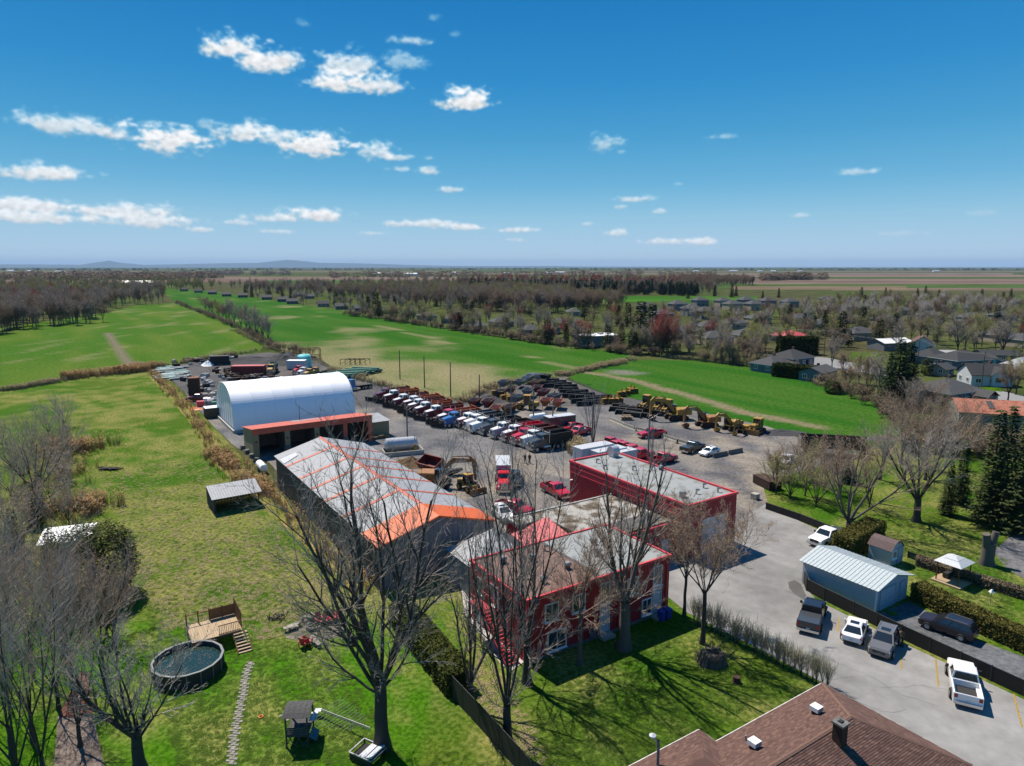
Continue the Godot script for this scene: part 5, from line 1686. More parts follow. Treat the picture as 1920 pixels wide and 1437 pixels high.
# heavy truck with a long bonnet. kind: dump, plow, tractor, flat
func heavy(label: String, bonnet: Material, cabp: Material, lower: Material, boxm: Material, kind: String, at: Vector3, turn: float, group := "", called := "dump_truck") -> Node3D:
	var t := thing(called, label, "truck", at, turn, group)
	var m := MB.new()
	for s in [-0.42, 0.42]:
		m.box(Vector3(s, 0.85, -0.7), Vector3(0.12, 0.3, 8.4))
	m.box(Vector3(0, 0.75, -2.9), Vector3(2.1, 0.2, 2.2))
	part(m, "chassis", M.chassis, t)
	part(hull([[4.35, 0.9, 1.85, 0.72, 0.12], [4.2, 0.75, 1.98, 0.86, 0.14], [2.55, 0.75, 2.2, 1.02, 0.16]]), "lower_bonnet", lower, t)
	m = MB.new()
	m.loft([[Vector3(0.58, 2.0, 4.2), Vector3(-0.58, 2.0, 4.2), Vector3(-0.72, 1.9, 4.24), Vector3(0.72, 1.9, 4.24)], [Vector3(0.74, 2.3, 2.5), Vector3(-0.74, 2.3, 2.5), Vector3(-0.9, 2.14, 2.5), Vector3(0.9, 2.14, 2.5)]])
	part(m, "bonnet", bonnet, t)
	m = MB.new()
	m.cbox(Vector3(0, 1.55, 1.65), Vector3(2.2, 1.6, 1.75), 0.08)
	part(m, "cab_lower", lower, t)
	var c := cabin(t, 0.78, 0.85, 2.05, 2.5, 2.25, 3.12, 1.07, 0.95, cabp, [0.08, 0.45, 0.86])
	one_box("sun_visor", cabp, Vector3(0, 2.98, 2.26), Vector3(1.9, 0.14, 0.3), c)
	m = MB.new()
	m.cbox(Vector3(0, 1.38, 4.38), Vector3(1.15, 1.0, 0.12), 0.03)
	var gr := part(m, "grille", M.chrome, t)
	for k in 7:
		one_box("grille_bar", M.black_plastic, Vector3(-0.42 + k * 0.14, 1.38, 4.445), Vector3(0.05, 0.84, 0.02), gr)
	one_box("bumper", M.chrome, Vector3(0, 0.6, 4.5), Vector3(2.3, 0.36, 0.24), t)
	for s in [-1.0, 1.0]:
		m = MB.new()      # wing over the front wheel
		for k in 6:
			var a0 := PI * (0.02 + 0.9 * k / 6.0)
			var a1 := PI * (0.02 + 0.9 * (k + 1) / 6.0)
			var f := func(a: float, x: float) -> Vector3: return Vector3(s * x, 0.62 + 0.68 * sin(a), 3.55 + 0.68 * cos(a))
			if s > 0:
				m.quad(f.call(a0, 0.8), f.call(a0, 1.2), f.call(a1, 1.2), f.call(a1, 0.8))
			else:
				m.quad(f.call(a0, 1.2), f.call(a0, 0.8), f.call(a1, 0.8), f.call(a1, 1.2))
			m.tri(Vector3(s * 1.2, 0.75, 3.55), f.call(a0, 1.2), f.call(a1, 1.2))
		part(m, "wing", lower, t)
		one_box("headlight", M.lamp, Vector3(s * 0.86, 1.3, 4.28), Vector3(0.26, 0.24, 0.22), t)
		wheel(t, s * 1.14, 3.55, 0.53, 0.34)
		m = MB.new()
		m.tube(Vector3(s * 0.98, 0.72, 0.4), Vector3(s * 0.98, 0.72, 1.9), 0.3, 0.3, 12, true)
		part(m, "fuel_tank", M.chrome, t)
		m = MB.new()
		m.tube(Vector3(s * 1.08, 1.3, 0.62), Vector3(s * 1.08, 3.75, 0.62), 0.085, 0.085, 8, true)
		part(m, "exhaust_stack", M.chrome, t)
		one_box("mirror", M.chrome, Vector3(s * 1.3, 2.5, 2.25), Vector3(0.16, 0.5, 0.1), t)
		for z in ([-2.3, -3.65] if kind != "tri" else [-1.2, -2.5, -3.8]):
			wheel(t, s * 1.14, z, 0.53, 0.52)
		one_box("mud_flap", M.tyre, Vector3(s * 0.95, 0.55, -4.5), Vector3(0.55, 0.7, 0.03), t)
	if kind == "dump" or kind == "tri" or kind == "plow":
		m = MB.new()
		var hi := 2.95 if kind != "plow" else 2.75
		body_box(m, -4.75, 0.45, 1.2, hi, 1.25, 0.16 if kind != "plow" else 0.5)
		var b := part(m, "dump_body", boxm, t)
		if kind != "plow":
			m = MB.new()      # rolled tarpaulin and cab shield
			m.tube(Vector3(-1.25, hi + 0.2, 0.5), Vector3(1.25, hi + 0.2, 0.5), 0.17, 0.17, 10, true)
			part(m, "tarp_roll", M.box_grey, b)
			one_box("cab_shield", boxm, Vector3(0, hi + 0.04, 0.85), Vector3(2.3, 0.08, 0.8), b)
		else:
			m = MB.new()      # tailgate flap standing up
			m.box(Vector3(0, hi + 0.25, -4.7), Vector3(2.3, 0.7, 0.08), Basis(Vector3(1, 0, 0), 0.5))
			part(m, "tail_flap", M.box_orange, b)
			for k in 4:
				one_box("top_bar", M.rust_dark, Vector3(0, hi + 0.1, -4.0 + k * 1.15), Vector3(2.4, 0.06, 0.08), b)
	elif kind == "flat":
		m = MB.new()
		m.box(Vector3(0, 1.25, -2.1), Vector3(2.4, 0.14, 5.2))
		part(m, "flat_bed", M.chassis, t)
	if kind == "plow":
		plow_blade(t, Vector3(0, 0, 5.7), 0.5, 3.5, "plow_blade")
		m = MB.new()
		for s in [-0.45, 0.45]:
			m.tube(Vector3(s, 0.6, 4.6), Vector3(s * 0.7, 0.45, 5.55), 0.07, 0.07, 6)
		m.tube(Vector3(0, 1.4, 4.6), Vector3(0, 0.9, 5.5), 0.06, 0.06, 6)
		m.box(Vector3(0, 1.0, 4.68), Vector3(1.2, 1.0, 0.1))
		part(m, "plow_hitch", M.chassis, t)
		m = MB.new()      # side wing arm
		m.tube(Vector3(1.25, 0.9, 2.9), Vector3(1.5, 2.9, 1.9), 0.06, 0.06, 6)
		m.tube(Vector3(1.32, 0.7, -0.6), Vector3(1.5, 2.5, 1.6), 0.06, 0.06, 6)
		part(m, "wing_arm", M.chassis, t)
	return t

func plow_blade(par: Node3D, o: Vector3, turn: float, w: float, called: String):
	var m := MB.new()
	var b := Basis(Vector3.UP, turn)
	var pr := []
	for k in 8:
		var a := -0.9 + 1.9 * k / 7.0
		pr.append(Vector2(0.62 - 0.62 * cos(a), 0.62 + 0.66 * sin(a)))
	for k in 7:
		for q in [0.0, 0.05]:
			var s0 := b * Vector3(-w * 0.5, pr[k].y, pr[k].x + q)
			var s1 := b * Vector3(w * 0.5, pr[k].y, pr[k].x + q)
			var s2 := b * Vector3(w * 0.5, pr[k + 1].y, pr[k + 1].x + q)
			var s3 := b * Vector3(-w * 0.5, pr[k + 1].y, pr[k + 1].x + q)
			if q > 0.0:
				m.quad(o + s0, o + s1, o + s2, o + s3)
			else:
				m.quad(o + s1, o + s0, o + s3, o + s2)
	var p := part(m, called, M.plow_black, par)
	for i in 6:
		var rb := MB.new()
		var x := -w * 0.5 + w * i / 5.0
		for k in 7:
			rb.tube(o + b * Vector3(x, pr[k].y, pr[k].x - 0.08), o + b * Vector3(x, pr[k + 1].y, pr[k + 1].x - 0.08), 0.07, 0.07, 4)
		part(rb, "rib", M.box_grey, p)

# stadium-shaped crawler track with shoes
func crawler(par: Node3D, x: float, L: float, h: float, w: float):
	var pts := PackedVector2Array()
	for k in 9:
		var a := -PI * 0.5 + PI * k / 8.0
		pts.append(Vector2(L * 0.5 - h * 0.5 + cos(a) * h * 0.5, h * 0.5 + sin(a) * h * 0.5))
	for k in 9:
		var a := PI * 0.5 + PI * k / 8.0
		pts.append(Vector2(-L * 0.5 + h * 0.5 + cos(a) * h * 0.5, h * 0.5 + sin(a) * h * 0.5))
	var m := MB.new()
	m.extrude(pts, -w * 0.5, w * 0.5, Transform3D(Basis(Vector3(0, 0, 1), Vector3.UP, Vector3(-1, 0, 0)), Vector3(x, 0, 0)))
	var n := int(L * 2.0)
	for k in n:
		for y in [0.01, h]:
			m.box(Vector3(x, y, -L * 0.5 + h * 0.5 + (L - h) * k / (n - 1)), Vector3(w + 0.04, 0.07, 0.14))
	var t := part(m, "track", M.track, par)
	m = MB.new()
	for z in [-L * 0.5 + h * 0.5, L * 0.5 - h * 0.5]:
		m.tube(Vector3(x - w * 0.52, h * 0.5, z), Vector3(x + w * 0.52, h * 0.5, z), h * 0.36, h * 0.36, 12, true)
	part(m, "sprocket", M.rust_dark, t)

func arm_beam(m: MB, pts: Array, th: Array, w: float):
	# a bent box beam in the y-z plane
	var up := []
	var dn := []
	for i in pts.size():
		var d: Vector2
		if i == 0:
			d = pts[1] - pts[0]
		elif i == pts.size() - 1:
			d = pts[i] - pts[i - 1]
		else:
			d = pts[i + 1] - pts[i - 1]
		d = d.normalized().orthogonal() * th[i] * 0.5
		up.append(pts[i] + d)
		dn.append(pts[i] - d)
	dn.reverse()
	m.extrude(PackedVector2Array(up + dn), -w * 0.5, w * 0.5, Transform3D(Basis(Vector3(0, 0, 1), Vector3.UP, Vector3(-1, 0, 0)), Vector3.ZERO))

func bucket(par: Node3D, p: Vector2, w: float, r: float, tilt: float, mt: Material):
	var m := MB.new()
	var pts := PackedVector2Array()
	for k in 10:
		var a := tilt + PI * 1.1 * k / 9.0
		pts.append(p + Vector2(cos(a), sin(a)) * r)
	for k in 10:
		var a := tilt + PI * 1.1 * (9 - k) / 9.0
		pts.append(p + Vector2(cos(a), sin(a)) * (r - 0.07))
	var xf := Transform3D(Basis(Vector3(0, 0, 1), Vector3.UP, Vector3(-1, 0, 0)), Vector3.ZERO)
	m.extrude(pts, -w * 0.5, w * 0.5, xf)
	var side := PackedVector2Array()
	for k in 10:
		var a := tilt + PI * 1.1 * k / 9.0
		side.append(p + Vector2(cos(a), sin(a)) * r * 0.99)
	m.extrude(side, -w * 0.5, -w * 0.5 + 0.05, xf)
	m.extrude(side, w * 0.5 - 0.05, w * 0.5, xf)
	var b := part(m, "bucket", mt, par)
	m = MB.new()
	for k in 5:
		var q := p + Vector2(cos(tilt), sin(tilt)) * r
		m.box(Vector3(-w * 0.42 + w * 0.21 * k, q.y, q.x), Vector3(0.08, 0.08, 0.22))
	part(m, "teeth", M.galv, b)

func excavator(label: String, paint: Material, at: Vector3, turn: float, sc := 1.0, reach := 0.0, dark_cab := false) -> Node3D:
	var t := thing("excavator", label, "excavator", at, turn, "excavators in the yard")
	for s in [-1.15, 1.15]:
		crawler(t, s, 4.2, 0.95, 0.6)
	one_box("undercarriage", M.track, Vector3(0, 0.65, 0), Vector3(2.0, 0.5, 1.6), t)
	var m := MB.new()
	m.cbox(Vector3(0.1, 1.75, -1.15), Vector3(2.5, 1.15, 2.7), 0.14)
	m.box(Vector3(0, 1.2, 0.2), Vector3(2.4, 0.2, 2.6))
	part(m, "house", paint, t)
	m = MB.new()
	m.cbox(Vector3(0, 1.7, -2.55), Vector3(2.5, 1.2, 0.6), 0.2)
	part(m, "counterweight", M.track if dark_cab else paint, t)
	m = MB.new()
	m.cbox(Vector3(-0.8, 2.1, 0.75), Vector3(1.0, 1.75, 1.5), 0.1)
	var c := part(m, "cab", M.paint_dark_grey if not dark_cab else M.black_plastic, t)
	for q in [[Vector3(-0.8, 2.35, 1.51), Vector3(0.85, 1.0, 0.03)], [Vector3(-1.31, 2.35, 0.8), Vector3(0.03, 0.9, 1.2)], [Vector3(-0.29, 2.35, 0.8), Vector3(0.03, 0.9, 1.2)], [Vector3(-0.8, 2.985, 0.8), Vector3(0.7, 0.02, 0.8)]]:
		one_box("cab_window", M.glass, q[0], q[1], c)
	var x := 4.6 + reach
	m = MB.new()
	arm_beam(m, [Vector2(0.5, 1.6), Vector2(1.7, 3.3), Vector2(2.7, 4.1), Vector2(x, 4.2)], [0.45, 0.75, 0.8, 0.4], 0.42)
	var bo := part(m, "boom", paint, t)
	if paint == M.digger_orange:
		for sd in [-1.0, 1.0]:      # the lettering along the boom
			var tm := TextMesh.new()
			tm.text = "CASE"
			tm.font_size = 64
			tm.pixel_size = 0.0075
			tm.depth = 0.01
			var lt := part_mesh(tm, "lettering", M.plate, bo)
			lt.transform = Transform3D(Basis(Vector3(0, 0, -sd), Vector3.UP, Vector3(sd, 0, 0)), Vector3(sd * 0.222, 4.12, 3.5 + reach * 0.4))
	m = MB.new()
	arm_beam(m, [Vector2(x - 0.5, 4.75), Vector2(x + 0.1, 4.1), Vector2(x + 0.35, 1.2)], [0.3, 0.62, 0.3], 0.34)
	part(m, "stick", paint, t)
	bucket(t, Vector2(x - 0.05, 0.72), 1.2, 0.62, -PI * 1.15, M.rust if not dark_cab else M.cat_yellow)
	m = MB.new()
	for s in [-0.3, 0.3]:
		m.tube(Vector3(s, 1.5, 1.1), Vector3(s, 3.2, 2.3), 0.09, 0.09, 7)
	m.tube(Vector3(0, 4.65, 2.4), Vector3(0, 4.8, x - 0.45), 0.08, 0.08, 7)
	m.tube(Vector3(0, 3.9, x + 0.5), Vector3(0, 1.9, x + 0.7), 0.07, 0.07, 7)
	part(m, "hydraulic_rams", M.box_black, t)
	t.scale = Vector3.ONE * sc
	return t

func loader(label: String, paint: Material, blade: Material, at: Vector3, turn: float) -> Node3D:
	var t := thing("wheel_loader", label, "loader", at, turn, "loaders parked by the field")
	for s in [-1.0, 1.0]:
		for z in [1.5, -1.5]:
			wheel(t, s * 1.2, z, 0.78, 0.56, M.yellow)
	var m := MB.new()
	m.cbox(Vector3(0, 1.5, -1.7), Vector3(1.7, 1.1, 2.5), 0.15)
	part(m, "engine_cover", paint, t)
	one_box("front_frame", paint, Vector3(0, 1.2, 1.4), Vector3(1.2, 0.8, 1.6), t)
	m = MB.new()
	m.cbox(Vector3(0, 2.5, -0.1), Vector3(1.6, 1.9, 1.5), 0.1)
	var c := part(m, "cab", M.glass, t)
	one_box("cab_roof", M.yellow, Vector3(0, 3.5, -0.1), Vector3(1.75, 0.14, 1.7), c)
	for s in [-0.76, 0.76]:
		for z in [-0.8, 0.6]:
			one_box("cab_pillar", paint, Vector3(s, 2.5, z), Vector3(0.12, 1.9, 0.12), c)
	m = MB.new()
	for s in [-0.5, 0.5]:
		m.tube(Vector3(s, 1.9, 1.0), Vector3(s, 0.7, 3.1), 0.14, 0.12, 6)
	part(m, "lift_arms", paint, t)
	m = MB.new()
	arm_beam(m, [Vector2(3.25, 0.08), Vector2(3.1, 0.7), Vector2(3.35, 1.25)], [0.08, 0.1, 0.08], 3.6)
	for s in [-1.75, 1.75]:
		m.box(Vector3(s, 0.65, 3.6), Vector3(0.08, 1.2, 0.9))
	part(m, "pusher_blade", blade, t)
	return t

func dozer(label: String, at: Vector3, turn: float):
	var t := thing("bulldozer", label, "bulldozer", at, turn)
	for s in [-1.0, 1.0]:
		crawler(t, s, 3.6, 1.0, 0.6)
	var m := MB.new()
	m.cbox(Vector3(0, 1.45, 0.9), Vector3(1.2, 1.1, 2.0), 0.12)
	m.box(Vector3(0, 1.0, -0.6), Vector3(1.5, 0.9, 1.8))
	part(m, "hull", M.cat_yellow, t)
	m = MB.new()
	m.cbox(Vector3(0, 2.2, -0.7), Vector3(1.5, 1.5, 1.5), 0.1)
	var c := part(m, "cab", M.glass, t)
	one_box("cab_roof", M.cat_yellow, Vector3(0, 3.0, -0.7), Vector3(1.75, 0.14, 1.8), c)
	for s in [-0.72, 0.72]:
		for z in [-1.4, 0.0]:
			one_box("cab_pillar", M.cat_yellow, Vector3(s, 2.2, z), Vector3(0.12, 1.5, 0.12), c)
	m = MB.new()
	arm_beam(m, [Vector2(2.75, 0.05), Vector2(2.55, 0.6), Vector2(2.7, 1.15)], [0.08, 0.12, 0.08], 3.6)
	part(m, "blade", M.digger_orange, t)
	m = MB.new()
	for s in [-1.4, 1.4]:
		m.box(Vector3(s, 0.5, 1.3), Vector3(0.16, 0.22, 2.7))
	for s in [-0.4, 0.4]:
		m.tube(Vector3(s, 1.7, 1.5), Vector3(s * 1.3, 0.9, 2.6), 0.08, 0.08, 6)
	part(m, "push_arms", M.cat_yellow, t)
	m = MB.new()
	m.tube(Vector3(0.35, 2.0, 0.9), Vector3(0.35, 2.9, 0.9), 0.07, 0.07, 7)
	part(m, "exhaust", M.chassis, t)

func person(label: String, at: Vector3, turn: float, top: Material, legs: Material, stride: float, bend := 0.0):
	var t := thing("person", label, "person", at, turn)
	# one continuous body; jacket, trousers and hair are shells over it
	var hp := Vector3(0, 0.93, 0)
	var ts := Basis(Vector3(1, 0, 0), bend)
	var bd := MB.new()
	var jk := MB.new()
	var tr := MB.new()
	for e in [[bd, 0.0], [jk, 0.014]]:
		var m: MB = e[0]
		var g: float = e[1]
		var rings := []
		for q in [[-0.1, 0.16, 0.115], [0.05, 0.16, 0.12], [0.2, 0.15, 0.11], [0.36, 0.18, 0.12], [0.48, 0.2, 0.115], [0.55, 0.125, 0.085], [0.6, 0.055, 0.055]]:
			if q[0] > 0.58 and g > 0.0:
				continue
			var o := []
			for k in 10:
				var a := -TAU * k / 10.0
				o.append(hp + ts * Vector3(cos(a) * (q[1] + g), q[0], sin(a) * (q[2] + g)))
			rings.append(o)
		m.loft(rings)
	var hd: Vector3 = hp + ts * Vector3(0, 0.72, 0.02)
	bd.lathe([Vector2(0.0, -0.12), Vector2(0.055, -0.115), Vector2(0.075, -0.06), Vector2(0.085, 0.02), Vector2(0.075, 0.085), Vector2(0.0, 0.125)], 12, Transform3D(ts, hd))
	bd.tube(hp + ts * Vector3(0, 0.54, 0), hd + Vector3(0, -0.06, 0), 0.052, 0.05, 8)
	bd.box(hd + ts * Vector3(0, 0.0, 0.09), Vector3(0.022, 0.05, 0.03))
	for s in [-1.0, 1.0]:
		bd.box(hd + ts * Vector3(s * 0.088, 0.0, 0.0), Vector3(0.014, 0.05, 0.03))
		var sh: Vector3 = hp + ts * Vector3(s * 0.19, 0.48, 0)
		var el: Vector3 = hp + ts * Vector3(s * 0.27, 0.2, -0.05 + s * stride * 0.12)
		var wr: Vector3 = el + Vector3(-s * 0.02, -0.22, 0.1 + s * stride * 0.1)
		for e in [[bd, 0.0], [jk, 0.014]]:
			e[0].tube(sh, el, 0.062 + e[1], 0.048 + e[1], 8)
			e[0].tube(el, wr, 0.048 + e[1], 0.034 + e[1], 8)
		bd.box(wr + Vector3(0, -0.05, 0.01), Vector3(0.04, 0.1, 0.08))
		for k in 4:
			bd.tube(wr + Vector3(0, -0.09, -0.025 + k * 0.02), wr + Vector3(0, -0.16 + 0.008 * absf(k - 1.5), -0.015 + k * 0.02), 0.009, 0.008, 5)
		bd.tube(wr + Vector3(0, -0.03, 0.05), wr + Vector3(0, -0.09, 0.08), 0.011, 0.009, 5)
		var h0: Vector3 = hp + Vector3(s * 0.09, -0.02, 0)
		var kn := Vector3(s * 0.1, 0.49, 0.04 - s * stride * 0.22)
		var an := Vector3(s * 0.1, 0.09, -0.02 - s * stride * 0.34)
		for e in [[bd, 0.0], [tr, 0.014]]:
			e[0].tube(h0, kn, 0.095 + e[1], 0.062 + e[1], 8)
			e[0].tube(kn, an, 0.062 + e[1], 0.042 + e[1], 8)
		tr.box(an + Vector3(0, -0.05, 0.06), Vector3(0.1, 0.08, 0.27))
	var body := part(bd, "body", M.skin, t)
	part(jk, "jacket", top, body)
	part(tr, "trousers", legs, body)
	var hr := MB.new()
	hr.lathe([Vector2(0.092, -0.02), Vector2(0.094, 0.03), Vector2(0.085, 0.09), Vector2(0.0, 0.14)], 10, Transform3D(ts, hd + ts * Vector3(0, 0.0, -0.015)))
	part(hr, "hair", M.hair, body)

func face(a: Vector3, b: Vector3) -> float:        # yaw that points +z from a to b
	return atan2((b - a).x, (b - a).z)

func build_vehicles():
	var u := YARD
	# parking lot
	pickup("pickup_truck", "black pickup with bed cover beside the black mesh fence", M.paint_navy, G(1522, 1165), face(G(1517, 1185), G(1530, 1140)), "", true)
	car("sedan", "white sedan parked beside a yellow line", "sedan", M.paint_white, G(1602, 1191), face(G(1598, 1205), G(1610, 1170)))
	car("suv", "silver grey suv with roof rails and a person at its door", "suv", M.paint_grey, G(1657, 1216), face(G(1668, 1195), G(1650, 1232)))
	pickup("pickup_truck", "white pickup with open bed and sunroof", M.paint_white, G(1806, 1293), face(G(1811, 1320), G(1798, 1255)))
	car("suv", "dark plum suv on the blue gravel drive", "suv", M.paint_plum, G(1776, 1186), face(G(1812, 1196), G(1738, 1170)))
	pickup("pickup_truck", "white pickup beside the clipped hedge and dark low wall", M.paint_white, G(1551, 1017), face(G(1575, 1003), G(1528, 1022)), "", true)
	person("person in dark jacket leaning at the silver suv door", G(1692, 1213), face(G(1690, 1215), G(1676, 1210)), M.cloth_brown, M.cloth_jeans, 0.2, 0.5)
	person("person in black standing in the yard, arm held away", G(984.5, 869), 2.6, M.cloth_black, M.cloth_black, 0.5)
	person("person in black walking across the yard beside the other", G(993, 869), 2.9, M.cloth_black, M.cloth_black, -0.3)
	# yard: box truck, pickups
	var bt := heavy("bright red box truck with white cargo body facing the buildings", M.paint_bright_red, M.paint_bright_red, M.paint_bright_red, M.trailer_white, "none", G(944, 912), face(G(943, 895), G(946, 926)), "", "box_truck")
	var m := MB.new()
	m.cbox(Vector3(0, 2.5, -2.6), Vector3(2.5, 2.6, 6.2), 0.05)
	part(m, "cargo_body", M.paint_purple_grey, bt)
	one_box("cargo_roof", M.trailer_white, Vector3(0, 3.83, -2.6), Vector3(2.52, 0.06, 6.24), bt)
	var sg := one_box("sign_board", M.paint_maroon, Vector3(0, 3.25, 0.53), Vector3(1.15, 0.5, 0.05), bt)
	one_box("sign_panel", M.plate, Vector3(0, 3.25, 0.565), Vector3(0.9, 0.28, 0.02), sg)
	bt.scale = Vector3.ONE * 0.92
	pickup("pickup_truck", "dark blue pickup in the shade beside the box truck", M.paint_navy, G(965, 905), face(G(965, 895), G(966, 920)), "")
	pickup("pickup_truck", "red pickup parked at the corner of the red garage", M.paint_red, G(1042, 928), face(G(1022, 917), G(1066, 940)))
	pickup("pickup_truck", "red pickup behind the white suv beside the link roof", M.paint_red, G(965, 962), face(G(945, 955), G(985, 966)))
	car("suv", "white suv with dark sunroof beside the shed's orange roof end", "suv", M.paint_white, G(943, 972), face(G(925, 958), G(960, 988)))
	var rp := [[1140, 836], [1152, 843], [1165, 845], [1179, 851], [1196, 858]]
	for k in 5:
		pickup("pickup_truck", "red pickup in the row behind the white trailers", M.paint_red, G(rp[k][0] + 4, rp[k][1] + 2), face(G(1175, 852), G(1210, 845)), "red pickups behind the white trailers", false, M.galv if k in [1, 3] else null)
	pickup("pickup_truck", "red pickup alone beside the light pole near the garage roof", M.paint_red, G(1243, 868), face(G(1220, 872), G(1262, 862)))
	pickup("pickup_truck", "red pickup with long white toolbox beside the dump trucks", M.paint_red, G(1085, 816), face(G(1105, 812), G(1066, 822)), "", false, M.trailer_white)
	pickup("pickup_truck", "red pickup half hidden behind the one with a toolbox", M.paint_red, G(1070, 808), face(G(1090, 804), G(1056, 812)))
	pickup("pickup_truck", "red pickup by the row of concrete barriers", M.paint_red, G(1222, 820), face(G(1245, 818), G(1200, 822)))
	pickup("pickup_truck", "black pickup with bed cover by the end of the barriers", M.paint_black, G(1299, 846), face(G(1280, 850), G(1318, 838)), "", true)
	car("hatchback", "white hatchback beside the grey barriers", "hatchback", M.paint_white, G(1330, 853), face(G(1345, 848), G(1314, 857)))
	pickup("pickup_truck", "white pickup half hidden behind budding bushes", M.paint_white, G(1475, 872), face(G(1490, 862), G(1462, 880)))
	# the long row of trucks; they face across the yard
	var fw := u - PI * 0.5
	var row := [[722, 752, "plow", "mr", "mr"], [738, 756, "plow", "w", "mr"], [756, 764, "plow", "w", "mr"], [776, 768, "plow", "w", "mr"], [785, 774, "plow", "w", "mr"], [798, 780, "plow", "w", "mr"], [818, 787, "plow", "w", "mr"], [842, 795, "plow", "w", "mr"], [852, 800, "plow", "b", "b"]]
	var grp := "plough trucks in the long row"
	var plow_colors := {"mr": M.paint_maroon, "w": M.paint_white, "b": M.paint_blue}
	for k in row.size():
		var r = row[k]
		var p := G(r[0] + 12, r[1] - 3)
		var lab := "maroon and white plough truck with black blade and rusty orange body"
		if r[3] == "b":
			lab = "blue plough truck with black blade in the long row"
		elif r[3] == "mr":
			lab = "all maroon plough truck with black blade at the row's far end"
		heavy(lab, plow_colors[r[3]], plow_colors[r[3]] if k != 7 else M.paint_red, plow_colors[r[4]], M.box_orange if k % 2 == 1 else M.box_red, "plow", p, fw + 0.02 * (k % 3 - 1), grp if lab.begins_with("maroon and") else "", "plough_truck")
	var dr := [[879, 803, "w", "mr", "box_grey", "maroon and white dump truck beside the blue plough truck"], [893, 806, "w", "w", "box_black", "white dump truck with chrome stack beside the maroon one"], [905, 812, "w", "w", "box_black", "white dump truck with rounded bonnet between two others"], [924, 816, "dg", "dg", "box_black", "dark grey dump truck with chrome grille in the row"], [944, 822, "w", "pu", "rust_dark", "white dump truck with mauve sides and rusty body"], [966, 828, "w", "mr", "paint_red", "maroon dump truck with white bonnet and red body"], [985, 834, "r", "r", "box_red", "red bonnet dump truck beside the maroon one"], [1001, 838, "w", "w", "rust_dark", "white dump truck with silver tarp roll next to the grey one"], [1017, 845, "dg", "dg", "box_black", "dark grey four axle dump truck at the end of the row"]]
	var cols := {"w": M.paint_white, "mr": M.paint_maroon, "dg": M.paint_dark_grey, "pu": M.paint_purple_grey, "r": M.paint_red}
	for k in dr.size():
		var d = dr[k]
		heavy(d[5], cols[d[2]], cols[d[2]], cols[d[3]], M[d[4]], "tri" if k == 8 else "dump", G(d[0] + 12, d[1] - 4), fw)
	heavy("blue truck tractor near the teal pipes", M.paint_blue, M.paint_blue, M.paint_blue, M.chassis, "flat", G(668, 731), fw + 0.15, "", "truck_tractor")
	heavy("yellow dump truck with teal body beside the red container", M.yellow, M.yellow, M.yellow, M.teal, "dump", G(510, 700), u - 0.4)
	var small := [["paint_red", 565, 700, "red small truck behind the white hall"], ["paint_white", 574, 703, "white small truck behind the white hall"], ["yellow", 585, 706, "yellow small truck behind the white hall"], ["yellow", 596, 703, "yellow small truck beside the teal pipes"]]
	for s in small:
		heavy(s[3], M[s[0]], M[s[0]], M[s[0]], M.box_black, "flat", G(s[1], s[2]), u - 0.9, "", "flatbed_truck").scale = Vector3.ONE * 0.85
	# earth movers
	excavator("orange excavator with arm bent over beside the long shed", M.digger_orange, G(818, 912), face(G(818, 912), G(880, 914)), 1.05, 1.0)
	excavator("yellow excavator with tall bent arm beside the loaders", M.cat_yellow, G(1268, 787), face(G(1290, 784), G(1238, 786)), 1.12, 0.6)
	excavator("orange excavator with glass cab beside the field edge", M.digger_orange, G(1325, 800), face(G(1345, 796), G(1290, 800)), 1.0, 0.6)
	excavator("yellow excavator with muddy bucket near the bulldozer", M.cat_yellow, G(1372, 806), face(G(1395, 800), G(1340, 808)), 0.85, 0.4, true)
	excavator("small yellow excavator with black cab beside the bulldozer", M.cat_yellow, G(1394, 812), face(G(1410, 806), G(1368, 818)), 0.7, 0.3, true)
	dozer("yellow bulldozer with orange blade at the end of the machines", G(1418, 812), face(G(1430, 805), G(1396, 818)))
	var lq := [[1212, 772, "rust_dark"], [1236, 777, "rust_dark"], [1252, 781, "box_black"]]
	for q in lq:
		loader("yellow wheel loader with dark cab glass and pusher blade" if q[2] == "rust_dark" else "yellow wheel loader with black blade next to the tall excavator", M.cat_yellow, M[q[2]], G(q[0], q[1] - 4), u - PI * 0.5 + 0.25)
	var yl := loader("yellow loader behind the dump trucks beside the soil heap", M.yellow, M.yellow, G(988, 768), u - 2.4)
	yl.set_meta("group", "loaders parked by the field")
	# small tractor digging bucket in front of the orange excavator
	var bk := loader("rusty yellow loader beside the orange excavator's bucket", M.cat_yellow, M.digger_orange, G(878, 920), u + 0.1)
	bk.scale = Vector3.ONE * 0.75

# ------------------------------------------------------------------ things standing about the yard
func heap(called: String, label: String, px: float, py: float, rx: float, rz: float, h: float, mt: Material, turn := 0.0):
	var m := MB.new()
	var n := 26
	var rings := 9
	var pt := func(i: int, k: int) -> Vector3:
		var f := float(i) / rings
		var a := TAU * (k % n) / n
		var d := Vector2(cos(a), sin(a))
		var y := h * pow(1.0 - f, 1.15) * (1.0 + 0.3 * n2.get_noise_2d(d.x * f * 30.0 + px, d.y * f * 30.0))
		var e := 1.0 + 0.12 * n2.get_noise_2d(d.x * 12.0 + px, d.y * 12.0)
		return Vector3(d.x * rx * f * e, maxf(y, 0.0), d.y * rz * f * e)
	for i in rings:
		for k in n:
			m.quad(pt.call(i, k), pt.call(i, k + 1), pt.call(i + 1, k + 1), pt.call(i + 1, k))
	var t := thing(called, label, "heap", G(px, py), turn)
	part(m, "heap_surface", mt, t)

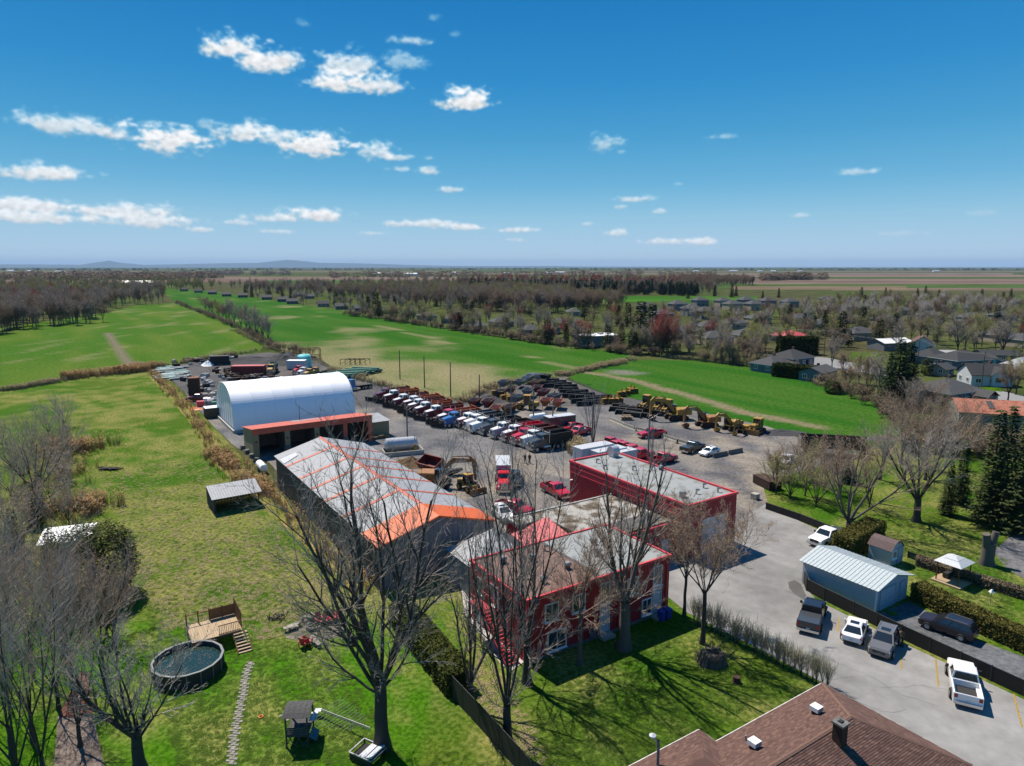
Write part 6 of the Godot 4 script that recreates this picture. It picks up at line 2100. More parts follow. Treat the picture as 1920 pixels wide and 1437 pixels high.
func spreader(label: String, mt: Material, at: Vector3, turn: float, group := "", legs := 0.9) -> Node3D:
	var t := thing("hopper_body", label, "hopper", at, turn, group)
	var m := MB.new()
	var L := 4.6
	for s in [-1.0, 1.0]:
		m.quad(Vector3(s * 0.35, legs, -L * 0.5), Vector3(s * 0.35, legs, L * 0.5), Vector3(s * 1.2, legs + 1.25, L * 0.5), Vector3(s * 1.2, legs + 1.25, -L * 0.5))
		m.box(Vector3(s * 1.2, legs + 1.3, 0), Vector3(0.14, 0.12, L))
	for z in [-L * 0.5, L * 0.5]:
		m.extrude(PackedVector2Array([Vector2(-0.35, legs), Vector2(0.35, legs), Vector2(1.2, legs + 1.25), Vector2(-1.2, legs + 1.25)]), z - 0.04, z + 0.04)
	m.box(Vector3(0, legs, 0), Vector3(0.8, 0.1, L))
	part(m, "hopper", mt, t)
	m = MB.new()
	for k in 4:
		m.box(Vector3(0, legs + 1.33, -L * 0.36 + k * L * 0.24), Vector3(2.4, 0.05, 0.07))
	part(m, "top_bars", M.galv, t)
	for z in [-L * 0.38, L * 0.38]:
		for s in [-0.6, 0.6]:
			m = MB.new()
			m.tube(Vector3(s, 0, z), Vector3(s * 1.1, legs + 0.5, z), 0.06, 0.06, 5)
			part(m, "leg", M.chassis, t)
	return t

func pusher(at: Vector3, turn: float) -> Node3D:
	var t := thing("snow_pusher", "black snow pusher blade in the rows beside the field", "snow plough", at, turn, "black snow pushers in rows")
	var m := MB.new()
	arm_beam(m, [Vector2(0.35, 0.05), Vector2(0.1, 0.35), Vector2(0.1, 0.75), Vector2(0.3, 1.1)], [0.06, 0.08, 0.08, 0.06], 4.2)
	part(m, "moldboard", M.plow_black, t)
	for s in [-2.1, 2.1]:
		m = MB.new()
		m.extrude(PackedVector2Array([Vector2(0, 0), Vector2(1.1, 0), Vector2(1.1, 0.5), Vector2(0.3, 1.15), Vector2(0, 1.15)]), -0.03, 0.03, Transform3D(Basis(Vector3(0, 0, 1), Vector3.UP, Vector3(-1, 0, 0)), Vector3(s, 0, 0)))
		part(m, "side_plate", M.plow_black, t)
	for k in 5:
		one_box("rib", M.box_grey, Vector3(-1.7 + k * 0.85, 0.6, -0.04), Vector3(0.08, 1.0, 0.16), t)
	one_box("top_rail", M.box_grey, Vector3(0, 1.14, 0.2), Vector3(4.2, 0.08, 0.14), t)
	return t

func pole(label: String, px: float, py: float, h: float, lamp: bool, mt: Material, tilt := 0.0):
	var t := thing("light_pole" if lamp else "utility_pole", label, "pole", G(px, py), 0.0, "" if lamp else "bare poles of the yard")
	var m := MB.new()
	m.tube(Vector3.ZERO, Vector3(tilt, h, 0), 0.17, 0.12, 9, true)
	part(m, "pole", mt, t)
	if lamp:
		m = MB.new()
		m.tube(Vector3(tilt, h - 0.6, 0), Vector3(tilt + 1.6, h + 0.4, 0), 0.04, 0.04, 5)
		part(m, "lamp_arm", M.galv, t)
		one_box("lamp_head", M.black_plastic, Vector3(tilt + 1.7, h + 0.4, 0), Vector3(0.6, 0.16, 0.3), t)
	return t

func cylinder_tank(called: String, label: String, at: Vector3, turn: float, r: float, L: float, mt: Material) -> Node3D:
	var t := thing(called, label, "tank", at, turn)
	var m := MB.new()
	var pr := [Vector2(0, -L * 0.5 - r * 0.4), Vector2(r * 0.6, -L * 0.5 - r * 0.3), Vector2(r, -L * 0.5)]
	var n := int(L / 0.6)
	for k in n:
		pr.append(Vector2(r, -L * 0.5 + L * (k + 0.5) / n - 0.02))
		pr.append(Vector2(r * 1.015, -L * 0.5 + L * (k + 0.5) / n))
		pr.append(Vector2(r, -L * 0.5 + L * (k + 0.5) / n + 0.02))
	pr.append_array([Vector2(r, L * 0.5), Vector2(r * 0.6, L * 0.5 + r * 0.3), Vector2(0, L * 0.5 + r * 0.4)])
	m.lathe(pr, 20, Transform3D(Basis(Vector3(0, 0, 1), -PI * 0.5), Vector3(0, r + 0.35, 0)))
	part(m, "shell", mt, t)
	for s in [-0.3, 0.3]:
		one_box("saddle", M.concrete, Vector3(s * L, 0.25, 0), Vector3(0.3, 0.5, r * 1.6), t)
	return t

func container(called: String, label: String, category: String, at: Vector3, turn: float, s: Vector3, mt: Material, top: Material, lift := 0.15, wheels := 0) -> Node3D:
	var t := thing(called, label, category, at, turn)
	for e in [[Vector3(-s.x * 0.5, 0, s.z * 0.5), Vector3(s.x * 0.5, 0, s.z * 0.5)], [Vector3(s.x * 0.5, 0, s.z * 0.5), Vector3(s.x * 0.5, 0, -s.z * 0.5)], [Vector3(s.x * 0.5, 0, -s.z * 0.5), Vector3(-s.x * 0.5, 0, -s.z * 0.5)], [Vector3(-s.x * 0.5, 0, -s.z * 0.5), Vector3(-s.x * 0.5, 0, s.z * 0.5)]]:
		var m := MB.new()
		siding(m, e[0], e[1], lift, lift + s.y, true, 0.4, 0.03)
		part(m, "side", mt, t)
	one_box("roof", top, Vector3(0, lift + s.y, 0), Vector3(s.x + 0.06, 0.1, s.z + 0.06), t)
	one_box("floor", M.chassis, Vector3(0, lift, 0), Vector3(s.x, 0.16, s.z), t)
	for k in wheels:
		for x in [-1.0, 1.0]:
			wheel(t, x * (s.x * 0.5 - 0.05), -s.z * 0.15 - k * 0.85, 0.38, 0.24)
	return t

func build_yard_items():
	var u := YARD
	var r := RandomNumberGenerator.new()
	r.seed = 55
	# poles
	for q in [[750, 712, 9.0], [796, 728, 9.2], [845, 745, 9.4], [899, 757, 7.4]]:
		pole("bare dark wooden pole at the edge of the dry field", q[0], q[1], q[2], false, M.wood_pole)
	for q in [[958, 785, 8.2, 0.0], [1000, 792, 7.2, 0.0], [1034, 808, 8.6, 0.6]]:
		pole("grey wooden pole standing among the parked trucks", q[0], q[1], q[2], false, M.grey_pole, q[3])
	pole("thin light pole with curved arm beside the silver tank", 764, 830, 7.0, true, M.grey_pole)
	pole("grey light pole with square lamp behind the red garage", 1215, 868, 8.4, true, M.grey_pole)
	pole("grey pole grown against the bare fan shaped tree", 1110, 850, 9.0, false, M.grey_pole).set_meta("group", "")
	# barriers
	var bar: Node3D = null
	for q in [[[1144, 785], [1170, 796]], [[1168, 796], [1193, 805]], [[1195, 804], [1225, 812]], [[1243, 817], [1272, 827]], [[1272, 827], [1300, 835]]]:
		var a := G(q[0][0], q[0][1] + 4)
		var b := G(q[1][0], q[1][1] + 4)
		bar = barrier("pale concrete barrier in the line across the yard", a, b, M.barrier, "line of pale concrete barriers")
	barrier("dark grey concrete barrier beside the white hatchback", G(1337, 859), G(1364, 854), M.dark_concrete, "grey barriers by the hatchback")
	barrier("dark grey concrete barrier beside the white hatchback", G(1366, 853), G(1392, 848), M.dark_concrete, "grey barriers by the hatchback")
	for q in [[1165, 797], [1190, 808], [1270, 832]]:
		var t := thing("traffic_cone", "black traffic cone against the concrete barriers", "cone", G(q[0], q[1]), 0.0, "black cones by the barriers")
		var m := MB.new()
		m.tube(Vector3(0, 0.05, 0), Vector3(0, 1.0, 0), 0.22, 0.05, 10, true)
		part(m, "cone", M.black_plastic, t)
		one_box("base", M.black_plastic, Vector3(0, 0.03, 0), Vector3(0.55, 0.06, 0.55), t)
	for k in 5:
		var t := thing("cable_reel", "small rusty reel in the pile behind the barriers", "reel", G(1168 + k * 3.5, 788 - (k % 2) * 3), 0.4 * k, "rusty reels behind the barriers")
		var m := MB.new()
		m.lathe([Vector2(0, 0), Vector2(0.6, 0), Vector2(0.6, 0.1), Vector2(0.3, 0.1), Vector2(0.3, 0.7), Vector2(0.6, 0.7), Vector2(0.6, 0.8), Vector2(0, 0.8)], 14)
		part(m, "drum", M.pallet, t)
	# silver tank on its plinth, fuel pump, pump shed bits
	cylinder_tank("fuel_tank", "large silver fuel tank in its concrete basin", G(752, 848) + Vector3(0, 0.15, 0), 0.35, 1.15, 5.4, M.tank)
	for q in [[[-3.4, 1.9], [3.6, 1.9]], [[-3.4, -1.9], [3.6, -1.9]], [[3.6, -1.9], [3.6, 1.9]], [[-3.4, -1.9], [-3.4, 1.9]]]:
		var o := G(754, 850)
		var b := Basis(Vector3.UP, 0.35)
		barrier_wall("basin_wall", "low concrete wall of the silver tank's basin", o + b * Vector3(q[0][0], 0, q[0][1]), o + b * Vector3(q[1][0], 0, q[1][1]))
	var fp := thing("fuel_pump", "slim fuel pump post at the end of the silver tank", "pump", G(778, 848), 0.3)
	one_box("cabinet", M.yellow, Vector3(0, 0.7, 0), Vector3(0.6, 1.4, 0.5), fp)
	var fm := MB.new()
	fm.tube(Vector3(0, 1.4, 0), Vector3(0, 3.2, 0), 0.06, 0.06, 6)
	part(fm, "mast", M.wood_pole, fp)
	cylinder_tank("gas_tank", "white gas cylinder lying between bays and long shed", G(491, 884), -1.0, 0.62, 3.4, M.white)
	cylinder_tank("gas_tank", "white gas cylinder on a trailer behind the dump trucks", G(1008, 790), u, 0.7, 3.6, M.white)
	# trailers
	container("cargo_trailer", "white box trailer behind the red garage", "trailer", G(1112, 868), u - PI * 0.5, Vector3(2.5, 2.6, 7.2), M.trailer_white, M.trailer_white, 0.6, 2)
	container("cargo_trailer", "white box trailer squeezed next to the first against the garage", "trailer", G(1140, 872), u - PI * 0.5, Vector3(2.4, 2.3, 6.4), M.trailer_white, M.trailer_white, 0.6, 2)
	container("cargo_trailer", "white box trailer with low roof next to the round ventilator", "trailer", G(1164, 873), u - PI * 0.5, Vector3(2.3, 2.1, 5.4), M.trailer_white, M.trailer_white, 0.6, 2)
	container("cargo_trailer", "dark grey box trailer with white roof behind the dump trucks", "trailer", G(1049, 806), u - PI * 0.5 - 0.1, Vector3(2.5, 2.5, 6.5), M.paint_dark_grey, M.trailer_white, 0.6, 2)
	var bt := thing("dump_trailer", "long black open topped trailer at the yard's right end", "trailer", G(1556, 852), 1.35)
	var bm := MB.new()
	body_box(bm, -5.2, 5.2, 1.2, 3.3, 1.3, 0.35)
	part(bm, "trailer_body", M.box_black, bt)
	for k in 6:
		one_box("top_bar", M.rust, Vector3(0, 3.36, -4.2 + k * 1.7), Vector3(2.5, 0.06, 0.08), bt)
	one_box("tail_panel", M.galv, Vector3(0, 2.2, -5.28), Vector3(2.3, 2.0, 0.06), bt)
	for s in [-1.0, 1.0]:
		for z in [-4.0, -2.8, -1.6]:
			wheel(bt, s * 1.1, z, 0.52, 0.5)
	container("steel_bin", "rusty steel bin beside the budding shrubs", "container", G(1438, 912), u - 0.3, Vector3(2.2, 1.2, 4.2), M.rust_dark, M.rust_dark)
	container("concrete_block", "small pale concrete block by the drive entrance", "block", G(1416, 936), u, Vector3(0.9, 0.8, 0.9), M.concrete, M.concrete, 0.02)
	container("shipping_container", "red shipping container amid the scrap behind the white hall", "container", G(467, 704), u - 0.5, Vector3(10.0, 3.0, 3.2), M.box_red, M.red_roof)
	container("site_cabin", "white site cabin beside the turquoise tank", "cabin", G(557, 692), u - 0.6, Vector3(6.0, 2.8, 3.0), M.trailer_white, M.white)
	cylinder_tank_up("round turquoise tank beside the site cabin", G(571, 688), 2.3, 4.2, M.cyan)
	container("scrap_hopper", "rusty hopper tower over the scrap by the reeds", "hopper", G(365, 741), 0.3, Vector3(2.6, 4.6, 2.6), M.rust_dark, M.rust)
	container("wooden_hut", "small wooden hut with white roof beside the white hall", "hut", G(400, 782), u, Vector3(3.6, 2.2, 3.0), M.old_wood, M.white)
	# long row of black snow pushers and coloured hopper bodies
	var ps: Node3D = null
	for q in [[1035, 717], [1048, 720], [1058, 724], [1068, 728], [1042, 724], [1052, 728], [1060, 733], [1024, 722], [1030, 727], [1070, 734], [1088, 738], [1062, 738], [1075, 741], [1100, 744], [1092, 748], [1080, 748], [1068, 746], [1110, 750], [1098, 754], [1085, 756], [1120, 752], [1108, 758], [1132, 748], [1096, 761]]:
		var p := G(q[0], q[1])
		var a := u - 0.35 + r.randf_range(-0.06, 0.06)
		if ps == null:
			ps = pusher(p, a)
		else:
			copy(ps, p, a)
	for q in [[1165, 764], [1178, 768], [1190, 773], [1160, 770], [1172, 776], [1200, 780], [1186, 780]]:
		copy(ps, G(q[0], q[1] + 2), u - 1.1 + r.randf_range(-0.1, 0.1), "black snow pusher lying before the yellow blowers", "black pushers by the yellow blowers")
	var hop := [[945, 728, "box_grey", "tilted grey hopper body with rusty side at the heap of hoppers", 1.3], [972, 755, "box_grey", "grey hopper body with open top before the other hoppers", 0.9], [990, 742, "box_grey", "grey hopper body behind the orange ones", 0.9], [1024, 762, "box_orange", "bright orange hopper body beside the black pushers", 0.9], [1046, 764, "box_orange", "orange hopper body at the end of the hoppers", 0.9], [1008, 736, "box_red", "dark red hopper body between grey hoppers", 0.9], [1040, 752, "box_grey", "grey hopper body above the bright orange one", 0.9], [975, 724, "box_grey", "pale grey hopper body at the back of the heap", 0.9], [990, 716, "galv", "silver hopper body at the far edge by the field", 0.9], [1005, 726, "rust", "rusty hopper body in the middle of the heap", 0.9], [960, 738, "rust", "rust red hopper body behind the tilted grey one", 0.9], [1020, 744, "box_red", "red hopper body next to the black pushers", 0.9], [940, 742, "box_black", "black hopper body beside the dark gravel heap", 0.6], [890, 757, "box_red", "dark red dump box lying by the reeds", 0.2], [916, 758, "box_red", "red steel dump box next to the dark gravel heap", 0.2], [930, 772, "box_orange", "orange rusted hopper above the brown soil heap", 0.3], [955, 770, "rust", "rusty hopper beside the yellow loader", 0.3]]
	for h in hop:
		spreader(h[3], M[h[2]], G(h[0], h[1] + 3), u - 0.9 + r.randf_range(-0.25, 0.25), "", h[4])
	for q in [["paint_silver", 1002, 712], ["box_black", 1018, 713]]:
		spreader("hopper body on the far edge of the heap, " + ("silver" if q[0] == "paint_silver" else "black"), M[q[0]], G(q[1], q[2] + 2), u + 0.3, "", 0.8)
	# yellow blower attachments
	for q in [[1142, 756], [1150, 757], [1158, 756], [1134, 757], [1163, 744], [1172, 742], [1180, 736], [1186, 738], [935, 744], [945, 750], [956, 752], [928, 741]]:
		var t := thing("snow_blower", "yellow snow blower attachment beside the field" if q[0] > 1100 else "yellow snow blower attachment among the hoppers", "snow blower", G(q[0], q[1]), r.randf() * 0.6, "yellow blowers beside the field" if q[0] > 1100 else "yellow blowers among the hoppers")
		var m := MB.new()
		m.box(Vector3(0, 0.75, 0), Vector3(2.4, 1.3, 0.1))
		for s in [-1.2, 1.2]:
			m.box(Vector3(s, 0.65, 0.5), Vector3(0.08, 1.3, 1.0))
		m.box(Vector3(0, 1.35, 0.35), Vector3(2.5, 0.1, 0.8))
		part(m, "housing", M.yellow, t)
		m = MB.new()
		m.tube(Vector3(-1.1, 0.6, 0.5), Vector3(1.1, 0.6, 0.5), 0.35, 0.35, 8, true)
		part(m, "auger", M.rust, t)
		m = MB.new()
		m.tube(Vector3(0.2, 1.2, 0), Vector3(0.35, 2.1, 0.3), 0.25, 0.2, 8)
		part(m, "chute", M.yellow, t)
	# heaps
	heap("gravel_heap", "dark grey gravel heap at the far end of the yard", 537, 681, 11.0, 8.0, 4.2, M.dark_gravel)
	heap("gravel_heap", "low dark gravel heap beside the dump boxes", 915, 752, 5.0, 4.0, 1.6, M.dark_gravel)
	heap("soil_heap", "brown soil heap spilling behind the white dump trucks", 922, 790, 6.0, 4.0, 2.6, M.soil)
	heap("gravel_heap", "wide dark gravel bank at the yard's back edge", 470, 679, 22.0, 6.0, 2.0, M.dark_gravel, 0.5)
	heap("rubble_heap", "pale rubble heap at the end of the right field", 1652, 824, 4.0, 1.6, 0.7, M.stone)
	heap("gravel_heap", "low gravel spill behind the bulldozer", 1460, 812, 6.0, 3.0, 0.8, M.dark_gravel)
	heap("mulch_heap", "heap of brown leaves and logs beside the tipped red body", 770, 872, 4.0, 2.6, 1.6, M.soil)
	# teal frames and pipes behind the hall
	for k in 22:
		var f := k / 21.0
		var p := G(622, 712).lerp(G(692, 697), f)
		var t := thing("teal_beam", "long teal steel beam in the stacks behind the white hall", "beam", p + Vector3(0, 0.15 + 0.3 * (k % 4), 0), u + 0.75 + 0.04 * (k % 3), "teal beams behind the white hall")
		var m := MB.new()
		m.box(Vector3(0, 0.55, 0), Vector3(0.9, 0.1, 9.5))
		m.box(Vector3(0, 0.25, 0), Vector3(0.12, 0.6, 9.5))
		m.box(Vector3(0, 0.0, 0), Vector3(0.7, 0.1, 9.5))
		part(m, "beam", M.teal, t)
	for k in 5:
		var t := thing("pipe_rack", "brown steel pipe rack standing behind the teal beams", "rack", G(648 + k * 9, 684), u + 0.1, "pipe frames behind the teal beams")
		var m := MB.new()
		m.tube(Vector3(-2, 0, 0), Vector3(-2, 2.0, 0), 0.1, 0.1, 5)
		m.tube(Vector3(2, 0, 0), Vector3(2, 2.0, 0), 0.1, 0.1, 5)
		m.tube(Vector3(-2, 2.0, 0), Vector3(2, 2.0, 0), 0.1, 0.1, 5)
		m.tube(Vector3(-2, 0.4, 0), Vector3(2, 1.9, 0), 0.07, 0.07, 5)
		part(m, "frame", M.rust_dark, t)
	# cage and rusty frames near the gravel heap
	var cg := thing("steel_cage", "open rusty steel cage beside the dark gravel heap", "cage", G(582, 675), 0.4)
	for x in [-3.5, 3.5]:
		for z in [-2.0, 2.0]:
			var m := MB.new()
			m.tube(Vector3(x, 0, z), Vector3(x, 4.2, z), 0.14, 0.14, 5)
			part(m, "upright", M.rust, cg)
	for z in [-2.0, 2.0]:
		for y in [1.6, 4.2]:
			one_box("rail", M.rust, Vector3(0, y, z), Vector3(7.2, 0.2, 0.2), cg)
	# stacked sheets and blocks at the left side of the yard
	for k in 26:
		var f := k / 25.0
		var p := G(305 + r.randf_range(0, 34), 690 + f * 22.0)
		var t := thing("plank_stack", "pale turquoise sheets stacked along the reeds", "sheets", p, u - PI * 0.5 + r.randf_range(-0.12, 0.12), "turquoise sheets along the reeds")
		for j in 3:
			one_box("sheet", M.teal_pale if (k + j) % 3 else M.galv, Vector3(r.randf_range(-0.2, 0.2), 0.12 + j * 0.2, 0), Vector3(1.1, 0.12, r.randf_range(4.5, 6.5)), t)
	var labs := [["grey concrete block in the piles along the reeds", "concrete"], ["dark steel box among the scrap behind the hall", "box_black"], ["pale grey block among the scrap behind the hall", "galv"], ["rusty steel scrap piece behind the white hall", "rust_dark"]]
	var zones := [[[330, 705], [395, 705], [412, 745], [395, 765], [350, 735]], [[318, 680], [420, 668], [450, 672], [330, 690]], [[392, 690], [450, 692], [470, 712], [420, 716]], [[420, 700], [520, 708], [500, 716], [430, 716]]]
	for z in zones.size():
		var nn: int = [52, 40, 46, 40][z]
		for p in px_points(zones[z], nn, r):
			var li := r.randi_range(0, 3)
			if z == 0 and r.randf() < 0.7:
				li = 0 if r.randf() < 0.6 else 2
			if z >= 2 and r.randf() < 0.5:
				li = 3
			var t := thing(["concrete_block", "steel_box", "pale_block", "scrap_piece"][li], labs[li][0], "scrap" if li == 3 else "block", p, r.randf() * TAU, ["concrete blocks along the reeds", "dark boxes in the scrap", "pale blocks in the scrap", "rusty scrap"][li])
			var w := r.randf_range(0.7, 2.4)
			var m := MB.new()
			var hh := r.randf_range(0.4, 1.3)
			m.cbox(Vector3(0, hh * 0.5, 0), Vector3(w, hh, r.randf_range(0.6, 1.4)), 0.06)
			if li == 3:
				for j in 3:
					m.tube(Vector3(r.randf_range(-0.8, 0.8), 0.1, r.randf_range(-0.8, 0.8)), Vector3(r.randf_range(-1.4, 1.4), r.randf_range(0.6, 1.8), r.randf_range(-1.4, 1.4)), 0.07, 0.07, 5)
			else:
				m.box(Vector3(w * 0.2, hh + 0.06, 0), Vector3(w * 0.5, 0.12, 0.5))
			part(m, "body", M[labs[li][1]], t)
	heap("white_bag", "heap of crumpled white sheeting in the back of the yard", 389, 686, 2.6, 2.0, 2.0, M.white)
	var bt2 := container("black_bin", "big black bin at the back edge of the yard", "container", G(412, 684), 0.3, Vector3(6.0, 3.0, 3.0), M.box_black, M.box_black)
	bt2.set_meta("category", "container")
	var tr := pickup("tractor_truck", "burgundy old tractor truck among the scrap by the reeds", M.paint_maroon, G(372, 752), u - 2.0)
	tr.set_meta("category", "truck")
	heap("orange_mesh", "heap of orange plastic mesh at the reeds", 367, 768, 1.6, 1.0, 0.8, M.plastic_orange)
	for q in [[388, 756, "white"], [395, 758, "galv"], [404, 763, "teal"], [376, 762, "plastic_red"]]:
		container("parts_bin", "%s parts bin beside the white hall's end" % {"white": "white", "galv": "grey", "teal": "green", "plastic_red": "red"}[q[2]], "bin", G(q[0], q[1]), 0.4, Vector3(1.6, 1.2, 1.4), M[q[2]], M[q[2]], 0.05)
	# tipped red body and attachments near the orange excavator
	var rb := thing("dump_box", "red tipped dump box next to the orange excavator", "dump box", G(812, 882), u + 0.3)
	var rm := MB.new()
	body_box(rm, -2.2, 2.2, 0.2, 1.5, 1.2, 0.1)
	var rbp := part(rm, "body", M.box_red, rb)
	rbp.rotation.z = 0.5
	rbp.position.y = 0.5
	for k in 3:
		var t := thing("digger_bucket", "muddy digger bucket lying beneath the orange excavator's arm", "bucket", G(848 + k * 6, 893 - k), u + 0.2 + k * 0.1, "buckets under the excavator arm")
		bucket(t, Vector2(0, 0.6), 1.1, 0.6, 0.4, M.chassis)
	container("green_tank_box", "blue green steel box beside the orange excavator", "container", G(838, 889), u, Vector3(1.6, 1.0, 1.2), M.cyan, M.galv, 0.05)
	for k in 5:
		var t := thing("stone_block", "grey rubble block between the bays and the white cylinder", "rubble", G(455 + k * 9, 842 + k * 8), r.randf() * 3.0, "rubble blocks beside the bays")
		var m := MB.new()
		m.box(Vector3(0, 0.35, 0), Vector3(1.2, 0.7, 0.9), Basis(Vector3(0.3, 1, 0.1).normalized(), 0.4), Vector2(0.7, 0.8))
		part(m, "stone", M.stone, t)
	# blue bins at the office corner
	for k in 2:
		var t := thing("wheelie_bin", "blue wheeled bin at the office's shaded end", "bin", W(Vector3(1.27, 0, -54.29), 15.2 + k * 0.85, 1.0), YARD, "blue bins by the office")
		var m := MB.new()
		m.box(Vector3(0, 0.5, 0), Vector3(0.5, 0.9, 0.55), Basis.IDENTITY, Vector2(1.15, 1.15))
		part(m, "bin", M.blue_bin, t)
		one_box("lid", M.blue_bin, Vector3(0, 1.0, 0), Vector3(0.62, 0.08, 0.68), t)
		for s in [-0.24, 0.24]:
			m = MB.new()
			m.tube(Vector3(s - 0.03, 0.1, -0.3), Vector3(s + 0.03, 0.1, -0.3), 0.1, 0.1, 8, true)
			part(m, "wheel", M.tyre, t)

func cylinder_tank_up(label: String, at: Vector3, r: float, h: float, mt: Material):
	var t := thing("round_tank", label, "tank", at)
	var m := MB.new()
	m.lathe([Vector2(r, 0), Vector2(r, h * 0.9), Vector2(r * 0.8, h), Vector2(0, h * 1.06)], 22)
	part(m, "shell", mt, t)
	m = MB.new()
	m.lathe([Vector2(0.4, h), Vector2(0.4, h * 1.1), Vector2(0, h * 1.1)], 12)
	part(m, "lid", M.white, t)

func barrier(label: String, a: Vector3, b: Vector3, mt: Material, group: String) -> Node3D:
	var d := b - a
	var t := thing("concrete_barrier", label, "barrier", (a + b) * 0.5, atan2(d.x, d.z), group)
	var m := MB.new()
	m.extrude(PackedVector2Array([Vector2(-0.3, 0), Vector2(0.3, 0), Vector2(0.28, 0.12), Vector2(0.12, 0.35), Vector2(0.09, 0.85), Vector2(-0.09, 0.85), Vector2(-0.12, 0.35), Vector2(-0.28, 0.12)]), -d.length() * 0.49, d.length() * 0.49)
	part(m, "block", mt, t)
	return t

func barrier_wall(called: String, label: String, a: Vector3, b: Vector3):
	var d := b - a
	var t := thing(called, label, "wall", (a + b) * 0.5, atan2(d.x, d.z), "basin walls of the tank")
	var m := MB.new()
	m.cbox(Vector3(0, 0.4, 0), Vector3(0.2, 0.8, d.length() - 0.22), 0.03)
	part(m, "wall", M.concrete, t)

# ------------------------------------------------------------------ gardens, fences and small things in front
func fence_line(called: String, label: String, line: Array, h: float, step: float, panel_m: Material, post_m: Material, th := 0.04):
	var w := []
	for q in line:
		w.append(G(q[0], q[1]))
	var t := thing(called, label, "fence", w[0])
	for k in w.size() - 1:
		var d: Vector3 = w[k + 1] - w[k]
		var n := maxi(1, int(round(d.length() / step)))
		var b := Basis(Vector3.UP, atan2(d.x, d.z))
		for i in n:
			var c: Vector3 = w[k].lerp(w[k + 1], (i + 0.5) / n) - w[0]
			var m := MB.new()
			m.box(c + Vector3(0, h * 0.5, 0), Vector3(th, h - 0.06, d.length() / n - 0.08), b)
			part(m, "panel", panel_m, t)
			m = MB.new()
			var p: Vector3 = w[k].lerp(w[k + 1], float(i) / n) - w[0]
			m.tube(p, p + Vector3(0, h + 0.08, 0), 0.045, 0.045, 6, true)
			part(m, "post", post_m, t)
		var rl := MB.new()
		rl.tube(w[k] - w[0] + Vector3(0, h, 0), w[k + 1] - w[0] + Vector3(0, h, 0), 0.03, 0.03, 5)
		part(rl, "top_rail", post_m, t)

func chair(label: String, at: Vector3, turn: float, mt: Material, group: String) -> Node3D:
	var t := thing("garden_chair", label, "chair", at, turn, group)
	for k in 5:
		one_box("back_slat", mt, Vector3(-0.24 + k * 0.12, 0.7, -0.3 - 0.0), Vector3(0.1, 0.85, 0.03), t, Basis(Vector3(1, 0, 0), -0.35))
	for k in 4:
		one_box("seat_slat", mt, Vector3(0, 0.36 - 0.03 * (3 - k), -0.2 + k * 0.14), Vector3(0.6, 0.03, 0.12), t)
	for s in [-0.34, 0.34]:
		one_box("arm", mt, Vector3(s, 0.56, 0.0), Vector3(0.12, 0.03, 0.75), t)
		for z in [-0.28, 0.3]:
			one_box("leg", mt, Vector3(s, 0.28, z), Vector3(0.08, 0.55, 0.05), t)
	return t

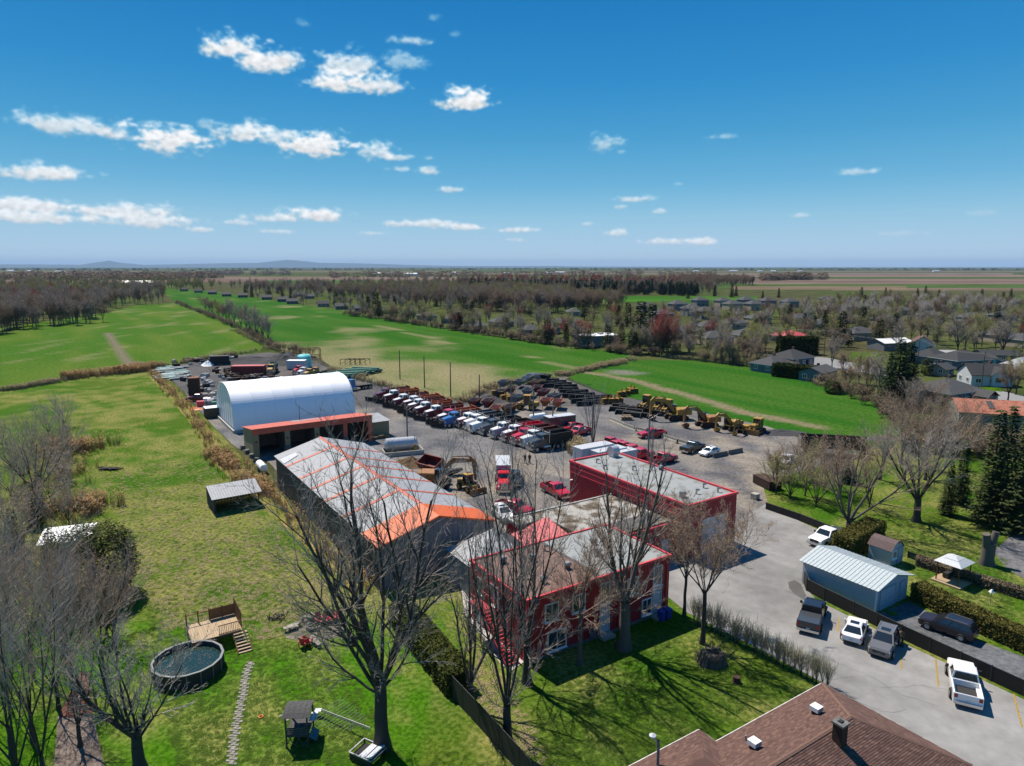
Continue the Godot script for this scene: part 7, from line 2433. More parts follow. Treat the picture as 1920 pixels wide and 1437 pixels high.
func build_garden():
	var r := RandomNumberGenerator.new()
	r.seed = 66
	# --- pool: twelve-sided wall, rim, liner, water, debris
	var pc := (G(288, 1237, 1.2) + G(415, 1232, 1.2)) * 0.5
	pc.y = 0.0
	var pool := thing("round_pool", "round above ground pool with dark water and floating leaves", "pool", pc)
	var R := 2.75
	var n := 16
	var m := MB.new()
	var w2 := MB.new()
	for k in n:
		var a0 := TAU * k / n
		var a1 := TAU * (k + 1) / n
		var d0 := Vector3(cos(a0), 0, sin(a0))
		var d1 := Vector3(cos(a1), 0, sin(a1))
		var pn := MB.new()
		pn.quad(d1 * R, d0 * R, d0 * R + Vector3(0, 1.2, 0), d1 * R + Vector3(0, 1.2, 0))
		pn.quad(d0 * (R - 0.04), d1 * (R - 0.04), d1 * (R - 0.04) + Vector3(0, 1.2, 0), d0 * (R - 0.04) + Vector3(0, 1.2, 0))
		part(pn, "wall_panel", M.pool_wall, pool)
		pn = MB.new()
		pn.tube(d0 * (R + 0.04), d0 * (R + 0.04) + Vector3(0, 1.2, 0), 0.05, 0.05, 6)
		part(pn, "wall_post", M.pool_rim, pool)
		var rm := MB.new()
		rm.quad(d0 * (R - 0.08) + Vector3(0, 1.24, 0), d1 * (R - 0.08) + Vector3(0, 1.24, 0), d1 * (R + 0.12) + Vector3(0, 1.24, 0), d0 * (R + 0.12) + Vector3(0, 1.24, 0))
		rm.quad(d0 * (R + 0.12) + Vector3(0, 1.24, 0), d1 * (R + 0.12) + Vector3(0, 1.24, 0), d1 * (R + 0.12) + Vector3(0, 1.18, 0), d0 * (R + 0.12) + Vector3(0, 1.18, 0))
		part(rm, "rim", M.pool_rim, pool)
		m.quad(d0 * (R - 0.06) + Vector3(0, 0.5, 0), d1 * (R - 0.06) + Vector3(0, 0.5, 0), d1 * (R - 0.06) + Vector3(0, 1.2, 0), d0 * (R - 0.06) + Vector3(0, 1.2, 0))
		w2.tri(Vector3(0, 0.82, 0), d1 * (R - 0.07) + Vector3(0, 0.82, 0), d0 * (R - 0.07) + Vector3(0, 0.82, 0))
	part(m, "liner", M.pool_liner, pool)
	part(w2, "water", M.water, pool)
	m = MB.new()
	for k in 900:
		var a := r.randf() * TAU
		var d := (R - 0.15) * sqrt(r.randf()) * (1.0 if n2.get_noise_2d(cos(a) * 40.0, sin(a) * 40.0 + k) > -0.2 else 0.8)
		var o := Vector3(cos(a) * d, 0.83, sin(a) * d)
		m.tri(o, o + Vector3(r.randf_range(-0.09, 0.09), 0, r.randf_range(-0.09, 0.09)), o + Vector3(r.randf_range(-0.09, 0.09), 0.005, r.randf_range(-0.09, 0.09)))
	var fl := part(m, "floating_leaves", M.debris, pool)
	fl.set_meta("kind", "stuff")
	# --- deck beside it
	var dA := G(349, 1176, 1.2)
	var dB := G(437, 1159, 1.2)
	var ax := (dB - dA)
	ax.y = 0
	var dturn := YARD
	var dk := thing("pool_deck", "wooden deck with brown privacy walls and stairs at the pool", "deck", Vector3(dA.x, 0, dA.z), dturn)
	var dw := ax.length() + 0.2
	var dd := 3.5
	for k in 22:
		one_box("deck_board", M.deck if k % 3 else M.deck_b, Vector3(dw * (k + 0.5) / 22.0, 1.2, 1.6), Vector3(dw / 22.0 - 0.012, 0.05, dd), dk)
	for x in [0.1, dw * 0.5, dw - 0.1]:
		for z in [0.0, 3.2]:
			one_box("post", M.deck_wall, Vector3(x, 0.6, z), Vector3(0.12, 1.2, 0.12), dk)
	one_box("skirt", M.deck_wall, Vector3(dw * 0.5, 1.08, 3.36), Vector3(dw, 0.22, 0.05), dk)
	# back wall: open rails on the left, solid boards on the right
	for k in 8:
		one_box("wall_board", M.deck_wall, Vector3(dw * 0.74, 1.32 + k * 0.13, -0.1), Vector3(dw * 0.52, 0.115, 0.03), dk)
	for x in [0.05, dw * 0.25, dw * 0.48, dw * 0.75]:
		one_box("wall_post", M.deck_wall, Vector3(x, 1.8, -0.14), Vector3(0.1, 1.2, 0.1), dk)
	one_box("rail", M.deck_wall, Vector3(dw * 0.24, 2.2, -0.1), Vector3(dw * 0.48, 0.06, 0.08), dk)
	for k in 17:
		one_box("wall_board", M.deck_wall, Vector3(dw + 0.02 + 0.02 * (k % 2), 2.05, -0.1 + k * 0.2), Vector3(0.03, 1.7, 0.17), dk)
	# railing beside the stairs
	for k in 12:
		one_box("baluster", M.deck_wall, Vector3(dw - 1.9 + k * 0.15, 1.65, 3.25), Vector3(0.035, 0.85, 0.035), dk)
	for e in [[Vector3(dw - 1.05, 2.1, 3.25), Vector3(1.9, 0.06, 0.09)], [Vector3(dw - 1.05, 1.3, 3.25), Vector3(1.9, 0.06, 0.05)]]:
		one_box("rail", M.deck_wall, e[0], e[1], dk)
	for k in 7:
		one_box("stair_tread", M.deck, Vector3(dw - 0.2, 1.05 - k * 0.165, 3.5 + k * 0.28), Vector3(1.2, 0.05, 0.28), dk)
	for s in [-0.6, 0.6]:
		var st := MB.new()
		st.tube(Vector3(dw - 0.2 + s, 1.1, 3.3), Vector3(dw - 0.2 + s, 0.05, 5.4), 0.07, 0.07, 4)
		part(st, "stringer", M.deck_wall, dk)
	# --- stepping stones: pavers laid two by two
	var sp := [[470, 1243], [462, 1262], [459, 1280], [456, 1300], [452, 1320], [448, 1340], [443, 1362], [439, 1385], [436, 1410], [433, 1437]]
	var pv := MB.new()
	pv.cbox(Vector3.ZERO, Vector3(0.3, 0.08, 0.2), 0.012)
	var pvm := pv.mesh()
	var walk := thing("paver_path", "zigzag path of pale concrete pavers across the lawn", "path", G(470, 1243))
	for k in sp.size() - 1:
		var a := G(sp[k][0], sp[k][1])
		var b := G(sp[k + 1][0], sp[k + 1][1])
		var cnt := maxi(2, int(a.distance_to(b) / 0.24))
		for i in cnt:
			var p := a.lerp(b, float(i) / cnt) - walk.position
			for s in 2:
				var o := part_mesh(pvm, "paver", M.paver if (i + s) % 3 else M.paver_b, walk)
				o.position = p + Vector3((s - 0.5) * 0.31 + (0.1 if i % 2 else -0.1), 0.0, (s - 0.5) * 0.05)
				o.rotation.y = r.randf_range(-0.08, 0.08)
	for q in [[527, 1343], [533, 1347], [538, 1351], [545, 1341], [540, 1338], [550, 1346]]:
		var o := thing("paver_slab", "loose pale paver in the grass beside the playhouse", "paver", G(q[0], q[1]), 0.5, "loose pavers by the playhouse")
		part_mesh(pvm, "paver", M.paver, o)
	# --- toy ring, playhouse, antenna, tipped frame
	var tr := thing("toy_ring", "small orange throwing ring lying on the lawn", "toy", G(489, 1345))
	m = MB.new()
	for k in 14:
		var a0 := TAU * k / 14.0
		var a1 := TAU * (k + 1) / 14.0
		m.tube(Vector3(cos(a0), 0.05, sin(a0)) * 0.16 + Vector3(0, 0.03, 0), Vector3(cos(a1), 0.05, sin(a1)) * 0.16 + Vector3(0, 0.03, 0), 0.045, 0.045, 5)
	part(m, "ring", M.plastic_orange, tr)
	var ph := thing("playhouse", "grey wooden playhouse with curved shingle roof on posts", "playhouse", G(563, 1385), 0.08)
	for x in [-0.75, 0.75]:
		for z in [-1.0, 0.9]:
			one_box("post", M.grey_wood, Vector3(x, 1.1, z), Vector3(0.1, 2.2, 0.1), ph)
	for k in 6:
		for j in 5:
			var a0 := -0.75 + 1.5 * k / 6.0
			var y := 2.15 + 0.45 * cos(a0 * 1.5)
			var c := Vector3(-0.76 + 0.38 * j, y, -1.1 + 2.2 * (k + 0.5) / 6.0)
			one_box("roof_shingle", M.grey_wood, c, Vector3(0.365, 0.04, 0.4), ph, Basis(Vector3(1, 0, 0), -0.42 + 0.84 * k / 5.0))
	one_box("platform", M.grey_wood, Vector3(0, 0.9, 0), Vector3(1.6, 0.08, 2.0), ph)
	for k in 4:
		one_box("side_board", M.grey_wood, Vector3(0, 1.02 + k * 0.16, 0.95), Vector3(1.5, 0.12, 0.04), ph)
	one_box("counter", M.trailer_white, Vector3(0.95, 1.45, -0.4), Vector3(0.5, 0.05, 1.0), ph)
	one_box("slide", M.paint_navy, Vector3(1.1, 0.6, 0.4), Vector3(0.6, 0.05, 1.2), ph, Basis(Vector3(0, 0, 1), -0.6))
	for k in 5:
		one_box("brace", M.grey_wood, Vector3(-0.6 + k * 0.3, 0.45, 1.0), Vector3(0.05, 0.95, 0.05), ph, Basis(Vector3(0, 0, 1), 0.5 if k % 2 else -0.5))
	var a0 := G(602, 1343) + Vector3(0, 0.5, 0)
	var a1 := G(695, 1388) + Vector3(0, 0.9, 0)
	var an := thing("antenna", "long comb shaped aerial on a lattice boom leaning over the lawn", "antenna", a0)
	var dv := a1 - a0
	for s in [-0.09, 0.09]:
		m = MB.new()
		m.tube(Vector3(0, s, 0), dv + Vector3(0, s, 0), 0.03, 0.03, 6)
		part(m, "boom", M.galv, an)
	m = MB.new()
	for k in 22:
		m.tube(dv * (k / 22.0) + Vector3(0, -0.09, 0), dv * ((k + 0.5) / 22.0) + Vector3(0, 0.09, 0), 0.015, 0.015, 4)
	part(m, "lattice", M.galv, an)
	var cross := Vector3(0.62, 0.05, -0.78)
	for k in 12:
		m = MB.new()
		var c := dv * (0.02 + 0.8 * k / 12.0)
		var L := lerpf(1.9, 0.8, k / 12.0)
		m.tube(c - cross * L, c + cross * L, 0.014, 0.014, 4)
		part(m, "element", M.galv, an)
	m = MB.new()
	m.tube(dv * 0.62, Vector3(dv.x * 0.62, -a0.y, dv.z * 0.62), 0.03, 0.03, 6)
	part(m, "prop", M.galv, an)
	one_box("end_plate", M.trailer_white, Vector3(-0.2, 0, 0), Vector3(0.5, 0.04, 0.4), an)
	var tb := thing("swing_bed", "dark framed swing bed with pale cushions beside the maple trunk", "garden seat", G(690, 1420), -0.5)
	for e in [[Vector3(0, 0.55, -0.8), Vector3(2.0, 0.08, 0.08)], [Vector3(0, 0.55, 0.8), Vector3(2.0, 0.08, 0.08)], [Vector3(-1.0, 0.55, 0), Vector3(0.08, 0.08, 1.6)], [Vector3(1.0, 0.55, 0), Vector3(0.08, 0.08, 1.6)]]:
		one_box("frame_bar", M.galv, e[0], e[1], tb)
	for x in [-0.95, 0.95]:
		for z in [-0.75, 0.75]:
			one_box("leg", M.post_black, Vector3(x, 0.27, z), Vector3(0.08, 0.54, 0.08), tb)
	for k in 2:
		one_box("cushion", M.trailer_white, Vector3(0.05 + k * 0.62, 0.5 + k * 0.14, 0), Vector3(0.56, 0.1, 1.45), tb, Basis(Vector3(0, 0, 1), 0.15 + 0.25 * k))
	one_box("side_panel", M.post_black, Vector3(0, 0.3, 0.79), Vector3(1.9, 0.5, 0.03), tb)
	one_box("base_panel", M.dark, Vector3(-0.5, 0.3, 0), Vector3(0.8, 0.04, 1.4), tb)
	# --- fire ring with chairs
	var fr := thing("fire_ring", "stone fire ring in the gravel patch", "fire pit", G(588, 1178))
	for k in 12:
		one_box("stone", M.dark_concrete, Vector3(cos(TAU * k / 12) * 0.6, 0.15, sin(TAU * k / 12) * 0.6), Vector3(0.3, 0.3, 0.2), fr, Basis(Vector3.UP, -TAU * k / 12 + PI * 0.5))
	var cr: Node3D = null
	for q in [[600, 1170, 0.8], [612, 1168, 0.4], [622, 1166, 0.2], [630, 1163, -0.6], [570, 1213, 2.7], [577, 1209, 3.0]]:
		if cr == null:
			cr = chair("red plastic garden chair beside the fire ring", G(q[0], q[1]), q[2], M.plastic_red, "red chairs round the fire ring")
		else:
			copy(cr, G(q[0], q[1]), q[2])
	var cw: Node3D = null
	for q in [[545, 1183, 0.5], [576, 1162, 0.9], [590, 1160, 1.1], [552, 1178, 0.7], [588, 1206, 2.2], [594, 1211, 2.3]]:
		if cw == null:
			cw = thing("white_bench", "white weathered bench beside the fire ring", "bench", G(q[0], q[1]), q[2], "white benches round the fire ring")
			for k in 3:
				one_box("seat_slat", M.barrier, Vector3(0, 0.4, -0.15 + k * 0.15), Vector3(1.3, 0.04, 0.12), cw)
			for s in [-0.5, 0.5]:
				one_box("leg", M.barrier, Vector3(s, 0.2, 0), Vector3(0.08, 0.4, 0.4), cw)
		else:
			copy(cw, G(q[0], q[1]), q[2])
	for k in 24:
		var p := G(521, 1160) + Vector3(r.randf_range(-0.7, 0.7), 0, r.randf_range(-0.5, 0.5))
		var o := thing("firewood_log", "split log in the heap near the fire ring", "log", p, 0.0, "logs in the firewood heap")
		m = MB.new()
		var d := Vector3(r.randf_range(-1, 1), r.randf_range(0.1, 0.7), r.randf_range(-1, 1)).normalized() * 0.5
		m.tube(Vector3(0, 0.08, 0) , Vector3(0, 0.1, 0) + d, 0.06, 0.05, 6, true)
		part(m, "log", M.old_wood if k % 2 else M.bark_pale, o)
	# --- dark solid fence panel beside the hedge, black fences of the car park, low dark wall
	fence_line("dark_fence", "solid dark green fence running on from the cedar hedge", [[838, 1297], [900, 1365], [975, 1450], [1030, 1520]], 1.9, 2.4, M.fence_dark, M.post_black, 0.06)
	fence_line("mesh_fence", "black mesh privacy fence round the car park", [[1505, 1088], [1512, 1108], [1545, 1126], [1600, 1153], [1690, 1198], [1800, 1250], [1920, 1306], [2200, 1440]], 1.35, 2.6, M.fence_black, M.post_black)
	fence_line("dark_wall", "low dark timber wall along the drive by the shrubs", [[1436, 955], [1500, 977], [1560, 1001]], 1.0, 2.4, M.fence_black, M.post_black, 0.12)
	fence_line("net_fence", "low green netting fence beside the gazebo lawn", [[1702, 1046], [1760, 1066], [1830, 1090], [1930, 1122]], 0.8, 2.0, M.green_net, M.post_black, 0.02)
	fence_line("dark_gate", "short dark board fence against the blue garage", [[1575, 1133], [1600, 1146], [1627, 1158]], 0.9, 1.4, M.fence_black, M.post_black)
	# --- garden shed, gazebo, stump, bird house
	var gs := thing("garden_shed", "small blue garden shed with mauve shingle roof", "shed", G(1680, 1058), YARD)
	m = MB.new()
	m.extrude(PackedVector2Array([Vector2(-1.3, 0), Vector2(1.3, 0), Vector2(1.3, 1.9), Vector2(0.7, 2.5), Vector2(-0.7, 2.5), Vector2(-1.3, 1.9)]), -2.6, 0.0)
	part(m, "wall", M.blue_wall, gs)
	for e in [[Vector3(-1.42, 1.85, 0.15), Vector3(-1.42, 1.85, -2.75), Vector3(-0.72, 2.6, -2.75), Vector3(-0.72, 2.6, 0.15)], [Vector3(-0.72, 2.6, 0.15), Vector3(-0.72, 2.6, -2.75), Vector3(0, 2.85, -2.75), Vector3(0, 2.85, 0.15)], [Vector3(0, 2.85, 0.15), Vector3(0, 2.85, -2.75), Vector3(0.72, 2.6, -2.75), Vector3(0.72, 2.6, 0.15)], [Vector3(0.72, 2.6, 0.15), Vector3(0.72, 2.6, -2.75), Vector3(1.42, 1.85, -2.75), Vector3(1.42, 1.85, 0.15)]]:
		m = MB.new()
		m.quad(e[0], e[3], e[2], e[1])
		part(m, "roof_slope", M.shingle_mauve, gs)
	window(gs, Vector3(-0.6, 0.9, 0.02), Vector3(1, 0, 0), Vector3(0, 0, 1), 0.7, 0.8, 1)
	panel_door(gs, "door", Vector3(0.6, 0.05, 0.02), Vector3(1, 0, 0), Vector3(0, 0, 1), 0.8, 1.8, 2, M.blue_wall)
	var gz := thing("gazebo", "small gazebo with pale two tier roof on a wooden platform", "gazebo", G(1786, 1090), YARD)
	one_box("platform", M.deck_b, Vector3(0, 0.08, 0), Vector3(3.4, 0.16, 3.0), gz)
	for x in [-1.3, 1.3]:
		for z in [-1.1, 1.1]:
			one_box("post", M.deck_wall, Vector3(x, 1.2, z), Vector3(0.1, 2.2, 0.1), gz)
	m = MB.new()
	m.box(Vector3(0, 2.5, 0), Vector3(3.2, 0.4, 2.8), Basis.IDENTITY, Vector2(0.55, 0.55))
	part(m, "roof", M.white_wall, gz)
	m = MB.new()
	m.box(Vector3(0, 2.85, 0), Vector3(1.7, 0.22, 1.4), Basis.IDENTITY, Vector2(0.3, 0.3))
	part(m, "top_roof", M.white_wall, gz)
	one_box("bench", M.post_black, Vector3(0.4, 0.5, -0.6), Vector3(1.5, 0.5, 0.6), gz)
	var tk := MB.new()
	tk.tube(Vector3(0, -0.1, 0), Vector3(0.02, 0.7, 0), 0.95, 0.68, 11)
	tk.tube(Vector3(0.02, 0.7, 0), Vector3(0.05, 2.6, 0), 0.68, 0.7, 11, true)
	tk.tube(Vector3(-0.22, 2.2, 0), Vector3(-0.5, 3.7, 0.1), 0.48, 0.42, 9, true)
	tk.tube(Vector3(0.3, 2.2, 0), Vector3(0.75, 3.9, -0.1), 0.42, 0.36, 9, true)
	var su := thing("tree_stump", "tall sawn forked trunk on the right lawn", "stump", G(1850, 1058))
	part(tk, "trunk", M.bark_pale, su)
	var bh := thing("bird_bath", "small white bird feeder on a post in the lawn", "bird feeder", G(1857, 1133))
	m = MB.new()
	m.tube(Vector3.ZERO, Vector3(0, 1.3, 0), 0.03, 0.03, 6)
	part(m, "post", M.galv, bh)
	m = MB.new()
	m.box(Vector3(0, 1.45, 0), Vector3(0.35, 0.25, 0.35), Basis.IDENTITY, Vector2(0.3, 0.3))
	part(m, "roof", M.white, bh)
	one_box("tray", M.white, Vector3(0, 1.28, 0), Vector3(0.4, 0.06, 0.4), bh)
	# big rooted stump and small stump on the front lawn
	var rs := thing("root_stump", "weathered root stump overgrown with dead stems on the lawn", "stump", G(1335, 1243))
	m = MB.new()
	for k in 34:
		var aa := TAU * k / 34.0
		var ro := r.randf_range(0.75, 1.05)
		var hh := r.randf_range(0.55, 1.25)
		m.tube(Vector3(cos(aa) * ro * 1.15, -0.05, sin(aa) * ro * 0.9), Vector3(cos(aa) * ro * 0.85, hh, sin(aa) * ro * 0.7), r.randf_range(0.16, 0.3), r.randf_range(0.06, 0.16), 6, true)
	m.lathe([Vector2(0.95, 0.0), Vector2(0.8, 0.7), Vector2(0, 0.62)], 11)
	for k in 260:
		var a := r.randf() * TAU
		var p := Vector3(cos(a) * r.randf_range(0.3, 1.5), r.randf_range(0.0, 0.8), sin(a) * r.randf_range(0.6, 1.1))
		m.tube(p, p + Vector3(r.randf_range(-0.4, 0.4), r.randf_range(0.3, 0.9), r.randf_range(-0.4, 0.4)), 0.022, 0.012, 4)
	part(m, "trunk", M.bark_pale, rs)
	var ss := thing("cut_stump", "small dark stump on the shaded front lawn", "stump", G(1381, 1279))
	m = MB.new()
	m.lathe([Vector2(0.42, -0.05), Vector2(0.33, 0.15), Vector2(0.3, 0.45), Vector2(0, 0.42)], 10)
	part(m, "trunk", M.rust_dark, ss)
	# street lamp at the lower edge, standing before the brown roof
	var lp := thing("street_lamp", "grey lamp on a pole with wires before the brown roof", "street lamp", G(1229, 1540), 0.0)
	m = MB.new()
	m.tube(Vector3.ZERO, Vector3(0, 5.6, 0), 0.11, 0.09, 9)
	part(m, "pole", M.grey_pole, lp)
	m = MB.new()
	m.tube(Vector3(0, 5.2, 0), Vector3(-0.3, 5.75, -0.1), 0.03, 0.03, 6)
	m.lathe([Vector2(0, 0), Vector2(0.2, 0.05), Vector2(0.22, 0.16), Vector2(0.0, 0.3)], 12, Transform3D(Basis.IDENTITY, Vector3(-0.35, 5.7, -0.1)))
	part(m, "lamp_head", M.trailer_white, lp)
	# white roofed shed on the left, lumber pile in the meadow
	var ls := thing("white_roof_shed", "low shed with bright white metal roof behind the broad cedar", "shed", G(75, 1052), 0.35)
	one_box("wall", M.old_wood, Vector3(2.6, 1.0, -1.6), Vector3(5.0, 2.0, 3.2), ls)
	m = MB.new()
	ribbed(m, Vector3(-0.2, 2.0, 0.3), Vector3(5.4, 2.0, 0.3), Vector3(5.4, 2.7, -3.6), Vector3(-0.2, 2.7, -3.6), 0.4)
	part(m, "roof", M.white, ls)
	for k in 14:
		var p := G(203, 881) + Vector3(r.randf_range(-1.6, 1.6), 0.05 + 0.04 * (k % 4), r.randf_range(-0.5, 0.5))
		var o := thing("lumber_log", "dark old timber in the pile on the meadow", "timber", p, r.randf_range(0.9, 1.9), "timbers of the meadow pile")
		one_box("timber", M.bark, Vector3(0, 0.12, 0), Vector3(0.18, 0.16, r.randf_range(1.6, 3.2)), o)

# ------------------------------------------------------------------ plants
func rv(r: RandomNumberGenerator) -> Vector3:
	return Vector3(r.randf_range(-1, 1), r.randf_range(-1, 1), r.randf_range(-1, 1))

# a branch and its branches. P: wob, up, kids, maxlvl, rt (thinnest wood that counts as limb), ang, ratio, buds, bud
func fv(r: RandomNumberGenerator) -> Vector3:      # leaves and buds lie mostly flat
	return Vector3(r.randf_range(-1, 1), r.randf_range(-0.35, 0.35), r.randf_range(-1, 1))

func limb(mt: MB, mw: MB, mbud: MB, p: Vector3, d: Vector3, length: float, rad: float, lvl: int, r: RandomNumberGenerator, P: Dictionary):
	var segs: int = P.get("segs", 5) if lvl == 0 else (4 if lvl == 1 else 3)
	var cur := p
	var dir := d
	var mx: int = P.maxlvl
	for i in segs:
		dir = (dir + rv(r) * P.wob + Vector3.UP * (P.up * (1.0 if lvl < 2 else 0.6))).normalized()
		var nxt := cur + dir * length / segs
		var ra := lerpf(rad, rad * 0.35, float(i) / segs)
		var rb := lerpf(rad, rad * 0.35, float(i + 1) / segs)
		var sides := 7 if ra > 0.15 else (5 if ra > 0.06 else 3)
		var mm := mt if ra > P.rt else mw
		if sides == 3:
			mm.twig(cur, nxt, ra, rb)
		else:
			mm.tube(cur, nxt, ra, rb, sides)
		if lvl < mx and (i > 0 or lvl > 0):
			var kids: int = P.kids[lvl]
			for k in kids:
				var ax := dir.cross(rv(r)).normalized()
				var cd := dir.rotated(ax, r.randf_range(P.ang * 0.6, P.ang * 1.35))
				var cl: float = length * r.randf_range(P.ratio * 0.75, P.ratio * 1.2) * (1.0 - 0.35 * i / segs)
				limb(mt, mw, mbud, nxt, cd, cl, maxf(rb * 0.6, P.rmin), lvl + 1, r, P)
		elif lvl >= mx and P.buds > 0:
			for k in int(P.buds):
				var o: Vector3 = nxt + rv(r) * P.bud * 1.3
				mbud.tri(o, o + fv(r) * P.bud, o + fv(r) * P.bud)
		cur = nxt

# multi-stemmed bare tree. stems: [[azimuth, lean, length, radius], ...] leave the trunk at fork_h
func bare_tree(sd: int, trunk_h: float, trunk_r: float, stems: Array, P: Dictionary, lean := Vector3.ZERO) -> Array:
	var r := RandomNumberGenerator.new()
	r.seed = sd
	var mt := MB.new()
	var mw := MB.new()
	var mb := MB.new()
	var cur := Vector3.ZERO
	var n := 4
	for i in n:
		var nx := Vector3(0, trunk_h * (i + 1) / n, 0) + lean * (float(i + 1) / n) + rv(r) * 0.04
		var ra := trunk_r * (1.45 if i == 0 else 1.0 - 0.05 * i)
		mt.tube(cur - Vector3(0, 0.1 if i == 0 else 0.0, 0), nx, ra, trunk_r * (1.0 - 0.05 * (i + 1)), 9)
		cur = nx
	for s in stems:
		var d := Vector3(sin(s[0]) * sin(s[1]), cos(s[1]), cos(s[0]) * sin(s[1]))
		limb(mt, mw, mb, cur - Vector3(0, r.randf_range(0.0, trunk_h * 0.18), 0), d, s[2], s[3] * 0.82, 0, r, P)
	return [mt, mw, mb]

func tree_thing(called: String, label: String, category: String, ms: Array, bark: Material, twig: Material, bud: Material, at: Vector3, turn := 0.0, group := "") -> Node3D:
	var t := thing(called, label, category, at, turn, group)
	part(ms[0], "trunk", bark, t)
	var c := part(ms[1], "crown", twig, t)
	if ms.size() > 2 and ms[2].v.size() > 0:
		part(ms[2], "buds", bud, c).set_meta("kind", "stuff")
	return t

func conifer(sd: int, H: float, R: float, droop: float, dens: float, leaf: float) -> Array:
	var r := RandomNumberGenerator.new()
	r.seed = sd
	var mt := MB.new()
	var mw := MB.new()
	mt.tube(Vector3(0, -0.1, 0), Vector3(0, H * 0.96, 0), R * 0.09, 0.03, 7)
	var y := H * 0.06
	while y < H * 0.985:
		var f := y / H
		var rad := R * pow(1.0 - f, 0.8) * r.randf_range(0.75, 1.12) + 0.12
		var n := int(5 + 7 * (1.0 - f) * dens)
		for k in n:
			var a := TAU * (k + r.randf()) / n
			var d := Vector3(sin(a), -droop * r.randf_range(0.5, 1.2), cos(a)).normalized()
			var L := rad * r.randf_range(0.7, 1.1)
			var p := Vector3(0, y + r.randf_range(-0.2, 0.2), 0)
			var sd2 := d.cross(Vector3.UP).normalized()
			var m := maxi(3, int(L / leaf * 1.6))
			for j in m:
				var u := 0.12 + 0.88 * (j + r.randf()) / m
				var q := p + d * (L * u) + Vector3(0, 0.22 * L * u * u * (1.0 if droop > 0.2 else 0.6), 0)
				var w := leaf * (1.25 - 0.6 * u)
				var s := 1.0 if j % 2 == 0 else -1.0
				var out := (sd2 * s * 0.8 + d * 0.7).normalized()
				mw.tri(q, q + out * w * 1.5 + Vector3(0, r.randf_range(-0.45, 0.1) * w, 0), q + d * w * 0.9 + Vector3(0, r.randf_range(-0.1, 0.25) * w, 0))
		y += H * 0.022 / maxf(dens, 0.4) * r.randf_range(0.8, 1.2) + 0.05
	return [mt, mw]

# leaves over a lumpy solid: p centre, s half sizes, pow 2 = ball, 6 = clipped block
func leaf_solid(m: MB, p: Vector3, s: Vector3, ex: float, n: int, leaf: float, r: RandomNumberGenerator, b := Basis.IDENTITY):
	for i in n:
		var d := rv(r)
		if d.length() < 0.05:
			continue
		var k := pow(pow(absf(d.x), ex) + pow(absf(d.y), ex) + pow(absf(d.z), ex), 1.0 / ex)
		var lump := 1.0 + 0.13 * n2.get_noise_3d(d.x / k * 12.0 + p.x, d.y / k * 12.0, d.z / k * 12.0 + p.z)
		var q := d / k * lump * r.randf_range(0.82, 1.04)
		var o := p + b * Vector3(q.x * s.x, q.y * s.y, q.z * s.z)
		if o.y < 0.03:
			continue
		m.tri(o, o + fv(r) * leaf, o + fv(r) * leaf)

func scatter(called: String, label: String, category: String, me: Mesh, mt: Material, pts: Array, r: RandomNumberGenerator, s0: float, s1: float) -> void:
	var mm := MultiMesh.new()
	mm.transform_format = MultiMesh.TRANSFORM_3D
	mm.mesh = me
	mm.instance_count = pts.size()
	for i in pts.size():
		var s := r.randf_range(s0, s1)
		mm.set_instance_transform(i, Transform3D(Basis(Vector3.UP, r.randf() * TAU).scaled(Vector3(s, s * r.randf_range(0.85, 1.15), s)), pts[i]))
	var o := MultiMeshInstance3D.new()
	o.multimesh = mm
	o.material_override = mt
	o.name = numbered(called)
	add_child(o)
	tag(o, label, category, "", "stuff")

func px_points(poly: Array, n: int, r: RandomNumberGenerator) -> Array:
	var pg := PackedVector2Array()
	for q in poly:
		pg.append(Vector2(q[0], q[1]))
	var lo := pg[0]
	var hi := pg[0]
	for q in pg:
		lo = lo.min(q)
		hi = hi.max(q)
	var out := []
	var tries := 0
	while out.size() < n and tries < n * 20:
		tries += 1
		var q := Vector2(r.randf_range(lo.x, hi.x), r.randf_range(lo.y, hi.y))
		if not Geometry2D.is_point_in_polygon(q, pg):
			continue
		var p := G(q.x, q.y)
		var ok := true
		for h in house_spots:
			if Vector2(p.x, p.z).distance_to(h[0]) < h[1]:
				ok = false
				break
		if ok:
			out.append(p)
	return out

func along(line: Array, width: float, n: int, r: RandomNumberGenerator) -> Array:
	var pts := []
	var tot := 0.0
	var w := []
	for q in line:
		w.append(G(q[0], q[1]))
	for k in w.size() - 1:
		tot += w[k].distance_to(w[k + 1])
	for i in n:
		var t := r.randf() * tot
		for k in w.size() - 1:
			var L: float = w[k].distance_to(w[k + 1])
			if t <= L:
				var d: Vector3 = (w[k + 1] - w[k]).normalized()
				var s: float = (r.randf() + r.randf() - 1.0) * width
				var q: Vector3 = w[k].lerp(w[k + 1], t / L) + d.cross(Vector3.UP) * s
				if n2.get_noise_2d(q.x * 0.8, q.z * 0.8) > -0.12 or r.randf() < 0.15:
					pts.append(q)
				break
			t -= L
	return pts

func ring_stems(n: int, lean0: float, lean1: float, l0: float, l1: float, rad: float, r: RandomNumberGenerator) -> Array:
	var o := []
	for k in n:
		o.append([TAU * (k + r.randf() * 0.7) / n, r.randf_range(lean0, lean1), r.randf_range(l0, l1), rad * r.randf_range(0.75, 1.1)])
	return o

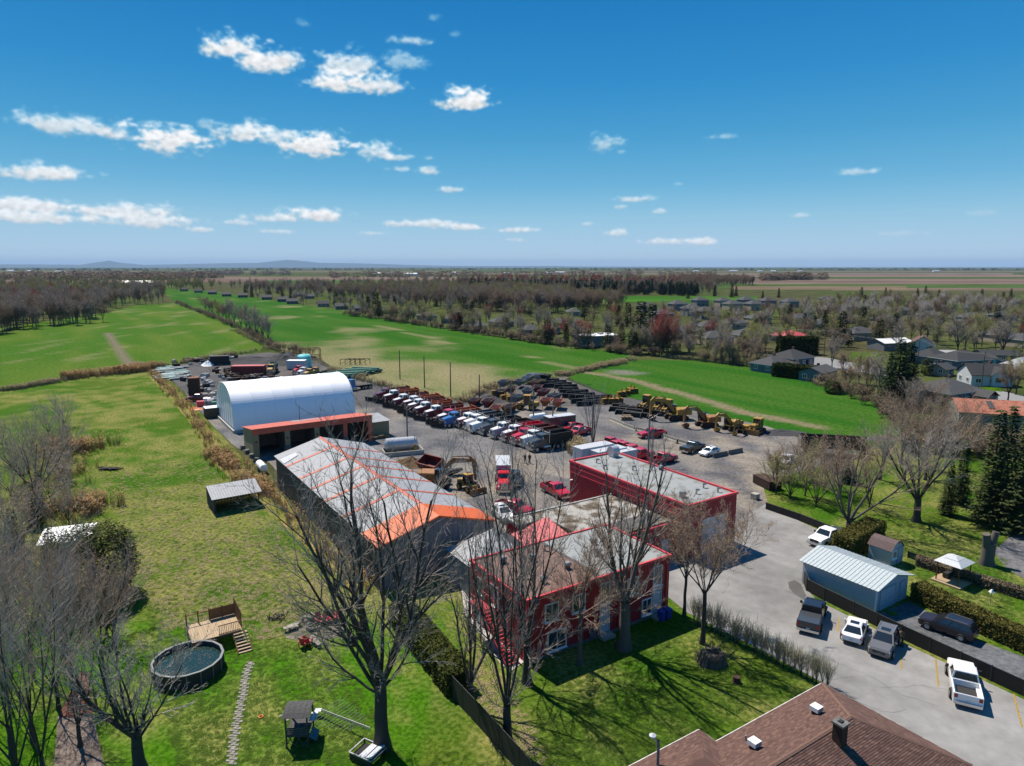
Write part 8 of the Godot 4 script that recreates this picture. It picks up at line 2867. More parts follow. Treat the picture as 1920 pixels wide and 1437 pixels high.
func build_vegetation():
	var r := RandomNumberGenerator.new()
	r.seed = 41
	var PH := {"wob": 0.17, "up": 0.07, "kids": [2, 2, 2, 1], "maxlvl": 3, "rt": 0.045, "ang": 0.6, "ratio": 0.42, "buds": 0, "bud": 0.05, "rmin": 0.013, "segs": 7}
	var PS := {"wob": 0.11, "up": 0.11, "kids": [2, 2, 2, 1], "maxlvl": 3, "rt": 0.04, "ang": 0.5, "ratio": 0.3, "buds": 0, "bud": 0.05, "rmin": 0.012, "segs": 7}
	# --- large trees in front
	tree_thing("maple_tree", "huge bare maple with forked dark trunk over the lying antenna", "tree", bare_tree(3, 5.0, 0.52, [[-1.4, 0.62, 11, 0.2], [-1.9, 0.42, 14, 0.25], [-0.7, 0.30, 14, 0.24], [0.2, 0.12, 17, 0.26], [1.0, 0.30, 15, 0.24], [1.7, 0.36, 14, 0.22], [2.6, 0.34, 13, 0.2], [-2.6, 0.5, 12, 0.2], [-1.5, 1.05, 7.5, 0.13], [1.9, 0.8, 8, 0.13], [0.6, 0.85, 7, 0.12]], PH), M.bark, M.twig, M.bud_grey, G(716, 1402))
	tree_thing("maple_tree", "tall bare tree with five upright stems beside the dark fence", "tree", bare_tree(7, 3.0, 0.34, ring_stems(6, 0.08, 0.26, 13, 17.5, 0.15, r) + ring_stems(5, 0.7, 1.2, 3.5, 5.5, 0.06, r), PS), M.bark, M.twig, M.bud_grey, G(951, 1392))
	tree_thing("maple_tree", "bare multi stemmed tree at the end of the cedar hedge", "tree", bare_tree(9, 1.6, 0.36, ring_stems(5, 0.12, 0.38, 9.5, 13, 0.15, r), PS), M.bark, M.twig, M.bud_grey, G(882, 1322))
	tree_thing("maple_tree", "tall bare tree against the office corner by the red stair", "tree", bare_tree(13, 3.2, 0.36, ring_stems(6, 0.06, 0.27, 12, 16.5, 0.15, r) + ring_stems(7, 0.9, 1.5, 4, 6, 0.06, r), PS), M.bark, M.twig, M.bud_grey, G(988, 1280))
	tree_thing("maple_tree", "slim bare tree before the office front windows", "tree", bare_tree(17, 5.0, 0.2, ring_stems(5, 0.1, 0.45, 6, 9, 0.09, r) + ring_stems(7, 0.9, 1.7, 3, 4.5, 0.05, r), PH), M.bark_pale, M.twig_brown, M.bud_brown, G(1087, 1246))
	tree_thing("maple_tree", "old pollarded tree with broken stub and upright shoots before the office", "tree", bare_tree(19, 4.6, 0.55, [[-1.2, 0.38, 13, 0.26], [-0.6, 0.3, 11, 0.18], [1.4, 0.3, 13, 0.26], [1.9, 0.2, 14, 0.2], [0.4, 0.14, 12, 0.16], [2.6, 0.5, 8, 0.14], [-2.4, 0.7, 6, 0.12], [1.6, 0.9, 5, 0.1]] + ring_stems(8, 0.9, 1.7, 3.5, 5.5, 0.06, r), PS), M.bark_pale, M.twig, M.bud_grey, G(1170, 1217))
	var PB := PH.duplicate()
	PB.buds = 1
	PB.bud = 0.09
	tree_thing("budding_tree", "budding tree with dark straight trunk by the bare hedge", "tree", bare_tree(23, 5.0, 0.22, ring_stems(8, 0.12, 0.8, 5, 8, 0.09, r), PB), M.bark, M.twig_brown, M.bud_brown, G(1317, 1207))
	tree_thing("budding_tree", "thin budding tree at the office's far corner", "tree", bare_tree(29, 4.6, 0.16, ring_stems(5, 0.12, 0.55, 4.5, 7, 0.08, r), PB), M.bark, M.twig_brown, M.bud_brown, G(1283, 1155))
	tree_thing("pollard_tree", "dark low forked tree with sawn stubs beside the garden path", "tree", bare_tree(31, 2.6, 0.42, [[-1.1, 0.75, 6.0, 0.28], [-0.6, 0.35, 7.0, 0.2], [1.0, 0.28, 2.4, 0.26], [0.7, 0.3, 6.5, 0.12], [1.7, 0.6, 6.5, 0.12], [-2.2, 0.7, 7.0, 0.14], [2.5, 0.5, 6, 0.1]], PH), M.bark, M.twig_grey, M.bud_grey, G(262, 1445))
	tree_thing("yard_tree", "bare fan shaped tree standing alone in the gravel yard", "tree", bare_tree(37, 1.6, 0.34, ring_stems(9, 0.08, 0.55, 8, 11.5, 0.1, r), {"wob": 0.07, "up": 0.09, "kids": [1, 1, 0], "maxlvl": 2, "rt": 0.04, "ang": 0.4, "ratio": 0.32, "buds": 0, "bud": 0.05, "rmin": 0.02}), M.bark, M.twig, M.bud_grey, G(1112, 848))
	# thicket at the left
	var th := [[22, 1420, 15.0], [62, 1390, 14.0], [40, 1500, 16.0], [110, 1330, 12.0], [10, 1300, 13.0], [85, 1480, 15.0], [60, 1260, 11.0], [135, 1275, 10.0], [200, 1290, 9.0], [20, 1200, 11.0], [90, 1190, 9.5], [215, 1215, 9.0], [-30, 1350, 14.0], [150, 1400, 10.0], [120, 1230, 10.0], [-15, 1240, 12.0]]
	for k in th.size():
		var hh: float = th[k][2]
		var ms := bare_tree(100 + k, hh * 0.16, 0.16, ring_stems(5, 0.08, 0.42, hh * 0.55, hh * 0.85, 0.09, r), {"wob": 0.12, "up": 0.08, "kids": [3, 3, 2], "maxlvl": 2, "rt": 0.035, "ang": 0.5, "ratio": 0.42, "buds": 1, "bud": 0.06, "rmin": 0.013} if k % 2 else {"wob": 0.12, "up": 0.08, "kids": [2, 2, 1, 1], "maxlvl": 3, "rt": 0.035, "ang": 0.5, "ratio": 0.42, "buds": 0, "bud": 0.05, "rmin": 0.012})
		tree_thing("thicket_tree", "bare grey tree in the thicket beside the pool garden", "tree", ms, M.bark, [M.twig_brown, M.twig_grey, M.twig_brown, M.twig][k % 4], M.bud_brown, G(th[k][0], th[k][1]), 0.0, "bare trees of the thicket")
	tree_thing("budding_tree", "wide bare tree with olive buds beside the meadow", "tree", bare_tree(201, 1.8, 0.3, ring_stems(8, 0.2, 0.7, 6, 9, 0.16, r), {"wob": 0.13, "up": 0.06, "kids": [2, 2, 1], "maxlvl": 3, "rt": 0.05, "ang": 0.55, "ratio": 0.5, "buds": 1, "bud": 0.12, "rmin": 0.014}), M.bark, M.twig, M.bud_olive, G(70, 945))
	for q in [[120, 800, "bud_grey"], [30, 870, "bud_olive"], [90, 815, "bud_grey"], [10, 990, "bud_brown"], [60, 840, "bud_olive"], [100, 862, "bud_brown"], [45, 905, "bud_brown"], [118, 905, "bud_brown"], [20, 930, "bud_olive"], [95, 940, "bud_grey"], [130, 850, "bud_brown"], [60, 985, "bud_brown"], [130, 985, "bud_brown"], [5, 840, "bud_grey"], [40, 1020, "bud_brown"], [10, 1050, "bud_brown"], [150, 1160, "bud_brown"], [100, 1170, "bud_brown"], [50, 1150, "bud_brown"], [200, 1190, "bud_brown"], [10, 1130, "bud_brown"]]:
		tree_thing("shrub", "twiggy budding shrub at the meadow's far edge", "shrub", bare_tree(int(q[0]) + 300, 0.5, 0.14, ring_stems(9, 0.15, 0.75, 3.5, 5.5, 0.07, r), {"wob": 0.15, "up": 0.06, "kids": [2, 2, 1], "maxlvl": 2, "rt": 0.04, "ang": 0.5, "ratio": 0.5, "buds": 2, "bud": 0.13, "rmin": 0.012}), M.bark, M.twig_grey, M[q[2]], G(q[0], q[1]), 0.0, "shrubs at the meadow edge")
	# big evergreen ball and small spruces on the left
	var m := MB.new()
	leaf_solid(m, Vector3(0, 3.6, 0), Vector3(3.9, 4.4, 3.9), 2.2, 9000, 0.34, r)
	leaf_solid(m, Vector3(0.3, 3.2, 0.2), Vector3(3.3, 3.8, 3.3), 2.2, 3000, 0.5, r)
	var eg := thing("cedar_tree", "broad dark green cedar beside the white roofed shed", "tree", G(182, 1120))
	var tk := MB.new()
	tk.tube(Vector3.ZERO, Vector3(0, 5, 0), 0.25, 0.1, 7)
	part(tk, "trunk", M.bark, eg)
	part(m, "crown", M.cedar_dark, eg).set_meta("kind", "stuff")
	var sp := conifer(51, 6.0, 1.5, 0.3, 0.9, 0.28)
	var s0 := tree_thing("small_spruce", "small dark spruce in the thicket beside the white roof", "tree", sp, M.bark, M.needle, M.needle, G(98, 1075), 0.0, "small spruces in the thicket")
	for q in [[65, 985], [30, 1040], [76, 960], [100, 1110]]:
		copy(s0, G(q[0], q[1]), r.randf() * TAU)
	# --- right side: big bare ash, leaning trees, conifers
	tree_thing("ash_tree", "large round crowned bare tree on the right lawn", "tree", bare_tree(61, 3.2, 0.5, ring_stems(11, 0.12, 0.72, 7, 10.5, 0.2, r), {"wob": 0.14, "up": 0.04, "kids": [2, 2, 2, 1], "maxlvl": 3, "rt": 0.06, "ang": 0.6, "ratio": 0.44, "buds": 1, "bud": 0.08, "rmin": 0.014}), M.bark, M.twig_grey, M.bud_brown, G(1718, 978))
	var PL := {"wob": 0.13, "up": 0.05, "kids": [2, 2, 1], "maxlvl": 3, "rt": 0.05, "ang": 0.55, "ratio": 0.46, "buds": 1, "bud": 0.12, "rmin": 0.013}
	tree_thing("budding_tree", "leaning multi trunked tree with brown buds above the clipped hedge", "tree", bare_tree(67, 1.2, 0.42, [[0.9, 0.5, 11, 0.24], [1.4, 0.75, 11, 0.2], [-0.3, 0.2, 10, 0.22], [-1.3, 0.4, 9, 0.2], [2.2, 0.35, 9, 0.18], [-2.0, 0.6, 8, 0.16]], PL), M.bark_pale, M.twig_brown, M.bud_brown, G(1590, 996))
	for q in [[1455, 925, 5.0, "bud_olive"], [1482, 935, 5.5, "bud_olive"], [1470, 905, 5.0, "bud_brown"], [1510, 930, 6.5, "bud_olive"], [1530, 950, 7.0, "bud_brown"], [1545, 920, 7.0, "bud_brown"], [1500, 900, 6.0, "bud_brown"], [1575, 930, 7.5, "bud_brown"], [1630, 955, 8.0, "bud_brown"], [1450, 895, 4.0, "bud_brown"]]:
		var hh: float = q[2]
		tree_thing("budding_shrub", "budding shrub behind the dark low wall by the drive", "shrub", bare_tree(int(q[0]), 0.5, 0.14, ring_stems(8, 0.1, 0.7, hh * 0.6, hh, 0.08, r), {"wob": 0.14, "up": 0.06, "kids": [2, 2, 1], "maxlvl": 2, "rt": 0.04, "ang": 0.5, "ratio": 0.45, "buds": 3, "bud": 0.13, "rmin": 0.012}), M.bark, M.twig_brown, M[q[3]], G(q[0], q[1]), 0.0, "budding shrubs by the drive")
	for q in [[1735, 900, 14.0], [1800, 880, 12.0], [1690, 870, 12.0], [1760, 850, 11.0], [1650, 900, 9.0]]:
		tree_thing("bare_tree", "bare brownish tree behind the right lawn", "tree", bare_tree(int(q[0]), 2.0, 0.25, ring_stems(7, 0.1, 0.7, q[2] * 0.5, q[2] * 0.75, 0.12, r), PL), M.bark, M.twig_brown, M.bud_brown, G(q[0], q[1]), 0.0, "bare trees behind the right lawn")
	var big := tree_thing("spruce_tree", "tall dense spruce at the right lawn", "tree", conifer(71, 16.0, 3.1, 0.32, 1.5, 0.55), M.bark, M.spruce, M.needle, G(1852, 985), 0.0, "tall spruces at the right lawn")
	for q in [[1905, 1000, 1.0], [1880, 955, 0.95], [1800, 945, 0.6], [1775, 965, 0.5], [1930, 960, 0.95]]:
		copy(big, G(q[0], q[1]), r.randf() * TAU).scale = Vector3.ONE * q[2]
	var ns := tree_thing("norway_spruce", "dark triple topped spruce by the village edge", "tree", conifer(73, 17.0, 5.2, 0.35, 1.6, 0.75), M.bark, M.needle, M.needle, G(1680, 765))
	for q in [[1700, 760, 0.95], [1665, 762, 0.8]]:
		copy(ns, G(q[0], q[1]), r.randf() * TAU, "dark spruce grown against the triple topped spruce", "spruces at the village edge").scale = Vector3.ONE * q[2]
	copy(ns, G(1765, 815), 1.0, "single spruce before the garage wing of the hip roofed house").scale = Vector3.ONE * 0.5
	var bl := tree_thing("blue_spruce", "young blue spruce beside the long black trailer", "tree", conifer(79, 5.5, 2.0, 0.1, 1.1, 0.36), M.bark, M.needle_blue, M.needle, G(1572, 885), 0.0, "young blue spruces")
	copy(bl, G(1590, 905), 2.0).scale = Vector3.ONE * 0.9
	copy(bl, G(1620, 850), 2.0).scale = Vector3.ONE * 0.6
	# --- hedges
	hedge("cedar_hedge", "tall cedar hedge leading from the shed to the dark fence", [[752, 1165], [862, 1300]], 2.0, 2.2, M.cedar, 15000, 0.22, r)
	hedge("clipped_hedge", "clipped block hedge behind the blue garage", [[1578, 1046], [1640, 1010]], 2.6, 2.4, M.hedge_gold, 9000, 0.2, r)
	hedge("clipped_hedge", "long clipped golden hedge along the blue gravel drive", [[1718, 1122], [1820, 1172], [1930, 1222]], 1.7, 1.7, M.hedge_gold, 14000, 0.2, r)
	hedge("cedar_hedge", "clipped cedar hedge at the field edge before the low blue house", [[1452, 705], [1520, 713]], 4.0, 4.0, M.cedar_dark, 3500, 0.5, r)
	hedge("cedar_hedge", "row of dark cedars behind the slate roofed bungalow", [[1460, 664], [1528, 664]], 6.5, 5.0, M.cedar_dark, 6000, 0.7, r)
	hedge("low_hedge", "low bare brush hedge with green netting beside the gazebo lawn", [[1720, 1058], [1800, 1085], [1930, 1125]], 1.0, 1.2, M.brush, 5000, 0.16, r)
	for q in [[1858, 640, 5.0, 4.0, "round dark cedar beside the village street"], [1737, 704, 5.5, 3.0, "pointed cedar beside the big spruce"], [1915, 690, 9.0, 6.0, "broad dark cedar at the village's right end"], [1560, 738, 3.5, 4.0, "round cedar shrub beside the low blue house"]]:
		m = MB.new()
		leaf_solid(m, Vector3(0, q[2] * 0.5, 0), Vector3(q[3] * 0.5, q[2] * 0.52, q[3] * 0.5), 2.2, 2200, 0.4, r)
		var c := thing("cedar_shrub", q[4], "shrub", G(q[0], q[1]))
		part(m, "foliage", M.cedar_dark, c).set_meta("kind", "stuff")
	# bare hedge of upright shoots beside the drive: each bush is a plant of its own
	for k in 46:
		var f := k / 45.0
		var p := G(1296, 1163).lerp(G(1553, 1293), f) + Vector3(r.randf_range(-0.25, 0.25), 0, r.randf_range(-0.25, 0.25))
		var ms := bare_tree(400 + k, 0.2, 0.07, ring_stems(11, 0.05, 0.45, 1.2, 2.1, 0.025, r), {"wob": 0.12, "up": 0.1, "kids": [2, 2], "maxlvl": 1, "rt": 0.02, "ang": 0.4, "ratio": 0.5, "buds": 2, "bud": 0.055, "rmin": 0.009})
		tree_thing("hedge_bush", "upright twiggy bush of the bare hedge beside the drive", "shrub", ms, M.bark, M.twig, M.bud_olive, p, 0.0, "bushes of the bare hedge")
	# --- reeds along the ditches, dry grass tufts
	var blade := MB.new()
	for k in 14:
		var a := r.randf() * TAU
		var b0 := Vector3(r.randf_range(-0.4, 0.4), 0, r.randf_range(-0.4, 0.4))
		var tip := b0 + Vector3(sin(a) * 0.3, r.randf_range(1.3, 2.1), cos(a) * 0.3)
		var sd := Vector3(cos(a), 0, -sin(a)) * 0.03
		blade.tri(b0 - sd, b0 + sd, tip)
		blade.tri(tip - Vector3(0, 0.2, 0) - sd * 2.6, tip - Vector3(0, 0.16, 0) + sd * 2.6, tip + Vector3(sin(a) * 0.3, 0.0, cos(a) * 0.3))
		var lf := b0.lerp(tip, 0.6)
		blade.tri(lf - sd, lf + sd, lf + Vector3(sin(a + 1.4) * 0.5, 0.05, cos(a + 1.4) * 0.5))
	var bm := blade.mesh()
	scatter("reeds", "tall rusty reeds along the ditch beside the yard and long shed", "reeds", bm, M.reed, along([[285, 700], [330, 745], [380, 805], [400, 845], [440, 880], [490, 920], [560, 985], [640, 1060], [690, 1110]], 2.0, 900, r) + along([[400, 850], [450, 890], [500, 930]], 3.0, 520, r), r, 0.3, 0.85)
	scatter("reeds", "thick belt of brown reeds between the left fields", "reeds", bm, M.reed, along([[120, 712], [200, 703], [275, 694], [290, 690]], 4.5, 1500, r), r, 0.6, 1.3)
	scatter("reeds", "pale dry grass along the field edges and ditches", "dry grass", bm, M.reed_pale, along([[0, 735], [120, 714]], 2.5, 500, r) + along([[290, 690], [420, 668], [520, 652]], 3.0, 900, r) + along([[620, 694], [760, 735], [860, 757], [930, 722], [1050, 705], [1190, 676]], 3.0, 2200, r) + along([[1050, 705], [1190, 674]], 3.0, 1200, r) + along([[1170, 664], [1450, 690], [1600, 745]], 2.0, 900, r) + along([[440, 620], [512, 655], [590, 672]], 3.0, 600, r), r, 0.4, 0.8)
	scatter("reeds", "rusty reeds round the shrubs at the meadow's edge", "reeds", bm, M.reed, along([[105, 845], [135, 835], [162, 848]], 9.0, 260, r) + along([[85, 985], [130, 962], [180, 940]], 5.5, 260, r) + along([[95, 850], [135, 920]], 7.0, 160, r), r, 0.35, 1.25)
	scatter("reeds", "tuft of tall dry grass behind the grey dump truck", "dry grass", bm, M.reed_pale, px_points([[1062, 838], [1085, 828], [1100, 842], [1068, 855]], 130, r), r, 0.6, 0.9)
	var tuft := MB.new()
	for k in 12:
		var a := r.randf() * TAU
		var b0 := Vector3(r.randf_range(-0.25, 0.25), 0, r.randf_range(-0.25, 0.25))
		var sd := Vector3(cos(a), 0, -sin(a)) * 0.02
		tuft.tri(b0 - sd * 1.6, b0 + sd * 1.6, b0 + Vector3(sin(a) * 0.26, r.randf_range(0.04, 0.12), cos(a) * 0.26))
	var tm := tuft.mesh()
	scatter("grass_tufts", "pale tufts of old grass over the meadow and lawns", "grass", tm, M.reed_pale, px_points([[170, 880], [380, 860], [480, 960], [640, 1110], [520, 1200], [300, 1180], [240, 1000]], 2600, r) + px_points([[870, 1180], [960, 1290], [1040, 1437], [960, 1437], [880, 1340]], 300, r), r, 0.5, 1.1)
	scatter("grass_tufts", "fresh green tufts over the meadow and lawns", "grass", tm, M.leaf_green, px_points([[130, 760], [370, 780], [480, 960], [760, 1437], [330, 1437], [240, 1000]], 5000, r) + px_points([[1000, 1290], [1250, 1180], [1480, 1290], [1200, 1437], [1020, 1437]], 1800, r) + px_points([[1650, 990], [1760, 960], [1900, 1060], [1900, 1190], [1720, 1090]], 1500, r), r, 0.4, 0.9)
	build_woods(r)

func hedge(called: String, label: String, line: Array, h: float, w: float, mt: Material, n: int, leaf: float, r: RandomNumberGenerator):
	var a := G(line[0][0], line[0][1])
	var t := thing(called, label, "hedge", a)
	var m := MB.new()
	var core := MB.new()
	for k in line.size() - 1:
		var p := G(line[k][0], line[k][1]) - a
		var q := G(line[k + 1][0], line[k + 1][1]) - a
		var d := (q - p)
		var b := Basis(Vector3.UP, atan2(d.x, d.z))
		var c := (p + q) * 0.5 + Vector3(0, h * 0.5, 0)
		# leaves: mostly on the faces of a lumpy block
		for i in n / (line.size() - 1):
			var z := r.randf_range(-0.5, 0.5) * d.length()
			var u := r.randf()
			var lump := 1.0 + 0.16 * n2.get_noise_2d(z * 7.0 + p.x, u * 9.0)
			var x := 0.0
			var y := 0.0
			if u < 0.62:
				x = (1.0 if r.randf() < 0.5 else -1.0) * w * 0.5 * lump * r.randf_range(0.86, 1.03)
				y = r.randf_range(-0.5, 0.5) * h
			else:
				x = r.randf_range(-0.5, 0.5) * w
				y = h * 0.5 * lump * r.randf_range(0.9, 1.05)
			if r.randf() < 0.12:
				z = (0.5 if r.randf() < 0.5 else -0.5) * d.length() * r.randf_range(0.97, 1.02)
				x = r.randf_range(-0.5, 0.5) * w
				y = r.randf_range(-0.5, 0.5) * h
			var o := c + b * Vector3(x, y, z)
			m.tri(o, o + fv(r) * leaf, o + fv(r) * leaf)
			m.tri(o, o + rv(r) * leaf, o + rv(r) * leaf)
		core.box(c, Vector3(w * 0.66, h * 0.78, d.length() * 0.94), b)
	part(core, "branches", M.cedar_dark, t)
	part(m, "foliage", mt, t).set_meta("kind", "stuff")

func build_woods(r: RandomNumberGenerator):
	# kinds of middle-distance trees
	var kinds := []
	var P := {"wob": 0.14, "up": 0.06, "kids": [2, 2, 1], "maxlvl": 2, "rt": 0.06, "ang": 0.55, "ratio": 0.46, "buds": 7, "bud": 0.2, "rmin": 0.018}
	var defs := [["bare_tree", "bud_grey", "twig_grey", "bare grey tree among the village houses"], ["bare_tree", "bud_brown", "twig_brown", "bare brownish tree among the village houses"], ["red_maple", "bud_red", "twig_brown", "maple with dark red buds among the village houses"], ["budding_tree", "bud_olive", "twig", "tree with olive green buds among the village houses"], ["budding_tree", "bud_yellow", "twig", "tree with bright yellow green leaves among the village houses"]]
	var shapes := []
	for k in 4:
		shapes.append(bare_tree(500 + k, 2.2, 0.22, ring_stems(7, 0.1, [0.5, 0.75, 0.35, 0.6][k], 5.0, 8.5, 0.13, r), P))
	var meshes := []
	for s in shapes:
		meshes.append([s[0].mesh(), s[1].mesh(), s[2].mesh()])
	for k in defs.size():
		for j in 2:
			var me = meshes[(k + j * 2) % 4]
			kinds.append([defs[k], me])
	var con := conifer(81, 13.0, 3.2, 0.3, 0.9, 0.9)
	var cmesh := [con[0].mesh(), con[1].mesh()]
	var pin := conifer(83, 14.0, 4.6, -0.25, 0.6, 1.1)
	var pmesh := [pin[0].mesh(), pin[1].mesh()]
	var place := [""]
	var put := func(kind: int, p: Vector3, s: float):
		var d
		var me
		if kind >= 10:
			me = cmesh if kind == 10 else pmesh
			var t := thing("spruce_tree" if kind == 10 else "pine_tree", ("dark spruce %s" if kind == 10 else "broad dark pine %s") % place[0], "tree", p, r.randf() * TAU, ("spruces %s" if kind == 10 else "pines %s") % place[0])
			part_mesh(me[0], "trunk", M.bark, t)
			part_mesh(me[1], "crown", M.needle if kind == 10 else M.spruce, t)
			t.scale = Vector3(s, s * r.randf_range(0.85, 1.15), s)
			return
		d = kinds[kind][0]
		me = kinds[kind][1]
		var t := thing(d[0], "%s %s" % [d[3].replace(" among the village houses", ""), place[0]], "tree", p, r.randf() * TAU, "%s trees %s" % [d[1].replace("bud_", ""), place[0]])
		part_mesh(me[0], "trunk", M.bark, t)
		var c := part_mesh(me[1], "crown", M[d[2]], t)
		part_mesh(me[2], "buds", M[d[1]], c).set_meta("kind", "stuff")
		t.scale = Vector3(s, s * r.randf_range(0.85, 1.15), s)
	var mix := [0, 1, 2, 3, 4, 1, 0, 6, 6, 7, 7, 3, 2, 6, 8, 7, 9, 10, 6, 11]
	# row of trees between the two left fields
	place[0] = "in the row between the two left fields"
	for q in [[385, 585, 3], [398, 592, 3], [410, 598, 5], [418, 600, 2], [430, 606, 1], [440, 612, 0], [452, 618, 1], [462, 622, 2], [470, 628, 0], [482, 634, 1], [494, 640, 0], [503, 646, 1], [392, 590, 7], [425, 606, 3]]:
		put.call(q[2], G(q[0], q[1]), r.randf_range(0.9, 1.25))
	# the village trees that show one by one
	place[0] = "along the village edge of the big field"
	for p in along([[640, 592], [760, 607], [860, 622], [1010, 645], [1170, 664]], 5.0, 110, r):
		put.call(mix[r.randi_range(0, mix.size() - 1)], p + Vector3(3, 0, -6), r.randf_range(0.45, 0.95))
	place[0] = "before the cedars at the right field's edge"
	for p in px_points([[1190, 664], [1210, 655], [1300, 660], [1430, 682], [1430, 692], [1300, 676]], 26, r):
		put.call([2, 3, 0, 7, 6, 1, 8][r.randi_range(0, 6)], p, r.randf_range(0.55, 1.0))
	place[0] = "standing among the inner village gardens"
	for p in px_points([[640, 585], [860, 612], [1010, 636], [1170, 655], [1430, 672], [1430, 610], [1180, 585], [640, 565]], 125, r):
		put.call(mix[r.randi_range(0, mix.size() - 1)], p, r.randf_range(0.5, 1.0))
	place[0] = "beyond the slate roofed houses"
	for p in px_points([[1400, 620], [1920, 600], [1990, 640], [1800, 668], [1600, 655], [1420, 668]], 100, r):
		put.call(mix[r.randi_range(0, mix.size() - 1)], p, r.randf_range(0.55, 1.05))
	place[0] = "grown large between field and houses"
	for q in [[1236, 668, 4, 1.2], [1252, 668, 5, 1.25], [1244, 660, 4, 1.3], [1268, 672, 3, 0.7], [1216, 665, 0, 0.9], [1410, 660, 8, 1.1], [1395, 680, 3, 0.9], [1420, 690, 3, 0.8], [1560, 690, 1, 0.8], [1590, 735, 3, 0.85], [1625, 745, 3, 1.0], [1645, 755, 1, 0.9], [1610, 720, 7, 0.8], [1580, 700, 2, 0.7], [1715, 785, 1, 0.8], [1735, 780, 3, 0.7], [1680, 660, 0, 1.1], [1795, 668, 0, 1.3], [1880, 670, 0, 1.35], [1905, 740, 8, 1.0], [1890, 755, 3, 0.9], [1925, 750, 8, 1.0], [1560, 672, 2, 0.7], [1140, 640, 3, 0.7], [1100, 645, 4, 0.8], [1060, 640, 5, 0.8], [1085, 640, 4, 0.8], [1335, 640, 4, 0.9], [1040, 632, 8, 0.8], [945, 622, 3, 0.7]]:
		put.call(int(q[2]), G(q[0], q[1]), q[3])
	place[0] = "rising above the bare village trees"
	for q in [[705, 590, 11, 1.25], [690, 586, 11, 0.9], [870, 590, 11, 1.0], [885, 592, 10, 0.9], [1200, 655, 11, 1.35], [1222, 648, 11, 1.2], [1190, 664, 10, 0.75], [1165, 652, 10, 0.8], [1185, 655, 10, 0.9], [1545, 630, 10, 1.0], [1570, 640, 10, 0.8], [1160, 610, 10, 0.9], [1140, 605, 11, 0.8], [1480, 610, 10, 1.0], [1620, 585, 10, 0.9], [530, 565, 10, 0.9], [505, 560, 11, 1.0], [460, 556, 10, 1.1], [472, 558, 10, 1.0], [545, 560, 10, 1.0], [575, 556, 10, 0.9], [630, 558, 11, 0.8], [380, 545, 10, 0.8], [1290, 560, 10, 0.9], [1340, 556, 10, 1.0], [1380, 556, 10, 1.0], [1372, 558, 10, 1.1], [1430, 560, 10, 0.7], [1460, 558, 10, 0.8], [1615, 558, 10, 1.0], [1660, 558, 10, 0.8], [1720, 558, 10, 0.9], [1735, 556, 10, 0.9], [1760, 560, 10, 0.8], [1840, 566, 10, 0.9], [1880, 570, 10, 1.0], [1895, 562, 10, 0.9]]:
		put.call(int(q[2]), G(q[0], q[1]), q[3])
	place[0] = "by the small houses past the big field"
	for p in px_points([[420, 552], [560, 548], [760, 575], [760, 596], [640, 580], [500, 565]], 40, r):
		put.call([0, 1, 1, 3, 10, 0][r.randi_range(0, 5)], p, r.randf_range(0.6, 1.0))
	# masses of trees that read as one wood
	var one := func(s: Array) -> Mesh:       # trunk and twigs in one mesh
		var o := MB.new()
		o.v = s[0].v + s[1].v + s[2].v
		o.n = s[0].n + s[1].n + s[2].n
		return o.mesh()
	var w0: Mesh = one.call(shapes[2])
	var w1: Mesh = one.call(shapes[0])
	var left := [[-350, 640], [-100, 640], [0, 632], [30, 619], [100, 614], [195, 606], [200, 580], [250, 574], [310, 572], [312, 560], [290, 540], [-350, 540]]
	scatter("woods", "bare grey wood bordering the left fields", "woods", w0, M.bud_grey, px_points(left, 560, r), r, 0.9, 1.3)
	scatter("woods", "brownish trees mixed into the left wood", "woods", w0, M.bud_brown, px_points(left, 420, r), r, 0.85, 1.25)
	scatter("woods", "reddish maples mixed into the left wood", "woods", w1, M.bud_red, px_points([[-350, 600], [-100, 590], [100, 580], [200, 560], [200, 535], [-350, 535]], 160, r), r, 0.9, 1.2)
	scatter("woods", "light green young trees at the top of the left wood", "woods", w1, M.bud_olive, px_points([[-300, 570], [0, 568], [200, 560], [330, 548], [420, 540], [400, 528], [0, 530], [-300, 532]], 700, r), r, 0.85, 1.25)
	var mid := [[440, 548], [640, 560], [760, 575], [1000, 590], [1180, 585], [1030, 560], [1040, 553], [1340, 553], [1345, 540], [1280, 530], [900, 527], [640, 535], [430, 538]]
	scatter("woods", "grey bare wood beyond the village", "woods", w1, M.bud_grey, px_points(mid, 480, r), r, 0.9, 1.3)
	scatter("woods", "brown bare wood beyond the village", "woods", w0, M.bud_brown, px_points(mid, 600, r), r, 0.9, 1.3)
	scatter("woods", "dark red maple wood on the far side of the village", "woods", w1, M.bud_red, px_points([[860, 534], [1330, 540], [1340, 526], [900, 522]], 260, r), r, 0.9, 1.3)
	scatter("woods", "yellow green young trees in the wood beyond the village", "woods", w1, M.bud_olive, px_points([[640, 556], [900, 570], [1180, 580], [1000, 545], [640, 545]], 560, r), r, 0.8, 1.2)
	scatter("woods", "dark spruce plantation beyond the village", "woods", cmesh[1], M.needle, px_points([[855, 548], [980, 548], [1100, 552], [1310, 556], [1310, 545], [1000, 538], [860, 538]], 420, r), r, 0.9, 1.3)
	scatter("woods", "brown bare trees filling the right of the village", "woods", w1, M.bud_brown, px_points([[1180, 600], [1430, 615], [1920, 596], [2100, 600], [2100, 568], [1560, 566], [1500, 590], [1300, 600]], 150, r), r, 0.6, 1.0)
	scatter("woods", "olive budding trees filling the right of the village", "woods", w1, M.bud_olive, px_points([[1180, 600], [1430, 615], [1920, 596], [2100, 600], [2100, 568], [1560, 566], [1500, 590], [1300, 600]], 120, r), r, 0.5, 0.9)
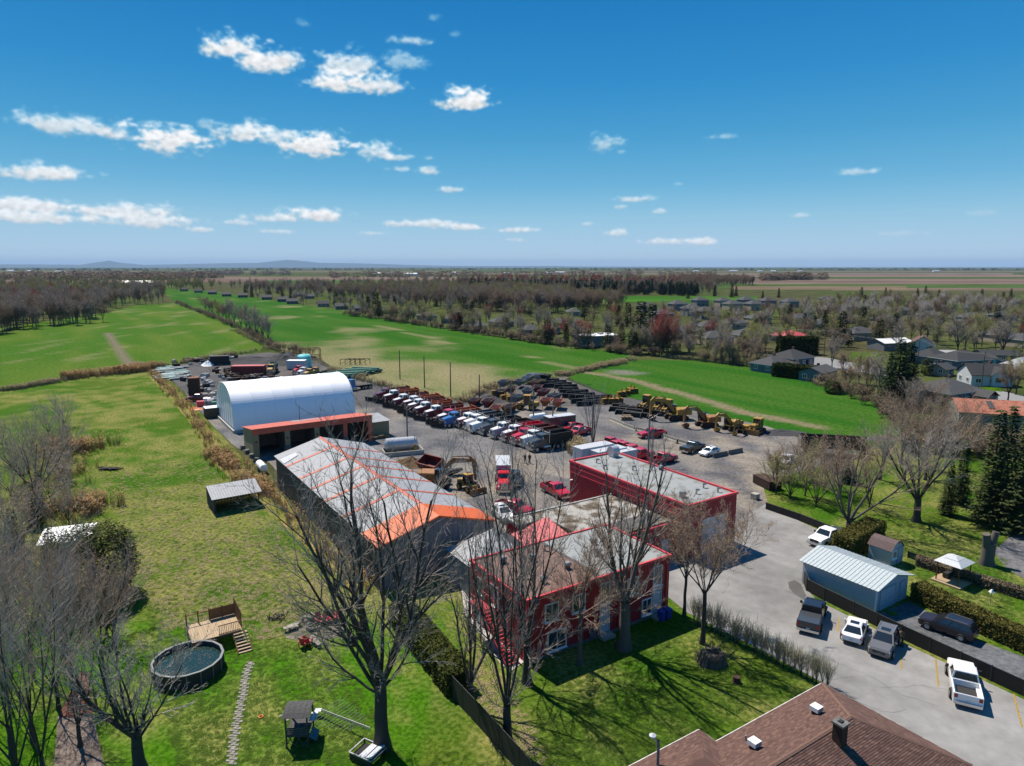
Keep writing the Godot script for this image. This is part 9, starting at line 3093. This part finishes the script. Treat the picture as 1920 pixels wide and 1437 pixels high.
	scatter("woods", "grey bare trees filling the right of the village", "woods", w0, M.twig_grey, px_points([[1180, 600], [1430, 615], [1920, 596], [2100, 600], [2100, 568], [1560, 566], [1500, 590], [1300, 600]], 110, r), r, 0.6, 1.0)
	scatter("woods", "bare wood in the fields at the right", "woods", w0, M.bud_brown, px_points([[1270, 538], [1415, 537], [1400, 527], [1275, 524]], 260, r), r, 1.0, 1.4)
	# tree lines toward the horizon
	var lump := MB.new()
	leaf_solid(lump, Vector3(0, 8, 0), Vector3(14, 8, 9), 2.5, 260, 4.0, r)
	var lm := lump.mesh()
	for q in [["far belts of bare trees below the hills", "bud_grey", [[130, 520], [430, 518], [430, 514], [130, 515]], 90], ["far belts of brown trees on the plain", "bud_brown", [[-400, 528], [330, 526], [430, 521], [330, 516], [-400, 519]], 260], ["dark tree line on the left horizon", "needle", [[-600, 508], [900, 507], [900, 503.2], [-600, 503.6]], 420], ["dark tree line on the right horizon", "needle", [[900, 507], [2600, 507.5], [2600, 503.6], [900, 503.2]], 480], ["far wood patches in the middle distance", "bud_grey", [[310, 517], [380, 517], [550, 517], [540, 513], [410, 513]], 60], ["thin hedgerows on the right plain", "brush", [[1430, 527], [1560, 525], [1560, 524], [1430, 525]], 40], ["far wood patches on the plain behind the village", "brush", [[620, 522], [1350, 520], [1350, 514], [620, 515]], 130]]:
		scatter("woods", q[0], "woods", lm, M[q[1]], px_points(q[2], q[3], r), r, 0.7, 1.3)
	# undergrowth along the village edge
	var sh := bare_tree(601, 0.2, 0.08, ring_stems(9, 0.2, 0.9, 1.8, 3.0, 0.04, r), {"wob": 0.15, "up": 0.05, "kids": [2, 2], "maxlvl": 1, "rt": 0.02, "ang": 0.5, "ratio": 0.5, "buds": 3, "bud": 0.22, "rmin": 0.015})
	scatter("brush", "bare brush along the edge of the village fields", "brush", one.call(sh), M.brush, along([[640, 590], [860, 621], [1010, 644], [1170, 664], [1300, 674], [1450, 692], [1560, 722], [1650, 765], [1690, 800]], 3.0, 420, r) + along([[330, 570], [400, 597], [470, 628], [512, 654], [600, 672]], 2.0, 200, r) + px_points([[1690, 800], [1800, 812], [1920, 830], [1920, 870], [1700, 850]], 120, r), r, 0.7, 1.4)
